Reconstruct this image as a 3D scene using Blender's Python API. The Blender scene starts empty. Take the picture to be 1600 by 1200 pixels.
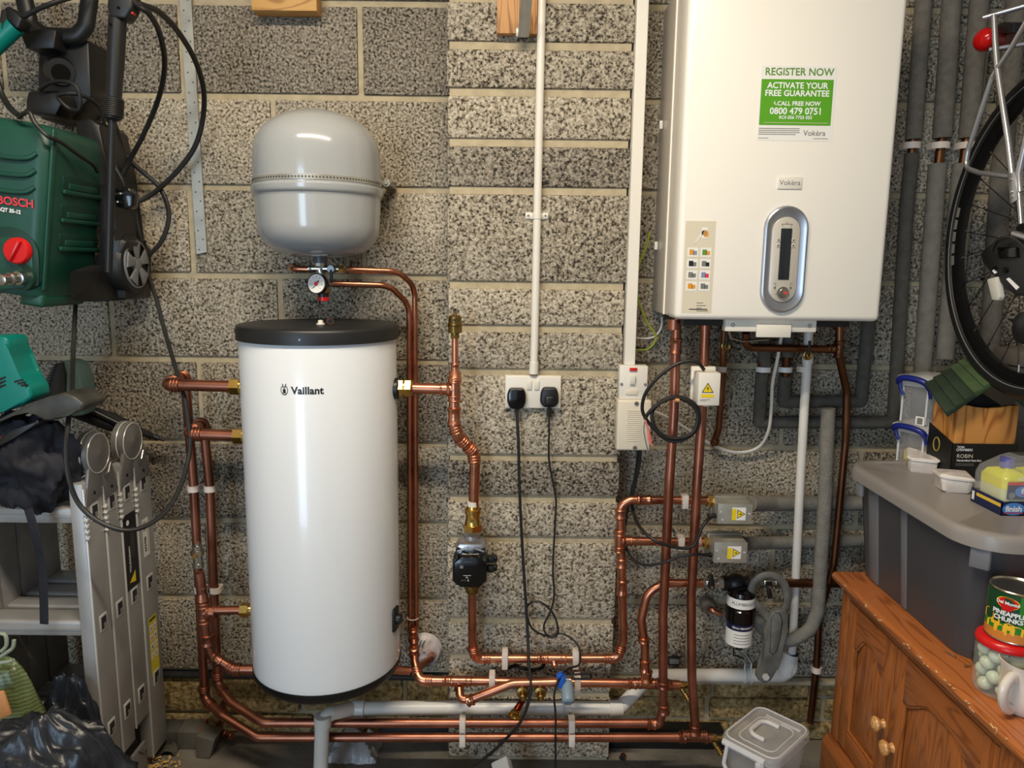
import bpy, bmesh, math, random
from mathutils import Vector, Matrix, noise
random.seed(7)
SC = bpy.context.scene
COL = SC.collection
PI = math.pi
V = Vector

# ---------------------------------------------------------------- camera
FPX, PITCH, ROLL, YAW = 1150.0, math.radians(8.97), math.radians(0.69), math.radians(0.12)
CAM = V((0.0, -1.957, 1.345))


def ray(px, py):
    x, y = (px - 800) / FPX, (py - 600) / FPX
    c, s = math.cos(ROLL), math.sin(ROLL)
    x, y = c * x + s * y, -s * x + c * y
    c, s = math.cos(PITCH), math.sin(PITCH)
    d = V((x, c - s * y, -s - c * y))
    c, s = math.cos(YAW), math.sin(YAW)
    return V((c * d.x + s * d.y, -s * d.x + c * d.y, d.z))


def P(px, py, y):
    d = ray(px, py)
    return CAM + d * ((y - CAM.y) / d.y)


def PX(px, py, x):
    d = ray(px, py)
    return CAM + d * ((x - CAM.x) / d.x)


def PZ(px, py, z):
    d = ray(px, py)
    return CAM + d * ((z - CAM.z) / d.z)


cam_d = bpy.data.cameras.new('camera')
cam = bpy.data.objects.new('camera', cam_d)
COL.objects.link(cam)
cam_d.sensor_fit = 'HORIZONTAL'
cam_d.sensor_width = 36
cam_d.lens = FPX / 1600 * 36
cam_d.clip_start = 0.02
fw = ray(800, 600).normalized()
rt = (ray(900, 600) - ray(800, 600)).normalized()
up = rt.cross(fw).normalized()
cam.matrix_world = Matrix(((rt.x, up.x, -fw.x, CAM.x), (rt.y, up.y, -fw.y, CAM.y), (rt.z, up.z, -fw.z, CAM.z), (0, 0, 0, 1)))
SC.camera = cam

# ---------------------------------------------------------------- world, lights, exposure
world = bpy.data.worlds.new('world')
SC.world = world
world.use_nodes = True
wb = world.node_tree.nodes['Background']
wb.inputs[0].default_value = (0.62, 0.78, 1.0, 1)
wb.inputs[1].default_value = 1.0
SC.view_settings.view_transform = 'Standard'
SC.view_settings.look = 'None'
SC.view_settings.exposure = 0.0
SC.view_settings.gamma = 1
SC.view_settings.use_curve_mapping = False


def area_light(name, loc, target, sx, sy, power, col):
    l = bpy.data.lights.new(name, 'AREA')
    l.shape = 'RECTANGLE'
    l.size, l.size_y, l.energy, l.color = sx, sy, power, col
    o = bpy.data.objects.new(name, l)
    COL.objects.link(o)
    o.location = loc
    o.rotation_euler = (V(target) - V(loc)).to_track_quat('-Z', 'Y').to_euler()
    return o


# fluorescent batten on the ceiling, and the daylight coming in at the open garage door behind the camera
area_light('batten_light', (-0.25, -1.25, 2.42), (-0.25, -1.15, 0), 1.25, 0.07, 40, (1.0, 0.87, 0.68))
area_light('doorway_daylight', (-1.85, -4.25, 1.15), (-0.6, 0, 0.9), 1.5, 1.9, 80, (0.58, 0.78, 1.0))


# ---------------------------------------------------------------- materials
def lin(c):
    return tuple(((v / 255) / 12.92 if v / 255 <= 0.04045 else ((v / 255 + 0.055) / 1.055) ** 2.4) for v in c[:3])


def M(name, rgb, rough=0.5, metal=0.0, spec=0.5, coat=0.0, var=None, bump=None, emit=None, clear=None, rvar=None):
    """procedural material; var=(scale, amount) mottles the colour, bump=(scale, strength), clear=(transparency) thin plastic"""
    m = bpy.data.materials.new(name)
    m.use_nodes = True
    nt = m.node_tree
    b = nt.nodes['Principled BSDF']
    col = lin(rgb)
    b.inputs['Base Color'].default_value = (*col, 1)
    b.inputs['Roughness'].default_value = rough
    b.inputs['Metallic'].default_value = metal
    b.inputs['Specular IOR Level'].default_value = spec
    b.inputs['Coat Weight'].default_value = coat
    tc = nt.nodes.new('ShaderNodeTexCoord')
    if var:
        n = nt.nodes.new('ShaderNodeTexNoise')
        n.inputs['Scale'].default_value = var[0]
        n.inputs['Detail'].default_value = 5
        nt.links.new(tc.outputs['Object'], n.inputs['Vector'])
        r = nt.nodes.new('ShaderNodeValToRGB')
        a = var[1]
        r.color_ramp.elements[0].position, r.color_ramp.elements[1].position = 0.3, 0.7
        r.color_ramp.elements[0].color = (*[max(0, c * (1 - a)) for c in col], 1)
        r.color_ramp.elements[1].color = (*[min(1, c * (1 + a)) for c in col], 1)
        nt.links.new(n.outputs['Fac'], r.inputs['Fac'])
        nt.links.new(r.outputs['Color'], b.inputs['Base Color'])
        if rvar:
            mr = nt.nodes.new('ShaderNodeMapRange')
            mr.inputs['To Min'].default_value, mr.inputs['To Max'].default_value = rvar
            nt.links.new(n.outputs['Fac'], mr.inputs['Value'])
            nt.links.new(mr.outputs['Result'], b.inputs['Roughness'])
    if bump:
        n2 = nt.nodes.new('ShaderNodeTexNoise')
        n2.inputs['Scale'].default_value = bump[0]
        n2.inputs['Detail'].default_value = 4
        nt.links.new(tc.outputs['Object'], n2.inputs['Vector'])
        bp = nt.nodes.new('ShaderNodeBump')
        bp.inputs['Strength'].default_value = bump[1]
        bp.inputs['Distance'].default_value = 0.004
        nt.links.new(n2.outputs['Fac'], bp.inputs['Height'])
        nt.links.new(bp.outputs['Normal'], b.inputs['Normal'])
    if clear is not None:
        t = nt.nodes.new('ShaderNodeBsdfTransparent')
        mx = nt.nodes.new('ShaderNodeMixShader')
        mx.inputs['Fac'].default_value = clear
        nt.links.new(b.outputs[0], mx.inputs[1])
        nt.links.new(t.outputs[0], mx.inputs[2])
        nt.links.new(mx.outputs[0], nt.nodes['Material Output'].inputs['Surface'])
    if emit:
        b.inputs['Emission Color'].default_value = (*lin(rgb), 1)
        b.inputs['Emission Strength'].default_value = emit
    return m


def block_mat(name, dark, mid, light, scale=150, bump=0.8, pos=(0.345, 0.445, 0.66)):
    m = bpy.data.materials.new(name)
    m.use_nodes = True
    nt = m.node_tree
    b = nt.nodes['Principled BSDF']
    b.inputs['Roughness'].default_value = 0.95
    b.inputs['Specular IOR Level'].default_value = 0.15
    tc = nt.nodes.new('ShaderNodeTexCoord')
    n = nt.nodes.new('ShaderNodeTexNoise')
    n.inputs['Scale'].default_value = scale
    n.inputs['Detail'].default_value = 2.5
    n.inputs['Roughness'].default_value = 0.6
    v = nt.nodes.new('ShaderNodeTexVoronoi')
    v.inputs['Scale'].default_value = scale * 1.25
    big = nt.nodes.new('ShaderNodeTexNoise')
    big.inputs['Scale'].default_value = 5
    big.inputs['Detail'].default_value = 3
    for t in (n, v, big):
        nt.links.new(tc.outputs['Object'], t.inputs['Vector'])
    # pores where the noise is low, pale aggregate where it is high
    mx = nt.nodes.new('ShaderNodeMath')
    mx.operation = 'MULTIPLY_ADD'
    nt.links.new(v.outputs['Distance'], mx.inputs[0])
    mx.inputs[1].default_value = -0.16
    nt.links.new(n.outputs['Fac'], mx.inputs[2])
    ad = nt.nodes.new('ShaderNodeMath')
    ad.operation = 'MULTIPLY_ADD'
    nt.links.new(big.outputs['Fac'], ad.inputs[0])
    ad.inputs[1].default_value = 0.16
    nt.links.new(mx.outputs[0], ad.inputs[2])
    r = nt.nodes.new('ShaderNodeValToRGB')
    e = r.color_ramp.elements
    e[0].position, e[0].color = pos[0], (*lin(dark), 1)
    e[1].position, e[1].color = pos[2], (*lin(light), 1)
    k = e.new(pos[1])
    k.color = (*lin(mid), 1)
    nt.links.new(ad.outputs[0], r.inputs['Fac'])
    nt.links.new(r.outputs['Color'], b.inputs['Base Color'])
    bp = nt.nodes.new('ShaderNodeBump')
    bp.inputs['Strength'].default_value = bump
    bp.inputs['Distance'].default_value = 0.006
    nt.links.new(ad.outputs[0], bp.inputs['Height'])
    nt.links.new(bp.outputs['Normal'], b.inputs['Normal'])
    return m


def pine_mat(name, light, dark, scale, axis='Z', stretch=0.12, rough=0.35, knots=True):
    m = bpy.data.materials.new(name)
    m.use_nodes = True
    nt = m.node_tree
    b = nt.nodes['Principled BSDF']
    b.inputs['Roughness'].default_value = rough
    tc = nt.nodes.new('ShaderNodeTexCoord')
    mp = nt.nodes.new('ShaderNodeMapping')
    s = [1.0, 1.0, 1.0]
    s['XYZ'.index(axis)] = stretch
    mp.inputs['Scale'].default_value = s
    nt.links.new(tc.outputs['Object'], mp.inputs['Vector'])
    n = nt.nodes.new('ShaderNodeTexNoise')
    n.inputs['Scale'].default_value = scale
    n.inputs['Detail'].default_value = 1.5
    n.inputs['Distortion'].default_value = 0.4
    nt.links.new(mp.outputs[0], n.inputs['Vector'])
    ml = nt.nodes.new('ShaderNodeMath')
    ml.operation = 'MULTIPLY'
    ml.inputs[1].default_value = 9.0
    fr = nt.nodes.new('ShaderNodeMath')
    fr.operation = 'PINGPONG'
    fr.inputs[1].default_value = 0.5
    nt.links.new(n.outputs['Fac'], ml.inputs[0])
    nt.links.new(ml.outputs[0], fr.inputs[0])
    r = nt.nodes.new('ShaderNodeValToRGB')
    e = r.color_ramp.elements
    e[0].position, e[0].color = 0.02, (*lin(dark), 1)
    e[1].position, e[1].color = 0.24, (*lin(light), 1)
    nt.links.new(fr.outputs[0], r.inputs['Fac'])
    out = r.outputs['Color']
    if knots:
        vo = nt.nodes.new('ShaderNodeTexVoronoi')
        vo.inputs['Scale'].default_value = 6
        nt.links.new(tc.outputs['Object'], vo.inputs['Vector'])
        kr = nt.nodes.new('ShaderNodeValToRGB')
        kr.color_ramp.elements[0].position, kr.color_ramp.elements[0].color = 0.05, (1, 1, 1, 1)
        kr.color_ramp.elements[1].position, kr.color_ramp.elements[1].color = 0.11, (0, 0, 0, 1)
        nt.links.new(vo.outputs['Distance'], kr.inputs['Fac'])
        mc = nt.nodes.new('ShaderNodeMix')
        mc.data_type = 'RGBA'
        nt.links.new(kr.outputs['Color'], mc.inputs['Factor'])
        nt.links.new(out, mc.inputs['A'])
        mc.inputs['B'].default_value = (*lin([c * 0.45 for c in dark]), 1)
        out = mc.outputs['Result']
    nt.links.new(out, b.inputs['Base Color'])
    return m


copper = M('copper', (206, 138, 108), 0.25, 1.0, var=(14, 0.22), rvar=(0.16, 0.42))
copper_dull = M('tarnished_copper', (166, 108, 86), 0.33, 1.0, var=(12, 0.28), rvar=(0.28, 0.5))
copper_old = M('old_brown_copper', (124, 84, 60), 0.42, 1.0, var=(12, 0.3))
brass = M('brass', (206, 168, 92), 0.26, 1.0, var=(30, 0.15))
brass_old = M('dull_brass', (150, 122, 70), 0.38, 1.0, var=(30, 0.2))
nickel = M('nickel', (188, 184, 174), 0.28, 1.0, var=(30, 0.15))
steel = M('zinc_steel', (170, 167, 156), 0.36, 0.45, var=(18, 0.2), rvar=(0.3, 0.55))
alu = M('aluminium', (170, 168, 166), 0.4, 0.4, var=(7, 0.14), rvar=(0.34, 0.55))
alu_edge = M('aluminium_bright', (214, 213, 210), 0.3, 0.3)
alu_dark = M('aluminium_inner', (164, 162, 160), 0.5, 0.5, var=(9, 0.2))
silver = M('silver_paint', (176, 176, 180), 0.3, 0.8)
white_gloss = M('white_enamel', (224, 227, 230), 0.2, coat=0.3)
boiler_white = M('boiler_white', (243, 237, 226), 0.28)
white_pl = M('white_plastic', (228, 222, 210), 0.35)
white_pipe = M('white_pvc', (222, 218, 210), 0.35, var=(10, 0.06))
clip_white = M('clip_nylon', (226, 212, 200), 0.45)
cream_pl = M('cream_plastic', (220, 210, 190), 0.4)
grey_vessel = M('vessel_grey_paint', (160, 162, 162), 0.16, coat=0.4)
black_pl = M('black_plastic', (20, 20, 21), 0.42)
black_gloss = M('gloss_black_plastic', (10, 10, 11), 0.14)
black_rub = M('black_rubber', (24, 23, 22), 0.5)
dk_grey = M('dark_grey_plastic', (46, 46, 48), 0.5)
mid_grey = M('mid_grey_plastic', (120, 122, 124), 0.5)
foam = M('grey_pipe_foam', (112, 107, 99), 0.92, spec=0.2, var=(60, 0.16), bump=(220, 0.5))
foam_lt = M('light_pipe_foam', (126, 122, 114), 0.92, spec=0.2, var=(40, 0.16), bump=(200, 0.5))
bosch_green = M('washer_green', (20, 70, 56), 0.42, var=(9, 0.12))
green_shaded = M('washer_green_shaded', (12, 52, 42), 0.5)  # darker copy of the body green, shade of the recesses put into the colour
teal = M('tool_teal', (0, 122, 112), 0.38)
teal_grey = M('tool_grey_green', (74, 96, 92), 0.5)
red_pl = M('red_plastic', (206, 24, 26), 0.3)
red_mark = M('red_print', (214, 58, 70), 0.5)
blue_pl = M('blue_plastic', (24, 90, 190), 0.35)
navy = M('navy_plastic', (20, 34, 118), 0.35)
white_print = M('white_print', (236, 236, 234), 0.5)
black_print = M('black_print', (26, 26, 28), 0.5)
grey_print = M('grey_print', (120, 118, 112), 0.5)
green_print = M('green_print', (88, 160, 30), 0.45)
olive_print = M('olive_print', (100, 140, 62), 0.45)
yellow_print = M('yellow_print', (236, 206, 20), 0.45)
label_paper = M('label_paper', (216, 206, 184), 0.45)
label_white = M('label_white', (234, 232, 226), 0.45)
screen_mat = M('lcd_dark', (40, 44, 48), 0.15)
mortar = M('mortar', (180, 166, 138), 0.95, spec=0.1, var=(30, 0.14), bump=(90, 0.5))
concrete = M('floor_concrete', (112, 106, 96), 0.85, var=(8, 0.3), bump=(60, 0.6))
blk_a = block_mat('block_light', (66, 60, 50), (150, 139, 121), (206, 195, 175))
blk_b = block_mat('block_mid', (58, 53, 45), (136, 126, 110), (194, 184, 165))
blk_c = block_mat('block_dark', (44, 41, 36), (112, 104, 92), (172, 162, 146))
stone = block_mat('yellow_footing_brick', (112, 92, 56), (150, 128, 86), (190, 168, 122), 70, 0.9)
room_wall = M('room_wall_paint', (190, 182, 168), 0.9, var=(5, 0.06))
ceil_mat = M('ceiling_board', (206, 200, 190), 0.9, var=(4, 0.05))
wood_raw = pine_mat('raw_wood', (206, 158, 90), (166, 116, 58), 22, 'X', 0.15, 0.6, False)
clear_pl = M('clear_plastic', (226, 228, 228), 0.12, clear=0.8)
clear_edge = M('clear_plastic_edge', (236, 238, 240), 0.2, clear=0.35)


# ---------------------------------------------------------------- mesh builder
LOC = {}


def frame(n):
    n = V(n).normalized()
    a = V((0, 0, 1)) if abs(n.z) < 0.9 else V((1, 0, 0))
    u = a.cross(n).normalized()
    return u, n.cross(u).normalized(), n


def fillet(pts, rad, steps=7):
    pts = [V(p) for p in pts]
    out = [pts[0]]
    for i in range(1, len(pts) - 1):
        r = rad[i] if isinstance(rad, (list, tuple)) else rad
        a, b, c = pts[i - 1], pts[i], pts[i + 1]
        d1, d2 = (a - b), (c - b)
        l1, l2 = d1.length, d2.length
        if l1 < 1e-6 or l2 < 1e-6 or r <= 0:
            out.append(b)
            continue
        d1, d2 = d1 / l1, d2 / l2
        ang = d1.angle(d2)
        if ang > PI - 0.02:
            out.append(b)
            continue
        t = min(r / math.tan(ang / 2), l1 * 0.49, l2 * 0.49)
        rr = t * math.tan(ang / 2)
        bis = (d1 + d2).normalized()
        cen = b + bis * (rr / math.sin(ang / 2))
        s, e = b + d1 * t - cen, b + d2 * t - cen
        tot = s.angle(e)
        ax = s.cross(e).normalized()
        for k in range(steps + 1):
            out.append(cen + Matrix.Rotation(tot * k / steps, 3, ax) @ s)
    out.append(pts[-1])
    return out


def catmull(pts, n=8, closed=False):
    pts = [V(p) for p in pts]
    L = len(pts)
    out = []
    for i in range(L if closed else L - 1):
        g = lambda j: pts[j % L] if closed else pts[min(max(j, 0), L - 1)]
        p0, p1, p2, p3 = g(i - 1), g(i), g(i + 1), g(i + 2)
        for k in range(n):
            t = k / n
            out.append(0.5 * ((2 * p1) + (p2 - p0) * t + (2 * p0 - 5 * p1 + 4 * p2 - p3) * t * t + (3 * p1 - p0 - 3 * p2 + p3) * t ** 3))
    if not closed:
        out.append(pts[-1])
    return out


class MB:
    def __init__(s):
        s.bm = bmesh.new()
        s.mats = []

    def mi(s, m):
        if m not in s.mats:
            s.mats.append(m)
        return s.mats.index(m)

    def mesh(s, vs, fs, m):
        i = s.mi(m)
        bv = [s.bm.verts.new(v) for v in vs]
        out = []
        for f in fs:
            try:
                fc = s.bm.faces.new([bv[k] for k in f])
                fc.material_index = i
                out.append(fc)
            except ValueError:
                pass
        return bv, out

    def box(s, c, size, m, rot=None, bev=0.0, seg=2):
        c = V(c)
        vs = []
        for x in (-.5, .5):
            for y in (-.5, .5):
                for z in (-.5, .5):
                    v = V((x * size[0], y * size[1], z * size[2]))
                    vs.append(c + (rot @ v if rot else v))
        bv, fs = s.mesh(vs, [(0, 1, 3, 2), (4, 6, 7, 5), (0, 4, 5, 1), (2, 3, 7, 6), (0, 2, 6, 4), (1, 5, 7, 3)], m)
        if bev > 0:
            s.bev(fs, bev, seg)
        return s

    def bb(s, a, b, m, bev=0.0, seg=2):
        a, b = V(a), V(b)
        return s.box((a + b) / 2, [abs(q) for q in (b - a)], m, None, bev, seg)

    def bev(s, fs, w, seg=2):
        es = list({e for f in fs for e in f.edges})
        i = fs[0].material_index
        r = bmesh.ops.bevel(s.bm, geom=es, offset=w, segments=seg, profile=0.5, affect='EDGES', clamp_overlap=True)
        for f in r['faces']:
            f.material_index = i

    def prism(s, poly, off, m, bev=0.0, seg=2):
        poly = [V(p) for p in poly]
        off = V(off)
        n = len(poly)
        bv, fs = s.mesh(poly + [p + off for p in poly], [tuple(range(n))[::-1], tuple(range(n, 2 * n))] + [(k, (k + 1) % n, (k + 1) % n + n, k + n) for k in range(n)], m)
        if bev > 0:
            s.bev(fs, bev, seg)
        bmesh.ops.recalc_face_normals(s.bm, faces=[f for f in s.bm.faces if f.is_valid])
        return s

    def rings(s, rings, m, closed=False, caps=True, first_only=False):
        i = s.mi(m)
        R = [[s.bm.verts.new(v) for v in r] for r in rings]
        n = len(R[0])
        K = len(R)
        for a in range(K if closed else K - 1):
            A, B = R[a], R[(a + 1) % K]
            for k in range(n):
                f = s.bm.faces.new((A[k], A[(k + 1) % n], B[(k + 1) % n], B[k]))
                f.material_index = i
        if caps and not closed:
            s.bm.faces.new(R[0][::-1]).material_index = i
            if not first_only:
                s.bm.faces.new(R[-1]).material_index = i
        return s

    def cyl(s, a, b, r, m, r1=None, seg=20, caps=True):
        a, b = V(a), V(b)
        r1 = r if r1 is None else r1
        u, v, n = frame(b - a)
        f = lambda c, q: [c + (u * math.cos(2 * PI * k / seg) + v * math.sin(2 * PI * k / seg)) * q for k in range(seg)]
        return s.rings([f(a, r), f(b, r1)], m, caps=caps)

    def hexnut(s, a, b, r, m):
        return s.cyl(a, b, r, m, seg=6)

    def lathe(s, o, axis, prof, m, seg=32, caps=True):
        o = V(o)
        u, v, n = frame(axis)
        return s.rings([[o + n * t + (u * math.cos(2 * PI * k / seg) + v * math.sin(2 * PI * k / seg)) * max(q, 1e-4) for k in range(seg)] for t, q in prof], m, caps=caps)

    def tube(s, pts, r, m, seg=12, closed=False, flat=None):
        pts = [V(p) for p in pts]
        q = [pts[0]]
        for p in pts[1:]:
            if (p - q[-1]).length > 1e-5:
                q.append(p)
        if closed and (q[0] - q[-1]).length < 1e-5:
            q.pop()
        pts, L = q, len(q)
        tan = []
        for i in range(L):
            a = pts[(i - 1) % L] if closed or i > 0 else pts[i]
            b = pts[(i + 1) % L] if closed or i < L - 1 else pts[i]
            d = b - a
            tan.append(d.normalized() if d.length > 1e-9 else tan[-1])
        u = frame(tan[0])[0]
        R = []
        for i in range(L):
            t = tan[i]
            u = u - t * u.dot(t)
            u = u.normalized() if u.length > 1e-6 else frame(t)[0]
            w = t.cross(u)
            rr = r[min(i, len(r) - 1)] if isinstance(r, (list, tuple)) else r
            R.append([pts[i] + (u * math.cos(2 * PI * k / seg) + w * math.sin(2 * PI * k / seg) * (flat or 1)) * rr for k in range(seg)])
        return s.rings(R, m, closed=closed)

    def torus(s, c, axis, R, r, m, seg=28, rs=10, squash=1.0):
        c = V(c)
        u, v, n = frame(axis)
        rings = []
        for k in range(seg):
            a = 2 * PI * k / seg
            d = u * math.cos(a) + v * math.sin(a)
            rings.append([c + d * (R + r * math.cos(2 * PI * j / rs)) + n * (r * squash * math.sin(2 * PI * j / rs)) for j in range(rs)])
        return s.rings(rings, m, closed=True)

    def ball(s, c, r, m, seg=20, rot=None, fn=None):
        c = V(c)
        r = V((r, r, r)) if not hasattr(r, '__len__') else V(r)
        i = s.mi(m)
        h = seg // 2
        g = []
        for a in range(h + 1):
            th = PI * a / h
            row = []
            for k in range(seg):
                d = V((math.sin(th) * math.cos(2 * PI * k / seg), math.sin(th) * math.sin(2 * PI * k / seg), math.cos(th)))
                q = V((d.x * r.x, d.y * r.y, d.z * r.z))
                if fn:
                    q = fn(d, q)
                row.append(c + (rot @ q if rot else q))
            g.append(row)
        top, bot = s.bm.verts.new(g[0][0]), s.bm.verts.new(g[h][0])
        R = [[s.bm.verts.new(v) for v in row] for row in g[1:h]]
        for k in range(seg):
            n2 = (k + 1) % seg
            s.bm.faces.new((top, R[0][k], R[0][n2])).material_index = i
            s.bm.faces.new((bot, R[-1][n2], R[-1][k])).material_index = i
            for a in range(len(R) - 1):
                s.bm.faces.new((R[a][k], R[a + 1][k], R[a + 1][n2], R[a][n2])).material_index = i
        return s

    def sheet(s, grid, m, thick=0.0):
        """grid of points -> surface, optionally with thickness along the local normal"""
        H, W = len(grid), len(grid[0])
        vs = [p for row in grid for p in row]
        fs = [(a * W + b, a * W + b + 1, (a + 1) * W + b + 1, (a + 1) * W + b) for a in range(H - 1) for b in range(W - 1)]
        bv, f = s.mesh(vs, fs, m)
        if thick:
            bmesh.ops.solidify(s.bm, geom=f, thickness=thick)
        return s

    def text(s, txt, size, m, to, align='CENTER', bold=0.0, depth=0.0, space=1.0):
        """to(x, y) -> world point; x, y are in metres around the anchor"""
        cu = bpy.data.curves.new('txt', 'FONT')
        cu.body, cu.size, cu.align_x, cu.align_y = txt, size, align, 'CENTER'
        cu.offset = bold * size
        cu.space_character = space
        cu.resolution_u = 3
        ob = bpy.data.objects.new('txt', cu)
        COL.objects.link(ob)
        dg = bpy.context.evaluated_depsgraph_get()
        me = bpy.data.meshes.new_from_object(ob.evaluated_get(dg))
        s.mesh([to(v.co.x, v.co.y) for v in me.vertices], [tuple(p.vertices) for p in me.polygons], m)
        bpy.data.objects.remove(ob)
        bpy.data.curves.remove(cu)
        bpy.data.meshes.remove(me)
        return s

    def build(s, name, parent=None, sharp=38, origin=None, recalc=True):
        if recalc:
            bmesh.ops.recalc_face_normals(s.bm, faces=s.bm.faces)
        me = bpy.data.meshes.new(name)
        s.bm.to_mesh(me)
        s.bm.free()
        for m in s.mats:
            me.materials.append(m)
        for p in me.polygons:
            p.use_smooth = True
        me.set_sharp_from_angle(angle=math.radians(sharp))
        o = bpy.data.objects.new(name, me)
        COL.objects.link(o)
        if parent is not None:
            loc = LOC[parent.name]
            o.parent = parent
        else:
            if origin is None and len(me.vertices):
                xs = [v.co for v in me.vertices]
                origin = V((sum(c.x for c in xs) / len(xs), sum(c.y for c in xs) / len(xs), min(c.z for c in xs)))
            loc = V(origin or (0, 0, 0))
            o.location = loc
        me.transform(Matrix.Translation(-loc))
        LOC[o.name] = loc
        return o


def tag(o, label, cat, group=None, kind=None):
    o['label'], o['category'] = label, cat
    if group:
        o['group'] = group
    if kind:
        o['kind'] = kind
    return o


def thing(name, label, cat, loc, group=None):
    o = bpy.data.objects.new(name, None)
    COL.objects.link(o)
    o.location = loc
    o.empty_display_size = 0.05
    LOC[o.name] = V(loc)
    return tag(o, label, cat, group)


def dup(root, shift, label=None, group=None):
    r = root.copy()
    COL.objects.link(r)
    r.location = root.location + V(shift)
    LOC[r.name] = V(r.location)
    if label:
        r['label'] = label
    if group:
        r['group'] = group
    for ch in list(root.children):
        c = ch.copy()
        COL.objects.link(c)
        c.parent = r
        for g in list(ch.children):
            d = g.copy()
            COL.objects.link(d)
            d.parent = c
    return r


def struct(mb, name, origin=(0, 0, 0)):
    o = mb.build(name, origin=V(origin))
    o['kind'] = 'structure'
    return o


def flat(c, u=(1, 0, 0), v=(0, 0, 1), off=0.0, n=(0, -1, 0)):
    """planar text placement around c"""
    c, u, v = V(c) + V(n) * off, V(u).normalized(), V(v).normalized()
    return lambda x, y: c + u * x + v * y


def rect(mb, to, x0, y0, x1, y1, m, nx=1):
    """a thin printed rectangle laid on a surface through the map to(x, y)"""
    vs, fs = [], []
    for i in range(nx + 1):
        x = x0 + (x1 - x0) * i / nx
        vs += [to(x, y0), to(x, y1)]
    for i in range(nx):
        fs.append((2 * i, 2 * i + 2, 2 * i + 3, 2 * i + 1))
    mb.mesh(vs, fs, m)


def poly(mb, to, pts, m):
    mb.mesh([to(x, y) for x, y in pts], [tuple(range(len(pts)))], m)


def disc(mb, to, x, y, rx, ry, m, seg=20):
    poly(mb, to, [(x + rx * math.cos(2 * PI * k / seg), y + ry * math.sin(2 * PI * k / seg)) for k in range(seg)], m)

# ================================================================ SETTING
PY = -0.11                                   # face of the pier
PIER_L, PIER_R = P(699, 600, PY).x, P(962, 900, PY).x
Z0 = CAM.z + 0.6467                          # bed joint seen near the top of the picture
FOOT = Z0 - 0.225 * 8                        # damp course level


def blockwork(mb, x0, x1, courses, yf, perp, joint=0.014, seed=1, tones=(blk_a, blk_b, blk_c), depth=0.05, wts=(3, 3, 2)):
    rnd = random.Random(seed)
    for ci, (zb, zt) in enumerate(courses):
        xs = [x0] + [x for x in perp(ci) if x0 + 0.03 < x < x1 - 0.03] + [x1]
        for a, b in zip(xs[:-1], xs[1:]):
            m = rnd.choices(tones, wts)[0]
            j = joint / 2
            jy = rnd.uniform(-0.002, 0.002)
            ax = a + (j if a > x0 else 0)
            bx = b - (j if b < x1 else 0)
            mb.box(((ax + bx) / 2, yf + jy + depth / 2, (zb + zt) / 2), (bx - ax, depth, zt - zb - joint - rnd.uniform(0, .004)), m, bev=0.004, seg=2)


def courses(top, n, h):
    return [(top - h * (k + 1), top - h * k) for k in range(n)]


LB = P(298, 360, 0).x
left_course = courses(Z0 + 0.45, 10, 0.225)
mb = MB()
mb.bb((-1.9, 0.008, FOOT), (PIER_L + .02, 0.12, 2.5), mortar)
blockwork(mb, -1.9, PIER_L + .02, left_course, 0.0, lambda k: sorted(LB + (0.225 if k % 2 else 0) + 0.45 * j for j in range(-3, 3)), seed=4)
RB = P(1432, 370, 0).x
mb.bb((PIER_R - .02, 0.008, FOOT), (1.9, 0.12, 2.5), mortar)
blockwork(mb, PIER_R - .02, 1.9, left_course, 0.0, lambda k: sorted(RB - (0.09 if k % 2 else 0.315) + 0.45 * j for j in range(-2, 3)), seed=9, wts=(2, 4, 2))
wall_back = struct(mb, 'wall_back')

mb = MB()
pz = [P(750, y, PY).z for y in (-4, 70, 143, 222, 297, 445, 513, 581, 715, 779, 843, 970, 1027, 1085)]
pz = [pz[0] + 0.225, ] + pz + [0.0]
mb.bb((PIER_L + .006, PY + 0.007, 0), (PIER_R - .006, 0.0, 2.5), mortar)
rnd = random.Random(3)
for zt, zb in zip(pz[:-1], pz[1:]):
    tone = blk_c if abs(zb - P(750, 297, PY).z) < .01 or abs(zb - P(750, 779, PY).z) < .01 else rnd.choice((blk_a, blk_a, blk_b))
    mb.box(((PIER_L + PIER_R) / 2, (PY + 0.0) / 2 + rnd.uniform(-.001, .001), (zb + zt) / 2), (PIER_R - PIER_L + rnd.uniform(-.004, .004), -PY, zt - zb - 0.018), tone, bev=0.006)
struct(mb, 'wall_pier')

mb = MB()
rnd = random.Random(5)
for x0, x1, cs in ((-1.9, PIER_L, ((0.0, 0.058), (0.064, 0.18))), (PIER_R, 1.9, ((0.0, 0.05), (0.055, 0.125), (0.130, 0.18)))):
    mb.bb((x0, 0.012, 0), (x1, 0.12, FOOT - .005), mortar)
    for ci, (a, b) in enumerate(cs):
        x = x0
        while x < x1 - .05:
            w = min(rnd.uniform(0.26, 0.4), x1 - x)
            mb.box((x + w / 2 - .003, 0.035 + rnd.uniform(-.012, .006), (a + b) / 2), (w - .012, 0.07, b - a - .004), stone, bev=0.009)
            x += w
struct(mb, 'wall_base')
mb = MB()
mb.bb((-1.9, -0.012, FOOT - .016), (PIER_L, 0.02, FOOT - .004), dk_grey, .003)
mb.bb((PIER_R, -0.016, FOOT - .016), (1.9, 0.02, FOOT - .004), mortar, .003)
struct(mb, 'trim_1')
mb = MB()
mb.bb((PIER_R, -0.055, 0), (0.62, 0.0, 0.052), black_rub, .004)  # black strips stand for the dark gap and shadow along the wall foot
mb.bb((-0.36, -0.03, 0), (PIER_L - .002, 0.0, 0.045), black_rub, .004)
struct(mb, 'gap_shade')

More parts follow.
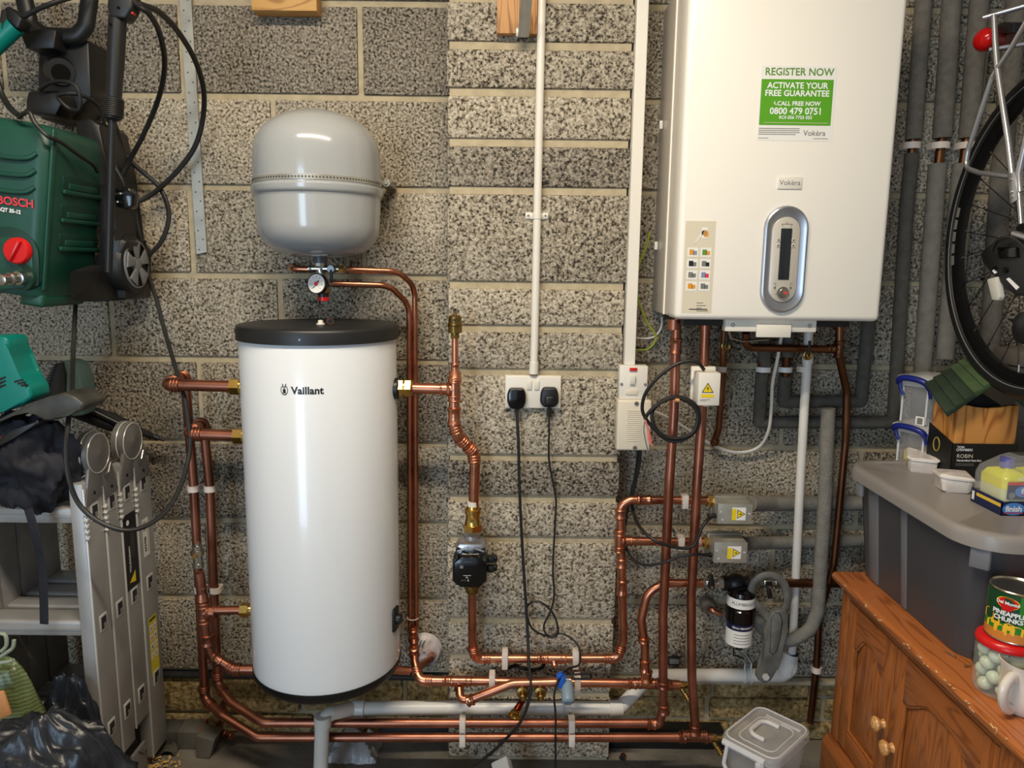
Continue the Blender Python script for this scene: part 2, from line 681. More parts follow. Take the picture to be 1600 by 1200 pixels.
mb = MB()
mb.bb((-1.9, -4.4, -0.1), (1.9, 0.12, 0), concrete)
struct(mb, 'floor')
mb = MB()
mb.bb((-1.9, -4.4, 2.5), (1.9, 0.12, 2.6), ceil_mat)
struct(mb, 'ceiling')
mb = MB()
mb.bb((-2.0, -4.4, 0), (-1.9, 0.12, 2.5), room_wall)
struct(mb, 'wall_left')
mb = MB()
mb.bb((1.9, -4.4, 0), (2.0, 0.12, 2.5), room_wall)
struct(mb, 'wall_right')
mb = MB()                                    # the wall behind the camera, with the open garage doorway
mb.bb((-2.0, -4.5, 2.15), (1.9, -4.4, 2.5), room_wall)
mb.bb((0.3, -4.5, 0), (2.0, -4.4, 2.15), room_wall)
struct(mb, 'wall_front')
mb = MB()
for a, b in (((-1.9, -4.44, 0), (-1.84, -4.36, 2.15)), ((0.24, -4.44, 0), (0.3, -4.36, 2.15)), ((-1.9, -4.44, 2.09), (0.3, -4.36, 2.15))):
    mb.bb(a, b, ceil_mat, .006)
struct(mb, 'trim_3')

t = thing('ceiling_light', 'white fluorescent batten fixed to the ceiling above the floor', 'ceiling light', (-0.25, -1.25, 2.44))
mb = MB()
mb.bb((-0.9, -1.29, 2.455), (0.4, -1.21, 2.5), white_pl, .006)
mb.build('housing', t)
mb = MB()
mb.cyl((-0.87, -1.25, 2.437), (0.37, -1.25, 2.437), 0.013, M('tube_glow', (255, 240, 214), 0.3, emit=6))
mb.build('tube', t)


# ================================================================ PIPE RUNS
def bead(mb, c, d, r, m):
    mb.torus(c, d, r, r * 0.16, m, 20, 8)


class Run:
    """one run of pipe soldered together: the pipe and each of its fittings are parts"""
    def __init__(s, name, label, pts, r, m=copper, bend=0.03, cat='pipe', group=None, conv=True, fit=None):
        s.pts = [P(*p) for p in pts] if conv else [V(p) for p in pts]
        s.r, s.m, s.bend = r, m, bend
        s.fit = fit or m
        lo = min(s.pts, key=lambda p: p.z)
        s.root = thing(name, label, cat, lo, group)
        mb = MB()
        mb.tube(fillet(s.pts, bend), r, m, 16)
        mb.build('pipe', s.root, 50)

    def elbow(s, *idx, leg=None, r=None):
        pr = r or s.r
        for i in idx:
            b = s.pts[i]
            be = s.bend[i] if isinstance(s.bend, (list, tuple)) else s.bend
            d1, d2 = (s.pts[i - 1] - b).normalized(), (s.pts[i + 1] - b).normalized()
            L = (leg or be / max(math.tan(d1.angle(d2) / 2), .3)) + pr * 0.9
            path = fillet([b + d1 * L, b, b + d2 * L], be)
            mb = MB()
            R = pr * 1.13
            mb.tube(path, R, s.fit, 16)
            for a, d in ((b + d1 * L, d1), (b + d2 * L, d2)):
                bead(mb, a, d, R, s.fit)
                bead(mb, a - d * pr * 0.55, d, R, s.fit)
                bead(mb, a - d * pr * 1.1, d, R, s.fit)
            mb.build('elbow', s.root, 50)
        return s

    def coupling(s, p, d, half=0.018, r=None, r2=None, name='coupling', conv=True):
        c = P(*p) if conv else V(p)
        d = V(d).normalized()
        R = (r or s.r) * 1.13
        R2 = (r2 or r or s.r) * 1.13
        mb = MB()
        mb.lathe(c - d * half, d, [(0, R * .95), (0.002, R * 1.14), (0.006, R * 1.14), (0.008, R), (half * .9, R), (half * 1.25, R2), (2 * half - .008, R2), (2 * half - .006, R2 * 1.14), (2 * half - .002, R2 * 1.14), (2 * half, R2 * .95)], s.fit, 18)
        mb.build(name, s.root, 50)
        return s

    def tee(s, p, d, br, half=0.026, brl=0.03, rb=None):
        c = P(*p)
        d, br = V(d).normalized(), V(br).normalized()
        R = s.r * 1.14
        rb = (rb or s.r) * 1.14
        mb = MB()
        mb.cyl(c - d * half, c + d * half, R, s.fit)
        mb.cyl(c, c + br * brl, rb, s.fit)
        mb.lathe(c + br * (R * .7), br, [(0, rb * 1.35), (R * .5, rb)], s.fit, 18)
        for q, dd, rr in ((c - d * half, d, R), (c + d * half, d, R), (c + d * half * .6, d, R * .97), (c - d * half * .6, d, R * .97), (c + br * brl, br, rb)):
            bead(mb, q, dd, rr, s.fit)
        mb.build('tee', s.root, 50)
        return s

    def extra(s, pts, r, name='branch', m=None, bend=None, conv=True):
        q = [P(*p) for p in pts] if conv else [V(p) for p in pts]
        mb = MB()
        mb.tube(fillet(q, bend if bend is not None else 0.02), r, m or s.m, 16)
        mb.build(name, s.root, 50)
        return s

    def nut(s, p, d, r, half=0.012, m=None, name='nut', conv=True):
        c = P(*p) if conv else V(p)
        d = V(d).normalized()
        mb = MB()
        mb.hexnut(c - d * half, c + d * half * .6, r, m or brass)
        mb.lathe(c + d * half * .6, d, [(0, r * .9), (half * .3, r * .8), (half * .9, r * .74)], m or brass, 20)
        for f in ():
            pass
        mb.build(name, s.root, 30)
        return s


# the cylinder's axis and ports
CX, CY = -0.459, -0.2
PORT = -0.21
X, Z = V((1, 0, 0)), V((0, 0, 1))

# ---- left of the cylinder
r1 = Run('copper_pipe', 'copper pipe from the topmost left port of the cylinder, ending as the lowest floor-level pipe', [(372, 604, PORT), (262, 601, PORT), (289, 588, -0.1), (303, 763, -0.1), (320, 1092, -0.1), (347, 1118, -0.16), (402, 1152, -0.2), (1085, 1152, -0.2)], 0.0118, copper_dull, [0.02, .016, .016, .02, .03, .03, .05, .02], cat='pipe')
r1.elbow(1, 2, r=.0142).elbow(4)
r1.extra([(372, 604, PORT), (262, 601, PORT), (289, 588, -.1)], .014, 'port_pipe', None, .016)
r1.nut((370, 604, PORT), (1, 0, 0), 0.0212, .014)
r2 = Run('copper_pipe', 'copper pipe from the second left port of the cylinder, ending as the upper floor-level pipe', [(378, 681, PORT), (296, 678, PORT), (318, 661, -0.105), (328, 763, -0.105), (340, 1068, -0.105), (362, 1098, -0.15), (410, 1129, -0.2), (1028, 1130, -0.2)], 0.0118, copper_dull, [0.02, .016, .016, .02, .03, .03, .05, .02])
r2.elbow(1, 2, r=.0142).elbow(4)
r2.extra([(378, 681, PORT), (296, 678, PORT), (318, 661, -.105)], .014, 'port_pipe', None, .016)
r2.nut((375, 681, PORT), (1, 0, 0), 0.0205, .014)
r3 = Run('copper_pipe', 'fat copper bypass with a drain valve on top, joined to the two lowest left ports', [(311, 895, PORT + .02), (313, 905, PORT + .02), (322, 1002, PORT + .02), (330, 1024, PORT + .02), (364, 1046, PORT + .02), (404, 1046, PORT + .02)], 0.0128, copper_dull, [.02, .02, .02, .02, .022, .02])
r3.elbow(4)
r3.coupling((316, 928, PORT + .02), (0, 0, 1), 0.02, 0.0128, 0.0095, 'reducer')
r3.tee((318, 957, PORT + .02), (0, 0, 1), (1, 0, 0))
r3.extra([(318, 954, PORT + .02), (392, 953, PORT + .02)], 0.0112)
r3.nut((384, 953, PORT + .02), (1, 0, 0), 0.018)
r3.coupling((324, 1000, PORT + .02), (0, 0, 1), 0.016)
r3.coupling((338, 1030, PORT + .02), (.8, 0, -.6), 0.014, name='coupling')
mb = MB()
c = P(309, 868, PORT + .02)
mb.lathe(c - Z * .034, Z, [(0, .009), (.004, .014), (.014, .014), (.015, .0115), (.034, .0115), (.036, .0155), (.048, .0155), (.050, .012), (.060, .012), (.062, .0075), (.068, .0075)], nickel, 20)
mb.hexnut(c + Z * .004, c + Z * .014, .0165, brass)
mb.cyl(c + V((0, -.008, .004)), c + V((0, -.02, .004)), .006, brass)
mb.build('drain_valve', r3.root, 30)

# ---- thin pair from the safety group down the wall
TB = -0.045
s1 = Run('copper_pipe', 'thin copper pipe from the brass nut of the safety group, outer of the close pair', [(541, 421, -0.165), (622, 424, -0.13), (648, 448, -0.06), (649, 620, -0.045), (650.5, 985, -0.045)], 0.0073, copper, [.02, .05, .05, .02, .02])
s2 = Run('copper_pipe', 'thin copper pipe from below the pressure gauge, inner of the close pair', [(518, 443, -0.165), (608, 446, -0.13), (639, 476, -0.06), (640, 620, -0.045), (641, 985, -0.045)], 0.0073, copper, [.02, .05, .05, .02, .02])
s3 = Run('copper_pipe', 'short looped copper stub on the near side of the safety group', [(488, 421, -.165), (458, 420, -.165), (455, 418, -.08), (455, 416, -.005)], 0.0078, copper, .018)

# ---- from the right hand port to the air vent and the pump
W = -0.21
u1 = Run('copper_pipe', 'copper pipe from the right port of the cylinder, with a tee below the air vent', [(620, 606, W), (710, 608, W), (710, 664, W), (716, 682, W), (740, 706, -.18), (742, 726, -.18), (740, 795, -.18)], [.0132][0], copper, [.02, .004, .02, .03, .03, .02, .02])
u1.tee((710, 608, W), (0, 0, 1), (-1, 0, 0), .028, .032)
u1.coupling((711, 581, W), (0, 0, 1), 0.022, .0132, .0085, 'reducer')
u1.extra([(711, 590, W), (711, 528, W)], .0078, 'riser')
u1.coupling((710, 650, W), (0, 0, 1), .022)
u1.elbow(3, 4, leg=.012)
mb = MB()
c = P(631, 606, W)
mb.hexnut(c - X * .018, c - X * .001, .0225, brass)
mb.cyl(c - X * .002, c + X * .004, .019, brass)
mb.hexnut(c + X * .004, c + X * .018, .0225, brass)
mb.lathe(c + X * .018, X, [(0, .02), (.004, .017)], brass)
mb.build('union_nut', u1.root, 30)

t = thing('air_vent', 'brass bottle-shaped automatic air vent on top of the copper tee', 'air vent', P(711, 530, W))
mb = MB()
c = P(711, 529, W)
mb.lathe(c, Z, [(0, .0095), (.012, .0095), (.013, .013), (.014, .0155), (.030, .0155), (.032, .0178), (.037, .0178), (.039, .0155), (.052, .0155), (.055, .012), (.056, .004), (.062, .004), (.063, .0028), (.068, .0028)], brass_old, 24)
for k in range(8):
    a = 2 * PI * k / 8
    mb.cyl(c + V((math.cos(a) * .0152, math.sin(a) * .0152, .015)), c + V((math.cos(a) * .0152, math.sin(a) * .0152, .030)), .0017, brass_old, seg=6)
mb.hexnut(c + Z * .001, c + Z * .009, .0115, brass_old)
mb.build('body', t, 30)
mb = MB()
mb.cyl(c + V((0, -.013, .045)), c + V((0, -.018, .045)), .0035, black_pl)
mb.cyl(c + Z * .066, c + Z * .071, .004, black_pl)
mb.build('cap', t)

# ---- pump
PU = -0.18
t = thing('circulation_pump', 'black electronic heating pump with a pale cast casing on the vertical copper pipe', 'pump', P(737, 905, PU))
c = P(737, 868, PU)


def pump_to(x, y, d=0.0):
    return c + V((x, -.06 - d, y))


def scale_px(n, y=-.18):
    return n * (P(900, 860, y).x - P(800, 860, y).x) / 100


mb = MB()
prof = [(-.036, .048), (.036, .048), (.046, .036), (.046, -.03), (.036, -.04), (.024, -.05), (-.024, -.05), (-.036, -.04), (-.046, -.03), (-.046, .036)]
mb.prism([c + V((x * .82, -.042, y * .85 + .006)) for x, y in prof], (0, .058, 0), silver, .006)
mb.cyl(c + V((0, .006, .03)), c + V((0, .006, .054)), .02, silver)
mb.cyl(c + V((0, .006, -.056)), c + V((0, .006, -.03)), .02, silver)
for sx in (-1, 1):
    mb.tube([c + V((sx * .006, -.045, .038)), c + V((sx * .02, -.046, .033)), c + V((sx * .033, -.047, .03))], .003, silver, 8)
    mb.cyl(c + V((sx * .031, -.04, .033)), c + V((sx * .031, -.048, .033)), .0055, black_pl, seg=12)
mb.build('casing', t)
mb = MB()
q = [(-.022, .03), (.022, .03), (.026, .022), (.036, .018), (.041, .012), (.041, -.03), (.036, -.036), (.028, -.038), (.024, -.048), (-.024, -.048), (-.028, -.038), (-.038, -.036), (-.042, -.03), (-.042, .012), (-.037, .018), (-.026, .022)]
mb.prism([c + V((x, -.085, y)) for x, y in q], (0, .045, 0), black_gloss, .003)
for x in (-.036, .036):
    mb.box(c + V((x, -.055, .014)), (.012, .05, .02), black_pl, bev=.004)
tp = flat(c + V((-.003, -.0855, 0)))
rect(mb, tp, -.021, .0015, -.013, .009, grey_print)
rect(mb, tp, -.013, -.017, .006, -.0162, white_print)
poly(mb, tp, [(.001, -.026), (-.003, -.029), (.001, -.032), (-.0005, -.029)], white_print)
mb.text('XL', .006, white_print, lambda x, y: tp(x - .004, y - .0215))
mb.text('SELECT', .0045, grey_print, lambda x, y: tp(x - .002, y + .018), space=1.2)
mb.text('AUTO', .0045, grey_print, lambda x, y: tp(x - .012, y - .029))
mb.build('control_head', t)
mb = MB()
for z in (.012, -.012):
    mb.box(c + V((.05, -.05, z)), (.018, .02, .017), black_pl, bev=.003)
    mb.box(c + V((.062, -.05, z + .002)), (.008, .016, .014), black_gloss, bev=.002)
mb.build('connector', t)
for nm, yy, hh, mm in (('valve', 808, .036, brass), ('union', 914, .024, brass_old)):
    mb = MB()
    k = P(739 if nm == 'valve' else 738, yy, PU)
    if nm == 'valve':
        mb.hexnut(k - Z * .034, k - Z * .018, .025, mm)
        mb.lathe(k - Z * .02, Z, [(0, .022), (.004, .02), (.02, .018), (.03, .018), (.031, .021), (.041, .021), (.043, .0165), (.05, .0155)], mm, 24)
        mb.hexnut(k + Z * .012, k + Z * .022, .0215, mm)
        mb.cyl(k + V((0, -.014, -.002)), k + V((0, -.0215, -.002)), .007, mm)
        mb.box(k + V((0, -.0218, -.002)), (.009, .001, .0016), black_print)
        mb.cyl(k + Z * .03, k + Z * .042, .0142, white_pl)
    else:
        mb.lathe(k - Z * .02, Z, [(0, .0155), (.004, .0175), (.014, .0175), (.016, .021), (.034, .021)], mm, 24)
        mb.hexnut(k - Z * .002, k + Z * .014, .0228, mm)
    mb.build(nm, t, 30)

# ---- pump to the zone valves
HB = -0.145
d1 = Run('copper_pipe', 'copper pipe from under the pump, round the pier and up to the upper zone valve', [(738, 922, PU), (738, 1000, -.16), (741, 1029, HB), (966, 1029, HB), (974, 1000, HB), (971, 870, HB), (969, 790, HB), (985, 781, HB), (1108, 782, HB)], .0112, copper, [.02, .02, .032, .032, .02, .02, .03, .02, .02])
d1.elbow(2, 3)
d1.coupling((971, 880, HB), (0, 0, 1), .014).coupling((972, 918, HB), (0, 0, 1), .022).coupling((1006, 781, HB), (1, 0, 0), .018).coupling((969, 803, HB), (0, 0, 1), .014)
d1.tee((968, 845, HB), (0, 0, 1), (1, 0, 0), .028, .03)
d1.extra([(968, 845, HB), (1104, 847, HB)], .0112)
d1.tee((866, 1029, HB), (1, 0, 0), (0, -.6, -.6), .03, .02, .0078)
d1.coupling((848, 1029, HB), (1, 0, 0), .014)

# ---- low horizontal run
LH = -0.165
e1 = Run('copper_pipe', 'copper pipe from the foot of the thin pair, along below the pump pipe', [(646, 985, -.06), (648, 1035, -.13), (655, 1063, LH), (1010, 1068, LH), (1062, 1070, LH)], .0118, copper, [.02, .04, .03, .02, .02])
e1.coupling((646, 992, -.08), (0, -.2, 1), .02, .0118, .011, 'reducer').coupling((647, 1018, -.115), (0, -.3, 1), .016)
e1.elbow(2)
e1.coupling((700, 1064, LH), (1, 0, 0), .014).coupling((988, 1068, LH), (1, 0, 0), .012)
e1.tee((718, 1064, LH), (1, 0, 0), (0, -.5, -.8), .03, .024)
e1.tee((1010, 1068, LH), (1, 0, 0), (0, 0, 1), .03, .034)
e1.extra([(640, 1048, -.14), (606, 1046, -.16)], .0112, 'stub')
e1.extra([(650, 1045, -.14), (672, 1030, -.06), (676, 1022, -.01)], .0112, 'wall_stub', None, .012)
e1.extra([(718, 1076, LH - .03), (719, 1092, LH - .05), (736, 1093, LH - .055), (800, 1068, LH - .045), (874, 1066, LH - .045)], .0112, 'branch_bend', None, [.01, .014, .014, .08, .02])
e1.extra([(1008, 1062, LH), (1008, 1010, LH), (1002, 968, LH), (1012, 925, LH), (1040, 911, LH), (1098, 911, LH)], .0112, 'filter_feed', None, [.02, .05, .05, .05, .05, .02])
e1.coupling((1008, 1040, LH), (0, 0, 1), .018)
e1.coupling((1006, 1000, LH), (0, 0, 1), .008)
e1.coupling((735, 1094, LH - .055), (.9, 0, .35), .010)


def drain_cock(root, c):
    mb = MB()
    mb.cyl(c, c + X * .03, .0082, brass_old)
    mb.hexnut(c + X * .002, c + X * .012, .0095, brass)
    mb.cyl(c + X * .03, c + X * .038, .0025, brass)
    a, b = c + V((.004, -.006, -.006)), c + V((.022, -.02, -.034))
    mb.cyl(a, b, .0065, brass_old)
    for k in range(4):
        bead(mb, a.lerp(b, .45 + .15 * k), b - a, .0072, brass)
    mb.build('drain_cock', root, 30)


drain_cock(e1.root, P(1062, 1070, LH))
e1.coupling((1050, 1070, LH), (1, 0, 0), .014, .0118, .008, 'reducer')

# ---- the two boiler risers
b1 = Run('copper_pipe', 'copper boiler pipe passing in front of both zone valve pipes, nearer the pier', [(1057, 498, -.19), (1053, 640, -.2), (1046, 750, -.21), (1036, 960, -.2), (1036, 1105, -.2), (1030, 1132, -.2), (1018, 1131, -.2)], .0118, copper_dull, [.02, .3, .3, .3, .02, .016, .02])
b1.coupling((1056, 541, -.192), (0, 0, 1), .02)
b1.coupling((1037, 1108, -.2), (0, 0, 1), .014)
b1.coupling((1018, 1131, -.2), (1, 0, 0), .012)
b1.coupling((1036, 1070, -.2), (0, 0, 1), .010)
b2 = Run('copper_pipe', 'copper boiler pipe behind the white wiring box, down to the lowest tee', [(1102, 508, -.19), (1097, 640, -.2), (1089, 760, -.21), (1080, 930, -.2), (1081, 1060, -.2), (1086, 1130, -.2), (1085, 1152, -.2), (1112, 1153, -.2)], .0118, copper_dull, [.02, .3, .3, .3, .1, .1, .002, .02])
b2.tee((1085, 1150, -.2), (1, 0, 0), (0, 0, 1), .03, .03)
b2.coupling((1066, 1152, -.2), (1, 0, 0), .010)
b2.coupling((1106, 1153, -.2), (1, 0, 0), .010, .0118, .008, 'reducer')
drain_cock(b2.root, P(1112, 1153, -.2))

# ---- pipes under the boiler
o1 = Run('copper_pipe', 'brown copper pipe bending down from the far corner of the boiler to the floor', [(1312, 505, -.14), (1311, 556, -.14), (1323, 612, -.1), (1321, 690, -.09), (1303, 880, -.085), (1280, 962, -.05), (1276, 1040, -.045), (1266, 1128, -.03)], .0095, copper_old, [.02, .06, .06, .1, .05, .05, .1, .02])
o1.extra([(1311, 546, -.14), (1172, 543, -.15), (1165, 538, -.16), (1166, 520, -.17)], .0095, 'branch', None, .02)
o1.coupling((1311, 546, -.14), (0, 0, 1), .022)
o1.coupling((1298, 545, -.14), (1, 0, 0), .01)
o2 = Run('copper_pipe', 'brown copper pipe hanging from the boiler behind the white wiring box', [(1132, 508, -.12), (1128, 600, -.1), (1123, 670, -.08), (1115, 692, -.06), (1114, 694, .0)], .0085, copper_old, [.02, .1, .04, .02, .02])
o2.coupling((1117, 690, -.066), (.3, -.4, 1), .008)
o3 = Run('copper_pipe', 'brown copper pipe from the far valve of the black filter to behind the cabinet', [(1216, 911, -.1), (1345, 912, -.05)], .0115, copper_old)

# ================================================================ HOT WATER CYLINDER
def cyl_map(cx, cy, r, px, py):
    """map (x, y) in metres around the pixel's point on a vertical cylinder's skin"""
    d = ray(px, py)
    ox, oy = CAM.x - cx, CAM.y - cy
    a, b, c = d.x ** 2 + d.y ** 2, 2 * (ox * d.x + oy * d.y), ox * ox + oy * oy - r * r
    k = (-b - math.sqrt(max(b * b - 4 * a * c, 0))) / (2 * a)
    h = CAM + d * k
    a0 = math.atan2(h.x - cx, -(h.y - cy))
    return lambda x, y: V((cx + r * math.sin(a0 + x / r), cy - r * math.cos(a0 + x / r), h.z + y))


t = thing('hot_water_cylinder', 'tall white hot water cylinder with black lid and base hung on the block wall', 'water cylinder', (CX, CY, 0.328))
mb = MB()
mb.lathe((CX, CY, .34), Z, [(0, .179), (.015, .1825), (.03, .183), (.838, .183), (.84, .182)], white_gloss, 96)
mb.build('casing', t)
mb = MB()
mb.lathe((CX, CY, 1.174), Z, [(0, .183), (.001, .1885), (.026, .1885), (.031, .187), (.034, .183), (.0335, .12), (.033, .01)], M('lid_black', (27, 27, 29), .45, var=(9, .3)), 96)
c = P(468, 531, -.388)
mb.cyl(c + V((0, .004, 0)), c + V((0, -.001, 0)), .0028, black_gloss)
mb.build('lid', t)
mb = MB()
mb.lathe((CX, CY, .322), Z, [(0, .155), (.004, .168), (.012, .178), (.024, .1845), (.036, .1845), (.037, .18)], M('base_black', (14, 14, 15), .4), 96)
mb.build('base', t)
mb = MB()
to = cyl_map(CX, CY, .1834, 480, 611)
mb.text('Vaillant', .0225, black_print, lambda x, y: to(x * 1.0, y), 'CENTER', .034, space=1.03)
em = lambda x, y: to(x - .0505, y + .001)
for k in range(26):
    a, b2_ = 2 * PI * k / 30 - PI / 2 - 2.6, 2 * PI * (k + 1) / 30 - PI / 2 - 2.6
    q = [(math.cos(w) * rr * .82, math.sin(w) * rr * 1.05) for w, rr in ((a, .0105), (b2_, .0105), (b2_, .0086), (a, .0086))]
    poly(mb, em, q, black_print)
for sx in (-1, 1):
    poly(mb, em, [(sx * .001, .002), (sx * .0032, .007), (sx * .0052, .0145), (sx * .0030, .0135), (sx * .0004, .006)], black_print)
disc(mb, em, 0, -.001, .0036, .0042, black_print)
poly(mb, em, [(-.0045, -.007), (.0045, -.007), (.0028, -.0035), (-.0028, -.0035)], black_print)
mb.build('lettering', t)
mb = MB()
c = V((CX + .183 * math.sin(1.35), CY - .183 * math.cos(1.35), P(625, 955, CY).z))
n = V((math.sin(1.35), -math.cos(1.35), 0))
mb.box(c, (.012, .034, .06), black_pl, Matrix.Rotation(1.35 - PI / 2, 3, 'Z'), .004)
mb.cyl(c, c + n * .016, .013, black_pl)
mb.build('thermostat', t)
for px, py, r in ((377, 604, .02), (383, 681, .02), (397, 953, .019)):
    mb = MB()
    c = P(px, py, PORT)
    mb.cyl(c - X * .004, c + X * .03, r * .85, brass)
    mb.build('port', t)
mb = MB()
c = P(622, 607, PORT)
mb.lathe(c + X * .004, -X, [(0, .02), (.004, .026), (.03, .026)], black_pl)
mb.build('port_grommet', t)

for px, mm, nm, lb in ((501, white_pl, 'plastic_cap', 'small white plastic piece lying on the cylinder\'s black lid'), (516, copper, 'copper_offcut', 'short copper pipe ring lying on the cylinder\'s black lid')):
    mb = MB()
    c = PZ(px, 507, 1.2085)
    if nm == 'plastic_cap':  # small white plastic cap lying loose on the lid
        mb.lathe(c - Z * .0003, Z, [(0, .010), (.003, .010), (.004, .0065), (.010, .0055), (.011, .003)], mm, 10)
        mb.build(nm, origin=c)
    else:
        a = V((.35, -1, 0)).normalized()
        c = c + Z * .0078
        mb.tube([c - a * .008, c + a * .008], .0076, copper, 20)
        mb.cyl(c + a * .0081, c + a * .0083, .006, black_print)
        mb.build(nm, origin=c - Z * .0078)
    o = bpy.data.objects[nm]
    tag(o, lb, 'plastic piece' if nm == 'plastic_cap' else 'pipe offcut')

# ================================================================ EXPANSION VESSEL
VX, VY = -0.46, -0.165
t = thing('expansion_vessel', 'grey rounded expansion vessel strapped to the wall above the cylinder', 'expansion vessel', (VX, VY, 1.36))
mb = MB()
zs = P(494, 290, -.315).z
prof = []
for k in range(13):
    a = PI / 2 * k / 12
    prof.append((-.150 + .062 - .062 * math.cos(a) ** .8 if k < 12 else -.150 + .062, .142 * math.sin(a) ** .75))
prof = [(-.152, .02), (-.151, .05), (-.145, .085), (-.133, .112), (-.113, .131), (-.09, .1405), (-.06, .1435), (-.012, .1455), (-.006, .1505), (.004, .1525), (.008, .152), (.010, .147), (.07, .1465), (.102, .143), (.127, .133), (.147, .116), (.164, .092), (.177, .06), (.184, .03), (.186, .012)]
fine = []
pr = catmull([V((a, b, 0)) for a, b in prof[:8]], 5) + catmull([V((a, b, 0)) for a, b in prof[7:12]], 5)[1:] + catmull([V((a, b, 0)) for a, b in prof[11:]], 5)[1:]
mb.lathe((VX, VY, zs), Z, [(p.x, p.y) for p in pr], grey_vessel, 72)
mb.build('shell', t, 50)
mb = MB()
mb.cyl((VX, VY, zs - .165), (VX, VY, zs - .148), .017, M('neck_grey', (84, 86, 88), .4))
mb.build('neck', t)
mb = MB()
mb.lathe((VX, VY, zs + .014), Z, [(0, .1465), (.0002, .1482), (.0115, .1482), (.0118, .1465)], steel, 72, False)
hole = M('strap_hole', (60, 62, 64), .6)
for k in range(58):
    a = -1.45 + 2.9 * k / 57
    q = V((VX + .1484 * math.sin(a), VY - .1484 * math.cos(a), zs + .0197))
    mb.cyl(q, q + V((math.sin(a), -math.cos(a), 0)) * .0003, .0021, hole, seg=8)
mb.build('perforated_strap', t, 60)
mb = MB()
c = P(604, 286, -.12)
mb.cyl(c, c + V((0, -.006, 0)), .009, steel)
mb.cyl(c + V((0, -.006, 0)), c + V((0, -.010, 0)), .005, steel, seg=6)
mb.bb(c + V((-.02, 0, -.004)), c + V((.006, .12, .006)), steel)
mb.build('strap_bolt', t)
mb = MB()
c = V((VX - .005, -.012, zs + .192))
mb.tube([c + V((-.008, .008, -.012)), c + V((-.007, -.01, .002)), c + V((0, -.013, .008)), c + V((.007, -.01, .002)), c + V((.006, .008, -.012))], .0025, black_pl, 8)
mb.build('wall_hook', t)

# safety group under the vessel
SY = -.165
t = thing('safety_group', 'nickel and brass safety manifold with a round pressure gauge under the vessel', 'pressure valve', P(500, 470, SY))
mb = MB()
c = P(500, 420, SY)
mb.cyl(c - X * .021, c + X * .026, .0085, nickel)
mb.lathe(c - X * .027, X, [(0, .0095), (.006, .0095), (.008, .0085)], nickel)
mb.hexnut(c + Z * .004, c + Z * .017, .0135, nickel)
mb.cyl(c + Z * .01, c + Z * .025, .010, nickel)
mb.cyl(c, c + V((.012, 0, -.045)), .0115, nickel)
mb.box(c + V((-.001, -.0125, .0105)), (.011, .002, .008), label_white, bev=.001)
mb.build('manifold', t, 30)
mb = MB()
mb.cyl(c + X * .024, c + X * .036, .0085, nickel)
mb.hexnut(c + X * .046, c + X * .058, .0105, brass)
mb.cyl(c + X * .034, c + X * .046, .007, nickel)
mb.build('outlet_union', t, 30)
mb = MB()
mb.cyl(c + V((.030, -.006, 0)), c + V((.030, -.02, 0)), .0085, black_gloss)
mb.box(c + V((.031, -.018, -.016)), (.008, .006, .03), black_pl, bev=.003)
mb.build('lever', t)
g = P(494, 443, SY - .03)
gn = V((-.28, -1, .1)).normalized()
mb = MB()
gu, gv, _ = frame(-gn)
gx, gz = V((0, 0, 1)).cross(gn).normalized() * -1, V((0, 0, 1))
gx = gn.cross(Z).normalized() * -1
if gx.x < 0:
    gx = -gx
gz = gx.cross(gn).normalized()
if gz.z < 0:
    gz = -gz
mb.lathe(g + -gn * .016, gn, [(0, .018), (.002, .024), (.016, .0245), (.0165, .0225), (.0145, .0222)], black_pl, 40, False)
gt = lambda x, y: g + gx * x + gz * y
mb.cyl(g - gn * .014, g - gn * .0005, .0222, label_white, seg=40)
gt2 = lambda x, y: g + gx * x + gz * y + gn * .0002
for k in range(9):
    a = math.radians(225 - 270 * k / 8)
    ca, sa = math.cos(a), math.sin(a)
    poly(mb, gt2, [(ca * .0175 - sa * .0004, sa * .0175 + ca * .0004), (ca * .0175 + sa * .0004, sa * .0175 - ca * .0004), (ca * .0135 + sa * .0004, sa * .0135 - ca * .0004), (ca * .0135 - sa * .0004, sa * .0135 + ca * .0004)], grey_print)
rect(mb, gt2, -.018, -.0002, -.006, .0004, grey_print)
rect(mb, gt2, -.018, -.0034, -.006, -.0028, grey_print)
gt3 = lambda x, y: g + gx * x + gz * y + gn * .0006
poly(mb, gt3, [(-.009, -.011), (-.008, -.0116), (.001, -.002), (-.0005, -.001)], black_print)
disc(mb, gt3, 0, 0, .0052, .0052, red_mark)
disc(mb, gt3, .0055, .005, .0024, .0024, black_print)
mb.build('pressure_gauge', t, 40)
mb = MB()
a = P(505, 452, SY - .005)
mb.lathe(a + Z * .012, -Z, [(0, .012), (.006, .016), (.02, .016), (.022, .0135)], brass_old, 24)
mb.cyl(a - Z * .008, a - Z * .018, .0135, black_pl)
mb.lathe(a - Z * .016, -Z, [(0, .0125), (.001, .0132), (.011, .0132), (.012, .012)], red_pl, 24)
mb.build('relief_cap', t, 30)

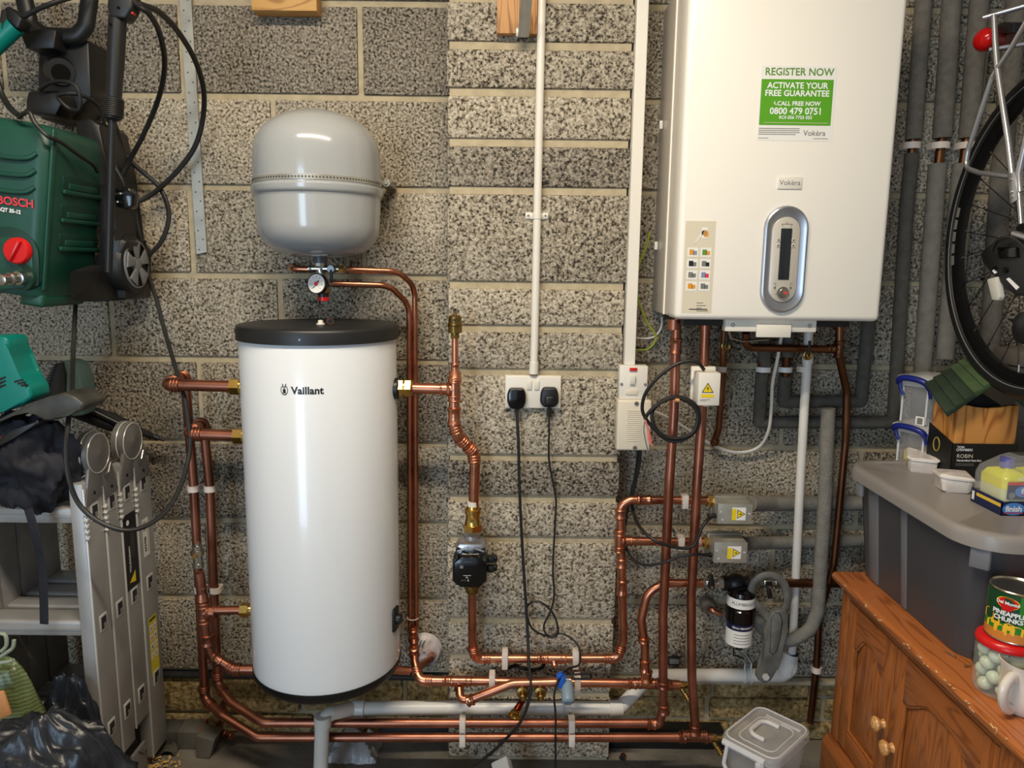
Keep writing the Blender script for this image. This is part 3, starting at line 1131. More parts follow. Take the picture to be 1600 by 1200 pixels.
# ================================================================ PIPE CLIPS
def clip(px, py, y, r, axis, label, wall=PY, w=.016, m=clip_white, group=None, plate=0):
    c = P(px, py, y)
    a = V(axis).normalized()
    mb = MB()
    R = r * 1.08
    side = a.cross(V((0, 1, 0))).normalized()
    path = []
    for k in range(13):
        th = PI * k / 12
        path.append((math.cos(th), math.sin(th)))
    outer = [(x * (R + .003), s_ * (R + .003)) for x, s_ in path]
    inner = [(x * R, s_ * R) for x, s_ in path][::-1]
    pts = outer + inner
    f = lambda u, d, k: c + side * u + V((0, -1, 0)) * d + a * k
    n = len(outer)
    for i in range(n - 1):
        vs = []
        for k in (-w / 2, w / 2):
            for (u, d) in (outer[i], outer[i + 1], inner[n - 2 - i], inner[n - 1 - i]):
                vs.append(f(u, d, k))
        mb.mesh(vs, [(0, 1, 2, 3), (7, 6, 5, 4), (0, 4, 5, 1), (2, 6, 7, 3)] + ([(0, 3, 7, 4)] if i == 0 else []) + ([(1, 5, 6, 2)] if i == n - 2 else []), m)
    bmesh.ops.remove_doubles(mb.bm, verts=mb.bm.verts, dist=.00002)
    if plate:
        mb.box(c + V((0, -(R + .0035), 0)), (w * .95, .004, plate), m, bev=.001)
        for s_ in (-1, 1):
            mb.bb(c + V((-w * .45, -(R + .003), s_ * plate / 2 - s_ * .004)), c + V((w * .45, R, s_ * plate / 2)), m)
    # saddle behind the pipe, standing off the wall
    back = min(wall - y, R + .006)
    if wall - y > R + .008:
        mb.cyl(c + V((0, R, 0)), c + V((0, wall - y, 0)), .0035, grey_print, seg=10)
    for s_ in (-1, 1):
        q = [f(s_ * (R + .003), 0, -w / 2), f(s_ * R, 0, -w / 2), f(s_ * R, -(R + .002), -w / 2), f(s_ * (R + .003), -(R + .002), -w / 2)]
        mb.prism(q, a * w, m)
    q = [f(-(R + .003), -R * 1.02, -w / 2), f(R + .003, -R * 1.02, -w / 2), f(R + .001, -max(back, R * 1.1), -w / 2), f(-(R + .001), -max(back, R * 1.1), -w / 2)]
    mb.prism(q, a * w, m)
    o = mb.build('pipe_clip', origin=c + V((0, wall - y, 0)))
    return tag(o, label, 'pipe clip', group or 'white clips holding the copper pipes')


clip(302, 763, -.1, .0112, Z, 'white clip on the outer of two copper pipes beside the ladder, upper pair', 0)
clip(328, 763, -.105, .0112, Z, 'white clip on the inner of two copper pipes beside the ladder, upper pair', 0)
clip(313, 921, -.1, .0112, Z, 'white clip on the outer of two copper pipes beside the ladder, lower pair', 0)
clip(337, 921, -.105, .0112, Z, 'white clip on the inner of two copper pipes beside the ladder, lower pair', 0)
clip(789, 1028, HB, .0112, X, 'white clip on the copper pipe below the pump, nearer the elbow', plate=.048)
clip(899, 1028, HB, .0112, X, 'white clip on the copper pipe below the pump, above the blue valve', plate=.048)
clip(769, 1063, LH, .0118, X, 'white clip half hidden behind the curved copper branch', plate=.046)
clip(902, 1066, LH, .0118, X, 'white clip on the copper pipe just past the blue valve', plate=.046)
clip(723, 1130, -.2, .0112, X, 'white clip on the upper floor-level copper pipe below the copper branch', plate=.034)
clip(723, 1152, -.2, .0112, X, 'white clip on the lowest copper pipe, in front of the plastic bag', plate=.034)
clip(893, 1130, -.2, .0112, X, 'white clip on the upper floor-level pipe below the clear saddle', plate=.034)
clip(893, 1152, -.2, .0112, X, 'white clip on the lowest copper pipe under the grey valve knob', plate=.034)
clip(1069, 782, HB, .0112, X, 'white clip on the upper zone valve pipe', 0, plate=.034)
clip(1063, 847, HB, .0112, X, 'white clip on the lower zone valve pipe', 0, plate=.034)
clip(1276, 1046, -.045, .0095, Z, 'white clip on the brown copper pipe beside the cabinet', 0)
clip(1128, 577, -.103, .0085, Z, 'white clip on the brown copper pipe behind the wiring box', 0, w=.014)

# ================================================================ WALL PLATE IN THE OPENING
mb = MB()
c = P(664, 1014, -.004)
rows = []
rnd = random.Random(8)
for a in range(9):
    rr = .049 * a / 8
    row = []
    for k in range(33):
        th = 2 * PI * k / 32
        bulge = .022 * math.sqrt(max(0, 1 - (a / 8.2) ** 2)) + .006 * noise.noise(V((math.cos(th) * a * .5, math.sin(th) * a * .5, 3.1)))
        row.append(c + V((rr * math.cos(th), -bulge if a < 8 else 0, rr * math.sin(th) * 1.02)))
    rows.append(row)
mb.sheet(rows, M('crumpled_white_film', (232, 222, 222), .35, bump=(60, .6)))
bmesh.ops.remove_doubles(mb.bm, verts=mb.bm.verts, dist=.0002)
for x0, z0, x1, z1 in ((-.008, .045, -.018, .0), (.003, .043, -.006, .02)):
    mb.tube([c + V((x0, -.018, z0 * .8)), c + V(((x0 + x1) / 2, -.026, (z0 + z1) / 2)), c + V((x1, -.027, z1))], .0016, grey_print, 6)
tag(mb.build('wall_sleeve_cover', origin=c), 'round crumpled white film over a pipe hole low on the wall', 'pipe cover')

# ================================================================ VALVES IN THE MIDDLE
t = thing('filling_valve', 'blue-handled brass valve with a pale grey cap in front of the copper pipes', 'valve', P(868, 1085, -.22))
v0 = P(866, 1064, LH - .045)
mb = MB()
c = P(878, 1064, LH - .045)
mb.hexnut(c - X * .014, c + X * .002, .017, brass)
mb.cyl(c, c + X * .022, .012, nickel)
mb.build('body', t, 30)
mb = MB()
h = c + V((-.002, -.02, .012))
mb.box(h, (.012, .022, .034), blue_pl, Matrix.Rotation(.3, 3, 'Y'), .003)
mb.box(h + V((-.006, -.003, .018)), (.018, .016, .010), blue_pl, Matrix.Rotation(-.6, 3, 'Y'), .003)
mb.build('handle', t)
mb = MB()
a, b = c + V((.012, -.012, .006)), c + V((.012, -.06, -.025))
mb.lathe(a, b - a, [(0, .012), (.006, .015), (.042, .0165), (.052, .0155), (.056, .011)], M('knob_blue_grey', (128, 146, 160), .45), 24)
mb.build('cap', t)
mb = MB()
mb.tube(fillet([c + V((.012, .004, .022)), c + V((.02, -.01, .024)), c + V((.075, -.008, .026)), c + V((.074, -.002, .008)), c + V((.03, .0, .006))], .008), .0028, black_pl, 8)
mb.build('lever', t)

for i, (px, py, lb) in enumerate(((817, 1088, 'brass nozzle tap under the curved copper branch, nearer the air vent pipe'), (845, 1088, 'brass nozzle tap under the curved copper branch, nearer the blue valve'))):
    t = thing('drain_tap', lb, 'tap', P(px, py, LH - .05), 'brass nozzle taps under the branch')
    c = P(px - 1, 1076, LH - .03)
    ax = (P(px, 1096, LH - .10) - c).normalized()
    mb = MB()
    mb.lathe(c, ax, [(0, .012), (.006, .0148), (.026, .0152), (.028, .0085), (.054, .0078), (.056, .006), (.052, .0042)], brass_old, 20)
    mb.hexnut(c + ax * .006, c + ax * .016, .017, brass_old)
    mb.build('body', t, 30)
    mb = MB()
    mb.cyl(c - ax * .012, c + ax * .002, .0095, copper_dull)
    mb.build('stub', t)
t = thing('drain_branch', 'red-brown copper branch ending in an open brass bell below the nozzle taps', 'pipe fitting', P(805, 1116, -.2))
mb = MB()
a, b = P(822, 1080, LH + .01), P(806, 1112, LH - .03)
mb.tube([a, a.lerp(b, .5) + V((0, -.006, 0)), b], .0085, M('red_copper', (120, 44, 30), .35, 1.0), 14)
mb.build('pipe', t)
mb = MB()
ax = (V((-.35, -1, -.45))).normalized()
mb.lathe(b - ax * .012, ax, [(0, .008), (.01, .0095), (.014, .014), (.024, .0165), (.025, .0148), (.014, .010), (.006, .008)], brass, 22)
mb.build('bell', t)

# ================================================================ SOCKET, PLUGS, CONDUIT
WY = PY - .012
t = thing('double_socket', 'white double wall socket with two switches on the pier', 'socket', P(833, 640, PY))
c = P(833, 613, WY)
mb = MB()
mb.box(c + V((0, .006, 0)), (.141, .014, .083), white_pl, bev=.003, seg=3)
mb.box(c + V((0, .012, 0)), (.143, .004, .085), cream_pl, bev=.001)
mb.build('plate', t)
for x in (-.0095, .0095):
    mb = MB()
    mb.box(c + V((x, -.002, .018)), (.0115, .006, .022), white_pl, Matrix.Rotation(.1, 3, 'X'), .0012)
    mb.box(c + V((x, -.0005, .018)), (.0135, .002, .0245), cream_pl)
    mb.build('switch', t)


def plug_cord(lb, px, py, gloss, pts, rr, grp):
    t = thing('power_cord', lb, 'power cord', P(px, py + 22, WY), grp)
    m = black_gloss if gloss else black_pl
    c = P(px, py, WY)
    mb = MB()
    if gloss:
        q = [(-.018, .026), (.018, .026), (.0235, .012), (.0235, -.008), (.017, -.024), (.008, -.027), (-.008, -.027), (-.017, -.024), (-.0235, -.008), (-.0235, .012)]
        mb.prism([c + V((x, -.022, y)) for x, y in q], (0, .0255, 0), m, .005, 3)
    else:
        q = [(-.016, .026), (.016, .026), (.0225, .012), (.0235, -.012), (.014, -.024), (-.014, -.024), (-.0235, -.012), (-.0225, .012)]
        mb.prism([c + V((x, -.02, y)) for x, y in q], (0, .0235, 0), m, .005, 3)
        mb.box(c + V((0, -.022, -.006)), (.024, .012, .024), m, bev=.005, seg=3)
        for k in range(4):
            mb.box(c + V((0, -.012, -.029 - k * .006)), (.013, .011, .0038), m, bev=.001)
    mb.build('plug', t)
    mb = MB()
    mb.tube(catmull([c + V((0, -.01, -.024))] + [P(*p) for p in pts], 9), rr, black_rub, 9)
    mb.build('cable', t)
    return t


plug_cord('glossy black plug in the double socket, its cable falling straight to the floor', 807, 621, True, [(810, 690, -.14), (812, 770, -.14), (817, 870, -.14), (824, 980, -.16), (826, 1030, -.19), (829, 1080, -.225), (815, 1125, -.235), (785, 1160, -.225), (758, 1184, -.21), (738, 1197, -.2)], .0039, 'power cords at the double socket')
plug_cord('matt black plug in the double socket, its thin cable looping above the copper', 858, 620, False, [(858, 672, -.135), (858, 720, -.13), (868, 775, -.125), (868, 805, -.125), (864, 885, -.128), (866, 928, -.13), (861, 953, -.132), (850, 977, -.135), (853, 990, -.14), (862, 996, -.14), (872, 987, -.14), (866, 962, -.14), (850, 944, -.138), (834, 940, -.135), (823, 950, -.132), (826, 971, -.132), (835, 985, -.134), (857, 994, -.136), (877, 990, -.14), (896, 1000, -.15), (906, 1016, -.165), (905, 1038, -.18), (890, 1044, -.2), (876, 1056, -.225), (866, 1085, -.235), (868, 1115, -.235), (868, 1150, -.23), (868, 1200, -.2)], .0027, 'power cords at the double socket')

t = thing('cable_conduit', 'white round conduit running down the pier to the double socket', 'conduit', P(834, 585, PY))
mb = MB()
c0, c1 = P(833.5, 584, PY - .0115), P(834.5, 566, PY - .0115)
mb.tube([P(847, -20, PY - .0115), P(835, 540, PY - .0115), c0], .0098, white_pl, 16)
mb.build('tube', t)
mb = MB()
mb.cyl(c0, c1, .0118, white_pl)
mb.build('adaptor', t)
mb = MB()
c = P(839, 337, PY - .0115)
mb.cyl(c - Z * .008, c + Z * .008, .0112, white_pl)
mb.box(c + V((0, .0095, 0)), (.056, .003, .016), white_pl, bev=.001)
for s_ in (-1, 1):
    mb.cyl(c + V((s_ * .021, .009, 0)), c + V((s_ * .021, .005, 0)), .0055, white_pl)
    mb.cyl(c + V((s_ * .021, .005, 0)), c + V((s_ * .021, .0045, 0)), .003, grey_print)
mb.build('saddle_clip', t)

# shelf bearers along the top
mb = MB()
a = P(393, 16, -.05)
mb.bb(a, (P(495, 16, -.05).x, -.002, a.z + .1), wood_raw, .002)
o = tag(mb.build('wooden_bearer', origin=a), 'pale wooden block fixed to the wall above the grey vessel', 'wood block')
mb = MB()
a = P(776, 52, PY - .022)
b = P(839, 52, PY - .022)
mb.bb(a, (b.x, PY + .002, a.z + .12), pine_mat('wood_batten', (196, 144, 88), (140, 94, 52), 30, 'Z', .1, .6, False), .002)
tag(mb.build('wooden_batten', origin=a), 'upright wooden batten at the top of the pier behind a metal bracket', 'wood block')
mb = MB()
a, b = P(818, 57, PY - .04), P(824, -20, PY - .12)
mb.tube([a, b], .013, steel, 4, flat=.35)
mb.bb(P(806, 57, PY - .03), P(827, 45, PY - .022), steel, .001)
mb.bb(P(822, 56, PY - .026), P(826, -20, PY - .022), steel)
tag(mb.build('shelf_bracket', origin=a), 'grey metal bracket screwed over the wooden batten on the pier', 'bracket')

# perforated strap on the wall
t = thing('perforated_strip', 'long zinc builder\'s strip with small holes nailed up the block wall', 'metal strip', P(315, 396, 0))
mb = MB()
q = [P(280, -10, -.006), P(298, -10, -.006), P(323, 394, -.006), P(307, 397, -.006)]
mb.prism(q, (0, .005, 0), steel)
for k in range(26):
    fy = (k + .6) / 26
    L, R = q[0].lerp(q[3], fy), q[1].lerp(q[2], fy)
    h = L.lerp(R, .3 if k % 2 else .72)
    mb.cyl(h, h + V((0, -.0004, 0)), .0021, hole, seg=8)
mb.build('strip', t)

# ================================================================ TRUNKING AND SPUR
t = thing('cable_trunking', 'white square trunking down the edge of the pier to the fused spur', 'trunking', P(985, 570, -.12))
mb = MB()
x0, x1 = P(983, 360, -.13).x, P(1000.5, 360, -.13).x
zb = P(980, 570, -.13).z
mb.bb((x0, -.13, zb), (x1, PY + .05, 2.49), white_pl, .0015)
mb.bb((x0 + .002, -.1312, zb), (x1 - .002, -.1295, 2.49), white_pl)
mb.build('trunk', t)
SPY = -.145
t = thing('fused_spur', 'white fused spur switch with a small red neon at the foot of the trunking', 'switch', P(990, 624, -.12))
mb = MB()
a, b = P(967, 624, SPY), P(1013, 572, SPY)
c = (a + b) / 2
w, h = b.x - a.x, b.z - a.z
mb.box(c + V((0, .018, 0)), (w, .034, h), white_pl, bev=.0025)
for s_ in (-1, 1):
    mb.cyl(c + V((s_ * w * .42, .001, -.004)), c + V((s_ * w * .42, -.001, -.004)), .0035, grey_print)
mb.box(c + V((-.004, -.0008, -.024)), (.03, .003, .012), cream_pl, bev=.001)
mb.build('plate', t)
mb = MB()
mb.box(c + V((-.002, -.0015, .034)), (.019, .004, .0075), red_pl, bev=.001)
mb.build('neon', t)
mb = MB()
mb.box(c + V((-.003, -.003, .008)), (.013, .007, .022), white_pl, Matrix.Rotation(.12, 3, 'X'), .0012)
mb.build('switch', t)
t = thing('junction_box', 'cream ribbed wiring centre box under the fused spur', 'junction box', P(990, 705, -.12))
mb = MB()
a, b = P(963, 704, SPY - .012), P(1019, 626, SPY - .012)
c = (a + b) / 2
w, h = b.x - a.x, b.z - a.z
mb.box(c + V((0, .022, 0)), (w, .044, h), cream_pl, bev=.005, seg=3)
for k in range(16):
    mb.box(c + V((0, -.0004, -h * .3 + k * h * .04)), (w * .42, .0016, .0014), cream_pl)
mb.build('cover', t)
for s_ in (-1, 1):
    mb = MB()
    mb.cyl(c + V((.004, .002, s_ * h * .44)), c + V((.004, -.0015, s_ * h * .44)), .0055, grey_print)
    mb.box(c + V((.004, -.0018, s_ * h * .44)), (.008, .001, .0014), black_print)
    mb.build('screw', t)


def cable(name, lb, pts, r, m=black_rub, cat='cable', group=None, n=9):
    mb = MB()
    q = [P(*p) for p in pts]
    mb.tube(catmull(q, n), r, m, 9)
    return tag(mb.build(name, origin=min(q, key=lambda v: v.z)), lb, cat, group)


cable('cable', 'black cable from the cream wiring centre round to the upper zone valve', [(1001, 702, -.12), (998, 730, -.12), (990, 765, -.11), (987, 785, -.115), (992, 808, -.15), (1003, 828, -.2), (1025, 845, -.235), (1055, 855, -.235), (1075, 856, -.235), (1087, 848, -.235), (1097, 824, -.235), (1108, 810, -.22), (1121, 806, -.18)], .0042)
cable('cable', 'second black cable leaving the wiring centre and sagging to the lower zone valve', [(997, 702, -.115), (993, 740, -.11), (980, 800, -.09), (975, 840, -.1), (980, 860, -.14), (992, 876, -.18), (1012, 883, -.21), (1040, 878, -.23), (1060, 870, -.235), (1090, 866, -.235), (1114, 868, -.18)], .0036)
t = thing('cable_coil', 'coiled black cable with bare coloured ends hanging in front of the copper riser', 'cable', P(1056, 690, -.24))
mb = MB()
pts = [(1100, 578, -.245), (1092, 568, -.25), (1078, 564, -.25), (1055, 570, -.25), (1030, 588, -.245), (1010, 612, -.24), (1003.5, 636, -.235), (1009, 654, -.235), (1024, 672, -.24), (1042, 687, -.245), (1062, 689, -.25), (1085, 675, -.25), (1093, 650, -.25), (1084, 630, -.25), (1060, 620, -.25), (1038, 624, -.25), (1021, 640, -.25), (1019, 655, -.252), (1029, 675, -.252), (1052, 685, -.254), (1080, 678, -.255), (1090, 655, -.256), (1083, 634, -.256), (1060, 622, -.256), (1038, 626, -.256), (1018, 640, -.256), (1009, 652, -.25), (1008, 655, -.25)]
mb.tube(catmull([P(*p) for p in pts], 8), .0043, black_rub, 9)
mb.build('cable', t)
mb = MB()
mb.cyl(P(1055, 625.5, -.265), P(1061, 625.5, -.265), .0042, M('orange_tag', (216, 150, 90), .5))
mb.build('tie', t)
for m_, q in ((M('pink_wire', (226, 128, 116), .45), [(1008, 655, -.25), (1012, 670, -.25), (1014, 688, -.25), (1020, 697, -.25)]), (M('grey_wire', (110, 112, 112), .45), [(1008, 655, -.25), (1006, 672, -.25), (1009, 690, -.25), (1013, 707, -.25)]), (M('rose_wire', (210, 110, 100), .45), [(1008, 655, -.25), (1013, 672, -.25), (1018, 690, -.25)])):
    mb = MB()
    mb.tube(catmull([P(*p) for p in q], 6), .0014 if 'grey' in m_.name else .0024, m_, 8)
    mb.build('wire', t)
cable('cable', 'cream cable sagging across the wall from the wiring centre up to the boiler', [(1019, 642, -.13), (1040, 651, -.09), (1070, 668, -.05), (1100, 688, -.03), (1135, 704, -.02), (1165, 706, -.02), (1188, 696, -.03), (1201, 672, -.06), (1205, 640, -.08), (1207, 600, -.1), (1214, 565, -.12), (1222, 520, -.14)], .0042, white_pl)
eg = M('earth_yellow_green', (150, 168, 40), .45)
cable('earth_wire', 'green and yellow earth wire looping from the boiler side behind the trunking', [(1015, 362, -.05), (1010, 385, -.04), (999, 412, -.04), (995, 448, -.04), (1000, 478, -.04), (1012, 505, -.04), (1023, 520, -.04), (1024, 533, -.04), (1010, 546, -.04), (984, 546, -.03)], .0026, eg, 'wire')
cable('cable', 'white cable loop between the trunking and the lower corner of the boiler', [(1034, 495, -.03), (1033, 512, -.03), (1022, 526, -.03), (1003, 529, -.03), (984, 525, -.02)], .0028, white_pl)


def warn(mb, to, s, turn=0):
    """yellow hazard triangle with a black bolt"""
    ca, sa = math.cos(turn), math.sin(turn)
    R = lambda pts: [(x * ca - y * sa, x * sa + y * ca) for x, y in pts]
    poly(mb, to, R([(-.58 * s, -.4 * s), (.58 * s, -.4 * s), (0, .6 * s)]), black_print)
    to2 = lambda x, y: to(x, y) + V((0, -.0003, 0))
    to3 = lambda x, y: to(x, y) + V((0, -.0006, 0))
    poly(mb, to2, R([(-.46 * s, -.335 * s), (.46 * s, -.335 * s), (0, .46 * s)]), yellow_print)
    poly(mb, to3, R([(.04 * s, .28 * s), (-.12 * s, -.02 * s), (.0, -.02 * s), (-.05 * s, -.26 * s), (.12 * s, .06 * s), (.01 * s, .06 * s)]), black_print)


t = thing('wiring_box', 'white wiring box with a yellow hazard triangle clipped on the copper riser', 'junction box', P(1105, 637, -.22))
BY = -.262
a, b = P(1090, 634, BY), P(1127, 583, BY)
c = (a + b) / 2
w, h = b.x - a.x, b.z - a.z
mb = MB()
mb.box(c + V((0, .032, 0)), (w, .064, h), white_pl, bev=.003)
mb.box(c + V((-.001, .06, .003)), (w + .008, .012, h + .01), white_pl, bev=.003)
mb.lathe(c + V((-.003, .012, -h / 2 + .001)), -Z, [(0, .009), (.003, .008), (.005, .004)], white_pl, 14)
mb.build('case', t)
mb = MB()
tp = flat(c + V((0, -.0006, 0)))
warn(mb, lambda x, y: tp(x - .004, y + .002), .024)
rect(mb, tp, -.019, -.019, .011, -.0115, yellow_print)
rect(mb, tp, -.021, -.0245, .003, -.0235, grey_print)
rect(mb, tp, -.021, -.0275, -.006, -.0265, grey_print)
mb.build('label', t)

# ---- the zone valves
for k, (x0, x1, yt, yb, tx, py, lb) in enumerate(((1121, 1176, 788, 818, 1117, 782, 'upper zone valve with a steel box, hazard label and brass body'), (1115, 1168, 848, 879, 1110, 847, 'lower zone valve with a steel box, hazard label and brass body'))):
    t = thing('zone_valve', lb, 'valve', P(x0, yb, -.17), 'steel-boxed zone valves')
    Yf = -.205
    a, b = P(x0, yb, Yf), P(x1, yt, Yf)
    c = (a + b) / 2
    w, h = b.x - a.x, b.z - a.z
    mb = MB()
    mb.box(c + V((0, .04, 0)), (w, .08, h), steel, bev=.002)
    mb.box(c + V((0, .001, 0)), (w + .001, .003, h + .001), steel, bev=.0008)
    mb.box(c + V((0, .065, 0)), (w + .006, .022, h + .006), steel, bev=.002)
    for sx, sz in ((-.42, .1), (.42, .02), (-.36, -.3)):
        mb.cyl(c + V((w * sx, 0, h * sz)), c + V((w * sx, -.0015, h * sz)), .0028, alu_edge, seg=10)
    mb.build('actuator_box', t)
    mb = MB()
    tp = flat(c + V((w * .11, -.0008, 0)))
    rect(mb, tp, -.017, -.016, .017, .017, label_white)
    tq = lambda x, y: tp(x, y) + V((0, -.0003, 0))
    rect(mb, tq, -.017, -.016, -.0065, .013, yellow_print)
    warn(mb, lambda x, y: tq(x + .004, y), .0205, -PI / 2)
    mb.build('label', t)
    mb = MB()
    c = P(1107 if k == 0 else 1101, py, HB)
    mb.hexnut(c - X * .004, c + X * .012, .017, brass)
    mb.cyl(c + X * .01, c + X * .055, .0105, brass_old)
    if k:
        mb.cyl(c - X * .022, c - X * .010, .0125, M('tape_pink', (222, 178, 162), .6))
    mb.build('body', t, 30)
    mb = MB()
    e = P(x0 - 1, yb - 12, Yf + .02)
    mb.lathe(e, -X, [(0, .0065), (.010, .0062), (.014, .0048), (.022, .0045)], black_pl, 12)
    mb.build('cable_gland', t)

# ================================================================ WASTE PIPES
t = thing('waste_pipe', 'white plastic waste pipe dropping to the floor and rising again behind the filter', 'pipe', P(500, 1195, -.235))
wp = [P(500, 1235, -.24), P(504, 1117, -.24), P(552, 1107, -.16), P(700, 1106, -.135), P(968, 1107, -.135), P(1016, 1056, -.05), P(1222, 1055, -.05), P(1236, 1046, -.05), P(1236, 1022, -.05)]
wp = [V((wp[0].x, wp[0].y, 0.0))] + wp[1:]
mb = MB()
mb.tube(fillet(wp, [0, .026, .03, .1, .03, .02, .02, .018, .01]), .0185, white_pipe, 22)
mb.build('pipe', t, 50)
for a, b, nm in ((wp[1] - Z * .03, wp[1] - Z * .002, 'elbow'), (wp[2] - X * .004, wp[2] + X * .03, 'socket'), (P(952, 1107, -.135), P(972, 1106, -.132), 'elbow'), (P(1227, 1052, -.05), P(1236, 1020, -.05), 'elbow')):
    mb = MB()
    d = (b - a).normalized()
    L = (b - a).length
    mb.lathe(a, d, [(0, .0188), (.0005, .0215), (L - .0005, .0215), (L, .0188)], white_pipe, 24)
    if nm == 'elbow' and a.z < .1:
        mb.tube(fillet([wp[1] - Z * .02, wp[1], wp[1].lerp(wp[2], .45)], .022), .0203, white_pipe, 22)
    mb.build(nm, t, 40)
mb = MB()
mb.torus(P(1236, 1021, -.05), Z, .0165, .0035, black_rub)
mb.build('seal', t)
t = thing('condensate_pipe', 'thin white pipe from the boiler down into the waste pipe', 'pipe', P(1236, 1025, -.05))
mb = MB()
cp = [P(1264, 505, -.13), P(1262, 560, -.13), P(1257, 630, -.125), P(1249, 780, -.105), P(1239, 1000, -.05), P(1237, 1030, -.05)]
mb.tube(fillet(cp, .1), .0112, white_pipe, 16)
mb.build('pipe', t)
for py, x, yy in ((1000, 1238.6, -.05), (560, 1262, -.128)):
    mb = MB()
    c = P(x, py, yy)
    mb.cyl(c - Z * .012, c + Z * .012, .0135, white_pipe)
    mb.build('coupling', t)
clip(1257.5, 577, -.122, .0113, Z, 'white clip on the thin white pipe under the boiler', 0, w=.014)


def saddle(px, py, y, r, label, wall):
    c = P(px, py, y)
    mb = MB()
    pts = [c + V((0, -(r + .003) * math.sin(a), (r + .003) * math.cos(a))) for a in [PI * k / 12 for k in range(13)]]
    top = pts[0] + V((0, 0, .012))
    path = [V((c.x, wall, top.z + .004)), V((c.x, c.y - .006, top.z + .004)), pts[0] + V((0, -.004, .002))] + pts[1:]
    for dx in (-.009, .009):
        mb.tube([p + X * dx for p in path], .0022, clear_edge, 8)
    vs = [p + X * s_ * .009 for p in path for s_ in (-1, 1)]
    mb.mesh(vs, [(2 * i, 2 * i + 1, 2 * i + 3, 2 * i + 2) for i in range(len(path) - 1)], clear_pl)
    tag(mb.build('pipe_saddle', origin=c), label, 'pipe clip', 'clear saddles on the waste pipe')


saddle(885, 1107, -.135, .0185, 'clear plastic saddle on the waste pipe beneath the grey valve cap', PY)
saddle(1167, 1055, -.05, .0185, 'clear plastic saddle on the waste pipe beneath the black filter', 0)

# ---- small fittings
cable('cable', 'short length of black cable tucked between the two copper pipes below the pump', [(792, 1045, -.13), (806, 1040, -.15), (818, 1044, -.165), (832, 1047, -.16), (846, 1043, -.13), (850, 1036, -.12)], .0055, black_gloss)
for a, b, lb in (((346, 1104, -.05), (357, 1122, -.1), 'capped copper stub behind the bend of the upper floor-level pipe'), ((338, 1140, -.04), (362, 1150, -.07), 'capped copper stub low behind the lowest pipe beside the metal offcut')):
    mb = MB()
    p, q = P(*a), P(*b)
    mb.tube([V((p.x, -.005, p.z)), p, q], .0085, copper_dull, 14)
    bead(mb, q, q - p, .009, copper)
    bead(mb, q.lerp(p, .35), q - p, .009, copper)
    mb.cyl(q, q + (q - p).normalized() * .003, .0085, copper)
    tag(mb.build('copper_stub', origin=p), lb, 'pipe')
mb = MB()
a, b = P(1044, 1040, -.012), P(1063, 1028, -.012)
mb.bb(a, (b.x, -.001, b.z), dk_grey, .002)
mb.bb(a + V((.002, -.008, .008)), (b.x - .004, -.012, b.z - .002), mid_grey, .002)
tag(mb.build('wall_bracket', origin=a), 'small dark grey metal bracket on the wall between the two copper risers', 'bracket')
mb = MB()
c = P(645, 965, -.045)
mb.torus(c, Z, .0155, .0018, clip_white, 24, 8)
tag(mb.build('cable_tie', origin=c), 'thin white tie round the close pair of thin copper pipes', 'cable tie')

# ================================================================ BOILER
BF = -0.29
XL, XR, BZ, BT = P(1054, 499, BF).x, P(1375, 502, BF).x, P(1220, 501, BF).z, 1.985
t = thing('boiler', 'white wall hung gas boiler with a silver oval control panel and stickers', 'boiler', ((XL + XR) / 2, 0, BZ))
mb = MB()
mb.bb((XL, BF, BZ), (XR, -.195, BT), boiler_white, .012, 4)
mb.build('casing', t)
mb = MB()
gp = M('boiler_frame_grey', (206, 196, 182), .3)
mb.bb((XL + .002, -.2, BZ + .004), (XR - .002, -.004, BT - .005), gp, .002)
mb.bb((XL - .001, -.165, BZ + .004), (XL + .006, -.155, BT - .004), boiler_white)
for zz in (1.405, 1.7):
    mb.box((XL - .003, -.05, zz), (.008, .008, .02), white_pl, bev=.001)
tp = flat((XL + .0015, -.06, 1.29), (0, -1, 0), Z)
for k in range(9):
    rect(mb, lambda x, y: tp(x, y), -.022, -.03 + k * .007, .008 if k % 3 else .018, -.029 + k * .007, grey_print)
mb.build('back_frame', t)
mb = MB()
mb.bb((XL + .03, -.25, BZ - .016), (XR - .05, -.03, BZ + .004), black_pl)
mb.build('underside', t)
mb = MB()
a, b = P(1133, 518, BF + .02), P(1277, 500, BF + .02)
mb.bb(a, (b.x, BF + .05, BZ + .002), white_pl, .003)
c = (a + b) / 2
for s_ in (-1, 1):
    k = c + X * s_ * .088 + Z * .001
    mb.torus(k + V((0, -.001, 0)), (0, 1, 0), .0035, .0009, grey_print, 14, 6)
mb.bb((c.x + .028, BF + .0185, a.z), (c.x + .044, BF + .03, a.z + .016), black_pl)
mb.build('fixing_bracket', t)
mb = MB()
a, b = P(1182, 527, BF + .008), P(1237, 508, BF + .008)
mb.bb(a, (b.x, BF + .016, b.z), white_pl, .0015)
mb.build('flap', t)
mb = MB()
for px in (1053, 1102, 1134, 1312):
    q = P(px, 507, -.19 if px < 1120 else -.13)
    mb.cyl(q + Z * .012, q - Z * .012, .0155, black_pl if px == 1134 else copper_dull)
mb.tube([P(1138, 516, BF + .05), P(1142, 528, BF + .06), P(1160, 533, BF + .09), P(1200, 530, BF + .11)], .003, nickel, 8)
mb.build('connector', t)
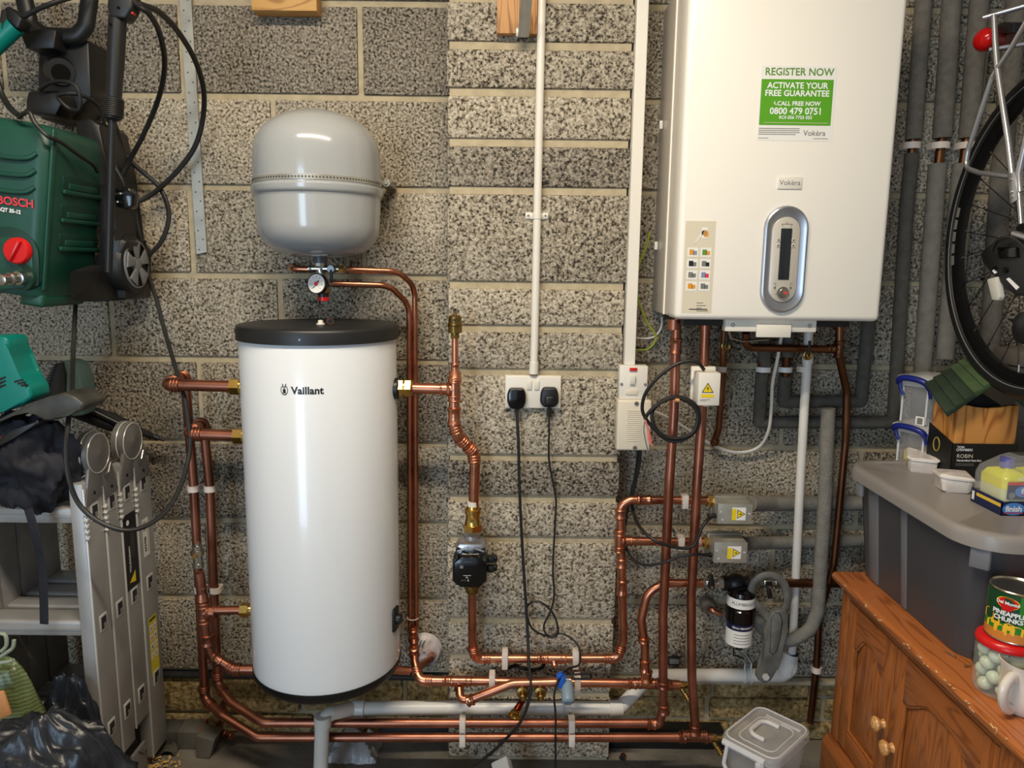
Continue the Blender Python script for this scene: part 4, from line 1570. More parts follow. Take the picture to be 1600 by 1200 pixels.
# valve levers
for px, py, y in ((1134, 541, -.17), (1262, 555, -.17)):
    mb = MB()
    q = P(px, py, y)
    mb.torus(q, (0, 1, 0), .009, .0035, brass_old, 20, 8)
    mb.cyl(q + V((0, .012, 0)), q + V((0, -.008, 0)), .006, brass)
    mb.box(q + V((0, -.006, .016)), (.007, .006, .04), black_pl, bev=.002)
    mb.build('valve_lever', t)


def stadium(cx, cz, w, h, n=14):
    r = w / 2
    return [(cx + r * math.cos(a), cz + (h / 2 - r) + r * math.sin(a)) for a in [PI * k / n for k in range(n + 1)]] + [(cx + r * math.cos(a), cz - (h / 2 - r) + r * math.sin(a)) for a in [PI + PI * k / n for k in range(n + 1)]]


pc = P(1224.5, 406, BF)
pa, pb = P(1190, 406, BF), P(1259, 406, BF)
PW = (pb.x - pa.x)
PH = P(1229, 322, BF).z - P(1219, 490, BF).z
mb = MB()
lay = [(0, 0, .0), (0, 0, .002), (.002, .002, .007), (.005, .005, .0085), (.008, .008, .0075), (.017, .022, .0025), (.019, .024, .0025)]
mb.rings([[V((x, BF - d, z)) for x, z in stadium(pc.x, pc.z, PW - 2 * i, PH - 2 * j)] for i, j, d in lay], M('panel_silver', (172, 174, 180), .28, .75), caps=True)
mb.build('control_panel', t, 30)
panel = bpy.data.objects['control_panel']
mb = MB()
ins = M('panel_cream', (206, 198, 184), .3, .2)
mb.rings([[V((x, BF - d, z)) for x, z in stadium(pc.x, pc.z, PW - .038 - 2 * i, PH - .05 - 2 * i)] for i, d in ((0, .002), (0, .005), (.001, .0056))], ins)
tp = flat((pc.x, BF - .0062, pc.z))
for x, z in ((-.0165, .043), (-.0165, .031), (.0165, .043), (.0165, .031)):
    mb.box((pc.x + x, BF - .0058, pc.z + z), (.009, .002, .009), ins, bev=.0008)
    rect(mb, lambda a, b: tp(a + x, b + z) + V((0, -.0008, 0)), -.0012, -.0016, .0012, .0016, black_print)
for x, z in ((-.018, -.062), (.018, -.062), (-.010, -.079), (.010, -.079)):
    rect(mb, lambda a, b: tp(a + x, b + z), -.0016, -.0016, .0016, .0016, black_print)
for a0, a1 in (((-.0215, -.052), (-.0165, -.052)), ((-.0165, -.052), (-.0165, -.068)), ((.0215, -.052), (.0165, -.052)), ((.0165, -.052), (.0165, -.068)), ((-.012, .078), (.012, .078)), ((-.012, .078), (-.008, .072)), ((.012, .078), (.008, .072)), ((-.0165, -.077), (-.009, -.071)), ((.0165, -.077), (.009, -.071)), ((0, -.086), (0, -.076))):
    mb.tube([tp(*a0), tp(*a1)], .0004, grey_print, 5)
mb.torus(tp(0, .0795), (0, 1, 0), .0018, .0003, grey_print, 12, 5)
mb.build('key_plate', panel)
mb = MB()
zt, zb_ = P(1228, 357, BF).z, P(1221, 437, BF).z
mb.box((pc.x + .0, BF - .006, (zt + zb_) / 2), (.0245, .003, zt - zb_), screen_mat, bev=.0012)
mb.build('screen', panel)
mb = MB()
dc = V((pc.x, BF - .005, P(1219, 457, BF).z))
mb.lathe(dc, (0, -1, 0), [(0, .0135), (.003, .0135), (.006, .0128), (.0065, .009), (.010, .0085), (.0105, .003)], nickel, 28)
mb.box(dc + V((.003, -.0107, -.0005)), (.009, .001, .005), red_mark, Matrix.Rotation(.5, 3, 'Y'))
mb.build('dial', panel)

mb = MB()
bd = P(1233.5, 286, BF)
mb.box(bd + V((0, -.0015, 0)), (.053, .003, .026), white_pl, bev=.001)
mb.text('Vok\u00e8ra', .0158, grey_print, flat(bd + V((0, -.0032, 0))), bold=.005)
mb.build('badge', t)
# registration sticker
s0 = P(1245, 162, BF)
sw = (P(1305, 162, BF).x - P(1187, 162, BF).x) / 2
sh = (P(1245, 103.5, BF).z - P(1245, 221, BF).z) / 2
mb = MB()
tp = flat(s0 + V((0, -.0005, 0)))
mb.box(s0 + V((0, -.0002, 0)), (2 * sw, .0005, 2 * sh), label_white)
tq = lambda x, y: tp(x, y) + V((0, -.0003, 0))
tr = lambda x, y: tp(x, y) + V((0, -.0006, 0))
rect(mb, tq, -sw * .97, -sh * .58, sw * .93, sh * .64, green_print)
mb.text('REGISTER NOW', .0215, olive_print, lambda x, y: tq(x * .96 + .001, y + sh * .83), bold=.018)
for s_, sz, yy, bo in (('ACTIVATE YOUR', .0175, .47, .025), ('FREE GUARANTEE', .0175, .265, .025), ('CALL FREE NOW', .0125, -.005, .025), ('0800 479 0751', .0192, -.21, .022), ('ROI 056 7755 055', .0098, -.375, .02)):
    mb.text(s_, sz, white_print, lambda x, y: tr(x * .98 + (.004 if 'CALL' in s_ else -.001), y + sh * yy), bold=bo)
mb.tube([tr(-.0475, sh * .045), tr(-.049, sh * .0), tr(-.044, sh * -.045)], .0013, white_print, 6)
for k in range(4):
    rect(mb, tq, -sw * .97, -sh * (.68 + .052 * k), sw * (.12 if k != 3 else .02), -sh * (.662 + .052 * k), grey_print)
rect(mb, tr, -sw * .85, -sh * .52, sw * .85, -sh * .508, label_paper)
rect(mb, tq, -sw * .97, -sh * .94, -sw * .7, -sh * .925, grey_print)
rect(mb, tq, sw * .5, -sh * .94, sw * .9, -sh * .925, grey_print)
mb.text('Vok\u00e8ra', .0165, grey_print, lambda x, y: tq(x + sw * .52, y - sh * .79), bold=.005)
mb.build('registration_sticker', t)
# instruction sticker
s0 = P(1091.5, 418, BF)
sw = (P(1115, 418, BF).x - P(1068, 418, BF).x) / 2
sh = (P(1095, 345, BF).z - P(1088, 489, BF).z) / 2
mb = MB()
mb.box(s0 + V((0, -.0002, 0)), (2 * sw, .0005, 2 * sh), label_paper)
tp = flat(s0 + V((0, -.0008, 0)))
tq = lambda x, y: tp(x, y) + V((0, -.0003, 0))
og, bl = M('print_orange', (220, 150, 50), .5), M('print_blue_grey', (130, 140, 170), .5)
for r_ in range(4):
    for c_ in range(2):
        x, y = (-.5 + c_) * sw * .86, sh * (.33 - r_ * .245)
        rect(mb, tp, x - sw * .36, y - sh * .1, x + sw * .36, y + sh * .1, label_white)
        ic = [(og, bl), (olive_print, og), (black_print, grey_print), (grey_print, black_print), (grey_print, grey_print), (bl, red_mark), (og, og), (grey_print, grey_print)][r_ * 2 + c_]
        rect(mb, tq, x - .008, y - .006, x + .002, y + .006, ic[0])
        rect(mb, tq, x + .001, y - .006, x + .009, y + .003, ic[1])
poly(mb, tq, [(-.014, .051), (-.006, .058), (.012, .082), (.004, .08)], label_white)
rect(mb, tq, .003, .064, .016, .088, label_white)
disc(mb, lambda x, y: tq(x, y) + V((0, -.0002, 0)), .012, .074, .006, .007, og)
for k in range(3):
    tz = lambda x, y: tq(x, y) + V((0, -.0004, 0))
    rect(mb, tz, .005, .072 + k * .004, .014, .0735 + k * .004, grey_print)
for k, w in enumerate((.5, .7, .4, .9)):
    rect(mb, tp, -sw * .02, -sh * .78 - k * .006, -sw * .02 + sw * w * .9, -sh * .765 - k * .006, grey_print)
rect(mb, tp, -sw * .5, -sh * .925, sw * .72, -sh * .905, black_print)
mb.build('instruction_sticker', t)

# ================================================================ INSULATED PIPES
GP = 'grey foam insulated pipes'


def insulated(lb, runs, r, m=foam, bend=.004, bare=None, rb=.0112):
    """runs: list of polylines, one foam sleeve each"""
    q0 = [P(*p) for p in runs[0]]
    t = thing('insulated_pipe', lb, 'pipe', min((P(*p) for rr in runs for p in rr), key=lambda v: v.z), GP)
    for i, rr in enumerate(runs):
        mb = MB()
        mb.tube(fillet([P(*p) for p in rr], bend), r[i] if isinstance(r, (list, tuple)) else r, m[i] if isinstance(m, (list, tuple)) else m, 20)
        mb.build('foam_sleeve', t, 60)
    if bare:
        mb = MB()
        mb.tube([P(*p) for p in bare], rb, copper_old, 16)
        mb.build('bare_pipe', t)
    return t


foam_dk = M('dark_pipe_foam', (90, 87, 80), .92, spec=.2, var=(50, .16), bump=(220, .5))
insulated('grey lagged pipe with mitred corner running along under the boiler to the wall pipe', [[(1196, 505, -.11), (1194, 572, -.1)], [(1191, 580, -.1), (1186, 660, -.045), (1398, 660, -.035)]], .0165, foam_dk, bare=[(1195, 512, -.11), (1190, 590, -.1)])
insulated('grey lagged pipe bent like a hook under the boiler, above the long mitred one', [[(1232, 505, -.11), (1230, 556, -.1)], [(1227, 585, -.08), (1224, 628, -.045), (1345, 627, -.045), (1357, 500, -.04)]], .0165, foam_dk, bare=[(1231, 512, -.11), (1227, 592, -.08)])
insulated('long pale grey lagged pipe dropping past the white pipe and turning towards the filter', [[(1294, 638, -.1), (1289, 780, -.095), (1278, 955, -.09), (1266, 985, -.09), (1236, 1001, -.1), (1206, 1000, -.09), (1186, 972, -.07), (1160, 962, -.05)]], .0178, foam_lt, .04)
insulated('pale grey lagged pipe level with the upper zone valve', [[(1172, 787, HB + .02), (1205, 787, -.06), (1235, 787, -.032), (1370, 786, -.032)]], .0205, foam_lt, .1)
insulated('pale grey lagged pipe level with the lower zone valve', [[(1164, 849, HB + .02), (1200, 848, -.06), (1232, 848, -.03), (1370, 844, -.03)]], .0175, foam_lt, .1)
insulated('slim grey lagged pipe nearest the boiler on the far wall, bare at a white clip', [[(1446, -40, -.04), (1427, 218, -.04)], [(1425, 240, -.04), (1416, 330, -.038), (1396, 662, -.035)]], [.0195, .0172], [foam, foam_dk], bare=[(1428, 200, -.04), (1423, 260, -.04)])
insulated('fat grey lagged pipe second from the boiler with a bare brown gap', [[(1490, -40, -.04), (1472, 216, -.04)], [(1465, 256, -.04), (1432, 700, -.04)]], [.0225, .0215], [foam, foam_lt], bare=[(1474, 200, -.04), (1463, 280, -.04)])
insulated('fat grey lagged pipe third from the boiler, partly behind the bicycle wheel', [[(1534, -40, -.04), (1513, 216, -.04)], [(1503, 256, -.04), (1476, 560, -.04)]], [.0225, .022], [foam, foam_lt], bare=[(1513, 200, -.04), (1502, 280, -.04)])
insulated('grey lagged pipe farthest from the boiler, behind the red lamp of the bicycle', [[(1592, -40, -.04), (1562, 300, -.04), (1545, 560, -.04)]], .024, foam)
for px, py, lb in ((1424.5, 228, 'nearest the boiler'), (1469, 228, 'second from the boiler'), (1511, 228, 'third from the boiler')):
    clip(px, py, -.04, .0175 if px > 1440 else .0165, Z, 'cream clip on the lagged wall pipe ' + lb, 0, w=.016, group='cream clips on the lagged pipes')
for px, py, yy, lb in ((1192.5, 577, -.1, 'white band on the long mitred lagged pipe under the boiler'), (1226.5, 577, -.085, 'white band on the hooked lagged pipe under the boiler')):
    mb = MB()
    c = P(px, py, yy)
    mb.lathe(c - Z * .007, Z, [(0, .012), (.0005, .0185), (.0135, .0185), (.014, .012)], label_white, 20)
    tag(mb.build('pipe_clip', origin=c), lb, 'pipe clip', 'white bands under the boiler')

# ================================================================ FILTER
t = thing('magnetic_filter', 'black and navy magnetic pipe filter with white label bands', 'filter', P(1155, 1012, -.12))
FY = -.12
c = P(1156, 966, FY)
zt_, zb_ = P(1160, 922, FY).z, P(1155, 1004, FY).z
nv = M('filter_navy', (24, 30, 66), .3)
mb = MB()
H = zt_ - zb_
base = V((c.x, FY, zb_))
mb.lathe(base, Z, [(0, .02), (.004, .032), (.008, .0338), (H * .45, .0342), (H * .46, .0385), (H * .68, .0392), (H * .7, .0365), (H * .95, .0355), (H * 1.0, .033), (H * 1.06, .02), (H * 1.08, .01)], black_gloss, 48)
mb.build('canister', t, 30)
for z0, z1, m_, rr in ((.02, .32, label_white, .0346), (.32, .44, nv, .0346), (.74, .92, label_white, .0368)):
    mb = MB()
    mb.lathe(base + Z * H * z0, Z, [(0, rr), (H * (z1 - z0), rr)], m_, 48, False)
    mb.build('label_band', t)
mb = MB()
k1 = lambda x, y: V((base.x + .0371 * math.sin(x / .0371 - .2), FY - .0371 * math.cos(x / .0371 - .2), base.z + H * .83 + y))
mb.text('PLUMBRIGHT', .0115, black_print, lambda x, y: k1(x + .006, y), bold=.0)
k2 = lambda x, y: V((base.x + .035 * math.sin(x / .035 + .05), FY - .035 * math.cos(x / .035 + .05), base.z + H * .38 + y))
mb.text('22mm MAGNETIC', .0078, white_print, lambda x, y: k2(x - .001, y), bold=.02)
k3 = lambda x, y: V((base.x + .0349 * math.sin(x / .0349), FY - .0349 * math.cos(x / .0349), base.z + y))
for k in range(4):
    rect(mb, k3, -.024, H * (.08 + k * .055), .02, H * (.092 + k * .055), grey_print, 6)
mb.build('lettering', t)
mb = MB()
h = P(1150, 912, FY + .02)
mb.ball(h, (.03, .026, .027), black_pl, 24)
mb.tube([P(1128, 911, -.1), P(1140, 911, -.1), h], .02, black_pl, 18)
mb.tube([h, P(1170, 912, -.1)], .019, black_pl, 18)
mb.torus(h + V((.004, -.012, -.006)), (0.2, 1, .4), .017, .004, black_gloss)
mb.build('head', t)
mb = MB()
q = base - Z * .004
mb.cyl(q + Z * .006, q - Z * .012, .012, black_pl)
mb.tube([q + V((-.014, -.004, -.004)), q + V((-.012, -.004, -.02)), q + V((-.012, -.004, -.03)), q + V((.004, -.004, -.034)), q + V((.016, -.006, -.04))], .0025, black_pl, 8)
mb.cyl(q + V((-.022, -.008, -.004)), q + V((-.010, -.008, -.004)), .004, nickel)
mb.build('drain_key', t)
for i, (px, lb) in enumerate(((1108, 'nickel isolating valve with a black lever between the copper feed and the filter'), (1198, 'nickel isolating valve with a black lever seen through the strap wrench loop'))):
    c = P(px, 911, -.135 if i == 0 else -.1)
    t = thing('isolating_valve', lb, 'valve', c - Z * .02, 'isolating valves either side of the filter')
    mb = MB()
    mb.hexnut(c - X * .022, c - X * .010, .0135, nickel)
    mb.lathe(c - X * .012, X, [(0, .010), (.006, .0125), (.018, .0125), (.024, .010)], nickel)
    mb.hexnut(c + X * .022, c + X * .036, .0135, nickel)
    mb.cyl(c + X * .01, c + X * .024, .009, nickel)
    mb.build('body', t, 30)
    mb = MB()
    s_ = 1 if i == 0 else -1
    mb.cyl(c + V((0, -.010, .0)), c + V((0, -.024, .0)), .008, black_pl)
    mb.box(c + V((.0, -.022, s_ * .014)), (.012, .008, .04), black_pl, Matrix.Rotation(-.2, 3, 'Y'), .003)
    mb.cyl(c + V((0, -.026, 0)), c + V((0, -.0275, 0)), .004, nickel)
    mb.build('lever', t)
t = thing('copper_stub', 'short copper elbow in a crumbling grey foam sleeve left of the filter', 'pipe', P(1110, 960, -.03))
mb = MB()
mb.tube(fillet([P(1106, 945, 0), P(1110, 953, -.04), P(1138, 962, -.045)], .012), .0085, copper, 14)
mb.build('pipe', t)
mb = MB()
mb.tube([P(1101, 938, .0), P(1108, 950, -.03)], .017, foam_lt, 16)
mb.tube([P(1127, 961, -.045), P(1150, 966, -.045)], .016, foam_lt, 16)
mb.build('foam_sleeve', t)

# strap wrench
WYs = -.135
t = thing('strap_wrench', 'worn grey strap wrench with a looped top and slotted handle hanging by the white pipe', 'wrench', P(1196, 1066, WYs))
grey_rub = M('worn_grey_rubber', (100, 100, 95), .6, var=(20, .35), bump=(60, .3))
mb = MB()
mb.tube(catmull([P(*p) for p in [(1222, 960, WYs), (1230, 940, WYs), (1226, 914, WYs), (1212, 901, WYs), (1196, 899, WYs), (1182, 906, WYs), (1174, 920, WYs), (1176, 938, WYs), (1190, 952, WYs), (1202, 968, WYs)]], 7), .0068, grey_rub, 10, flat=1.5)
mb.build('strap', t)
out = [(1201, 972), (1206, 959), (1216, 954), (1229, 952), (1233, 965), (1231, 985), (1223, 1015), (1216, 1042), (1210, 1056), (1204, 1065), (1194, 1068), (1184, 1063), (1183, 1056), (1190, 1048), (1195, 1030), (1196, 1005), (1194, 988)]
mb = MB()
mb.prism([P(x, y, WYs - .012) for x, y in out], (0, .024, 0), grey_rub, .004, 3)
mb.build('handle', t)
mb = MB()
pad = [(1206, 966), (1212, 957), (1219, 960), (1222, 972), (1219, 995), (1213, 1018), (1207, 1023), (1203, 1018), (1205, 990)]
mb.prism([P(x, y, WYs - .0145) for x, y in pad], (0, .004, 0), M('wrench_pad', (96, 98, 92), .7, var=(30, .3)), .0015)
mb.tube([P(x, y, WYs - .0125) for x, y in pad], .0016, black_rub, 6, closed=True)
mb.build('grip_pad', t)
mb = MB()
q = P(1196, 1057, WYs - .012)
mb.hexnut(q, q + V((0, -.006, 0)), .0095, alu_edge)
mb.build('bolt', t, 30)

# ================================================================ PRESSURE WASHER
W0 = P(63, 476, -.36)
WUP = (P(80, 200, -.36) - W0)
WUP = V((WUP.x, 0, WUP.z)).normalized()
WRT = V((WUP.z, 0, -WUP.x))


def wl(a, y, c):
    q = W0 + WRT * a + WUP * c
    return V((q.x, y, q.z))


def rrect(x0, y0, x1, y1, r, n=5):
    out = []
    for cx, cy, a0 in ((x1 - r, y1 - r, 0), (x0 + r, y1 - r, PI / 2), (x0 + r, y0 + r, PI), (x1 - r, y0 + r, 1.5 * PI)):
        for k in range(n + 1):
            a = a0 + PI / 2 * k / n
            out.append((cx + r * math.cos(a), cy + r * math.sin(a)))
    return out


t = thing('pressure_washer', 'green and black pressure washer with a red knob hung on the block wall', 'pressure washer', P(90, 476, -.2))
HT = .378
mb = MB()
mb.rings([[wl(a, y, c) for a, y in rrect(-.25 + i, -.36 + i * .6, .0 - i * .6, -.14, .03)] for c, i in ((.012, .006), (.02, 0), (.2, .0), (HT - .06, .002), (HT - .025, .008), (HT - .008, .02), (HT, .045))], bosch_green)
for x0, x1 in ((-.085, -.002), (-.25, -.13)):
    mb.box(wl((x0 + x1) / 2, -.29, .012) if x0 < -.1 else wl(-.026, -.27, .006), (.10 if x0 < -.1 else .05, .12 if x0 < -.1 else .16, .028), bosch_green, Matrix.Rotation(math.atan2(WUP.x, WUP.z), 3, 'Y'), .006)
for k in range(3):                           # curved grip ribs on the front
    zc_ = HT - .075 - k * .035
    mb.tube(catmull([wl(-.15, -.359, zc_ - .004), wl(-.09, -.362, zc_ - .006), wl(-.045, -.362, zc_ - .001), wl(-.028, -.359, zc_ + .012)], 6), [.0055] * 40, bosch_green, 10)
mb.box(wl(-.002, -.345, .2), (.007, .016, .34), bosch_green, Matrix.Rotation(math.atan2(WUP.x, WUP.z), 3, 'Y'), .003)
mb.build('body', t, 45)
mb = MB()
rot = Matrix.Rotation(math.atan2(WUP.x, WUP.z), 3, 'Y')
for c in (.262, .200, .138):                 # side louvres
    mb.box(wl(.0, -.235, c), (.004, .15, .036), green_shaded, rot, .0015)
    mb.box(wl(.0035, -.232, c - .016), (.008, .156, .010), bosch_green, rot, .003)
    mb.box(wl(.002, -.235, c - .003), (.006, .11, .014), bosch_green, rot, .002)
mb.build('side_louvre', t)
mb = MB()
ar = [(-.13, -.0), (-.13, .07)] + [(-.07 + .062 * math.cos(a), .085 + .058 * math.sin(a)) for a in [PI - PI * k / 10 for k in range(11)]] + [(-.006, .06), (-.006, .028)]
mb.prism([wl(x, -.3622, c + .012) for x, c in ar], (0, .004, 0), green_shaded, .001)  # darker raised patch gives the arch its shaded, recessed look
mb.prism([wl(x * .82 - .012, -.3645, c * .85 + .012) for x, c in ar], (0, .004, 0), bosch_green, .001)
mb.build('arch_recess', t)
mb = MB()
kc = P(29, 392, -.366)
n = V((0, -1, 0))
mb.lathe(kc - n * .002, n, [(0, .0285), (.010, .0275), (.013, .025), (.0135, .01)], red_pl, 32)
mb.box(kc + n * .014, (.010, .012, .05), red_pl, Matrix.Rotation(.55, 3, 'Y'), .004)
mb.build('knob', t)
mb = MB()
a, b = P(44, 433, -.35), P(3, 437, -.42)
mb.lathe(a, b - a, [(0, .017), (.012, .017), (.014, .0145), (.03, .0145), (.032, .010), (.044, .010), (.045, .013), (.05, .013), (.053, .009), (.064, .009), (.066, .0115), (.074, .0115), (.076, .006)], nickel, 24)
mb.lathe(P(48, 433, -.345), V((-.2, -1, 0)), [(0, .03), (.022, .028), (.020, .02)], green_shaded, 24)
mb.build('outlet', t)
mb = MB()
pl = P(24, 316, -.3625)
mb.text('BOSCH', .0235, red_mark, flat(pl, WRT * .99 + WUP * .03, WUP + WRT * -.1), bold=.03)
mb.text('AQT 35-12', .0105, white_print, flat(P(14, 329, -.3625), WRT, WUP), bold=.045)
mb.build('lettering', t)
mb = MB()
fr = [(118, 188), (140, 184), (156, 196), (168, 262), (180, 372), (197, 396), (196, 468), (150, 472), (112, 470), (111, 428), (140, 416), (158, 402), (160, 372), (152, 330), (140, 230), (118, 210)]
mb.prism([P(x, y, -.165) for x, y in fr], (0, .13, 0), black_pl, .006)
bu = [P(109, 424, -.31), P(140, 413, -.24), P(150, 470, -.24), P(110, 470, -.31)]
mb.prism(bu, (.02, .12, 0), black_pl, .008)
mb.prism([P(158, 360, -.2), P(168, 356, -.2), P(182, 380, -.2), P(190, 372, -.19), P(198, 378, -.19), P(176, 420, -.2), P(158, 410, -.2)], (0, .06, 0), black_pl, .004)
mb.build('frame', t)
mb = MB()
sp = [(60, 62), (138, 62), (142, 150), (110, 188), (62, 186), (60, 130)]
mb.prism([P(x, y, -.10) for x, y in sp], (0, .09, 0), black_pl, .006)
mb.cyl(P(95, 112, -.1), P(95, 112, -.118), .036, black_pl, .03, 28)
mb.cyl(P(95, 114, -.118), P(95, 114, -.1185), .02, black_gloss, seg=24)
mb.prism([P(x, y, -.16) for x, y in [(44, 142), (90, 140), (97, 160), (86, 181), (40, 176), (40, 156)]], (0, .1, 0), black_pl, .005)
mb.prism([P(x, y, -.15) for x, y in [(30, 50), (62, 44), (88, 46), (84, 76), (40, 76)]], (0, .1, 0), black_pl, .005)
mb.build('spine', t)
mb = MB()
q = [P(35, -15, -.11), P(47, 40, -.11), P(70, 56, -.11), P(120, 58, -.11), P(134, 42, -.11), P(142, -15, -.11)]
mb.tube(fillet(q, .03), [.0165] * 60, black_pl, 14, flat=1.2)
mb.build('handle', t)
wc = P(214, 413, -.13)
mb = MB()
mb.lathe(wc - X * .05, X, [(0, .04), (.002, .066), (.010, .072), (.038, .072), (.046, .067), (.048, .058), (.046, .055), (.046, .01)], black_rub, 40)
mb.build('wheel', t, 40)
wh = bpy.data.objects['wheel']
mb = MB()
mb.lathe(wc - X * .006, X, [(0, .050), (.002, .058), (.007, .058), (.008, .054)], mid_grey, 40, False)
mb.lathe(wc - X * .006, X, [(0, .02), (.008, .019), (.010, .014), (.0105, .003)], mid_grey, 28)
for k in range(5):
    a = 2 * PI * k / 5 + .4
    for s_ in (-.16, .16):
        pass
    q = []
    for rr, da in ((.016, .42), (.054, .36), (.054, -.36), (.016, -.42)):
        q.append(wc + V((0, rr * math.cos(a + da), rr * math.sin(a + da))))
    mb.prism(q, X * .005, mid_grey, .0015)
mb.build('hub_cap', wh, 35)

t = thing('spray_lance', 'black pressure washer spray gun and lance hanging upright before the washer', 'spray lance', P(174, 425, -.4))
mb = MB()
gr = [(168, -20), (166, 12), (171, 27), (196, 30), (206, 14), (209, -20)]
mb.prism([P(x, y, -.435) for x, y in gr], (0, .035, 0), black_pl, .006, 3)
for x, y in ((185, 12), (172, 38)):
    mb.cyl(P(x, y, -.4355), P(x, y, -.437), .003, black_gloss, seg=10)
mb.build('grip', t)
mb = MB()
a, b, c, d = P(184, 26, -.417), P(178, 152, -.415), P(176, 188, -.415), P(170, 425, -.4)
mb.tube([a, a.lerp(b, .5), b], [.0165, .0165, .0145], black_pl, 18)
mb.build('barrel', t)
mb = MB()
n = (c - b)
L = n.length
mb.lathe(b, n, [(0, .0155), (.003, .0185), (L - .004, .0165), (L, .012)], black_pl, 24)
for k in range(9):
    mb.torus(b + n * (.12 + .085 * k), n, .0178, .0022, black_pl, 22, 6)
mb.build('collar', t)
mb = MB()
mb.tube([c, d], .0075, black_pl, 14)
mb.build('lance_tube', t)
mb = MB()
mb.prism([P(x, y, -.43) for x, y in [(204, 18), (208, 19), (207, 22), (204, 21)]], (0, .012, 0), red_pl, .001)
mb.build('trigger_lock', t)

cable('pressure_hose', 'thick black hose looping from the spray gun down over the wall strip', [(206, 3, -.41), (222, 8, -.4), (250, 20, -.34), (280, 52, -.25), (305, 95, -.16), (318, 140, -.1), (317, 185, -.06), (305, 228, -.05), (280, 264, -.05), (245, 298, -.05), (218, 314, -.06), (196, 316, -.09), (184, 322, -.12)], .0062, black_rub, 'hose')
cable('pressure_hose', 'inner black hose bowing from the spray gun back behind the lance', [(205, 0, -.43), (216, 10, -.42), (233, 22, -.4), (248, 48, -.34), (257, 90, -.26), (254, 130, -.2), (242, 170, -.15), (222, 215, -.12), (203, 250, -.1), (190, 276, -.1), (180, 300, -.1)], .0058, black_rub, 'hose')
cable('pressure_hose', 'black hose curving behind the washer wheel beside the wall strip', [(160, 165, -.12), (176, 200, -.08), (195, 240, -.06), (215, 262, -.05), (245, 288, -.04), (259, 312, -.04), (264, 340, -.04), (256, 370, -.05), (242, 390, -.06), (225, 402, -.07)], .0058, black_rub, 'hose')
cable('cable', 'black cable lying over the top of the washer\'s green body', [(30, 184, -.36), (36, 178, -.37), (46, 176, -.375), (56, 194, -.375), (75, 213, -.372), (95, 222, -.34), (120, 240, -.3), (145, 257, -.24), (152, 268, -.2)], .0044)
cable('cable', 'black cable coiled round the washer\'s spine above the green body', [(62, 140, -.17), (78, 130, -.18), (100, 127, -.19), (118, 134, -.19), (126, 155, -.185), (122, 172, -.18), (106, 168, -.18), (90, 150, -.19), (110, 146, -.19), (135, 152, -.17), (155, 168, -.14), (163, 195, -.12), (166, 240, -.1)], .0046)
cable('cable', 'black cable arching from the teal lance across the top of the washer', [(33, 29, -.2), (52, 18, -.2), (80, 6, -.2), (112, -4, -.18), (140, -12, -.15)], .0055)
cable('cable', 'black cable bowing in from the picture\'s left edge to the washer top', [(-12, 60, -.3), (-8, 110, -.3), (2, 145, -.3), (15, 168, -.32), (30, 181, -.36)], .0062)
t = thing('power_cord', 'long black mains cable with a three pin plug looping down in front of the ladder', 'power cord', P(190, 828, -.44))
mb = MB()
mb.tube(catmull([P(*p) for p in [(118, 476, -.2), (114, 560, -.27), (112, 620, -.37), (106, 665, -.42), (103, 705, -.44), (107, 745, -.45), (122, 785, -.45), (150, 812, -.45), (190, 828, -.44), (225, 823, -.41), (258, 800, -.36), (281, 762, -.3), (295, 715, -.24), (297, 680, -.22), (289, 625, -.2), (276, 580, -.16), (258, 520, -.1), (245, 470, -.07), (232, 430, -.05), (219, 370, -.05), (206, 310, -.05), (198, 260, -.06), (186, 215, -.08), (176, 180, -.1)]], 8), .0052, black_rub, 9)
mb.build('cable', t)
mb = MB()
c = P(191, 308, -.2)
mb.prism([c + V((x, 0, z)) for x, z in [(-.024, .012), (-.012, .024), (.014, .022), (.027, .008), (.022, -.02), (.008, -.028), (-.016, -.022)]], (0, .03, 0), black_gloss, .004)
mb.tube(catmull([c + V((0, .015, .02)), c + V((-.002, .01, .04)), c + V((-.014, .01, .065)), c + V((-.02, .01, .09))], 5), .0045, black_rub, 8)
mb.build('plug', t)
for x, z in ((-.014, .007), (.004, .007), (-.004, -.012)):
    mb = MB()
    mb.box(c + V((x, -.008, z)), (.0065, .018, .004), nickel, bev=.0008)
    mb.build('plug_pin', t)

# teal lance at the top edge
t = thing('garden_lance', 'teal and black tool handle poking in at the top of the wall', 'tool handle', P(2, 70, -.2))
mb = MB()
mb.tube([P(-25, 86, -.2), P(24, 40, -.2)], .021, teal, 20)
mb.build('handle', t)
mb = MB()
mb.tube([P(13, 50, -.2), P(17, 20, -.2)], .022, black_pl, 4)
mb.prism([P(x, y, -.22) for x, y in [(5, 12), (13, 8), (34, 29), (27, 46), (10, 30)]], (0, .04, 0), black_pl, .005)
mb.build('collar', t)

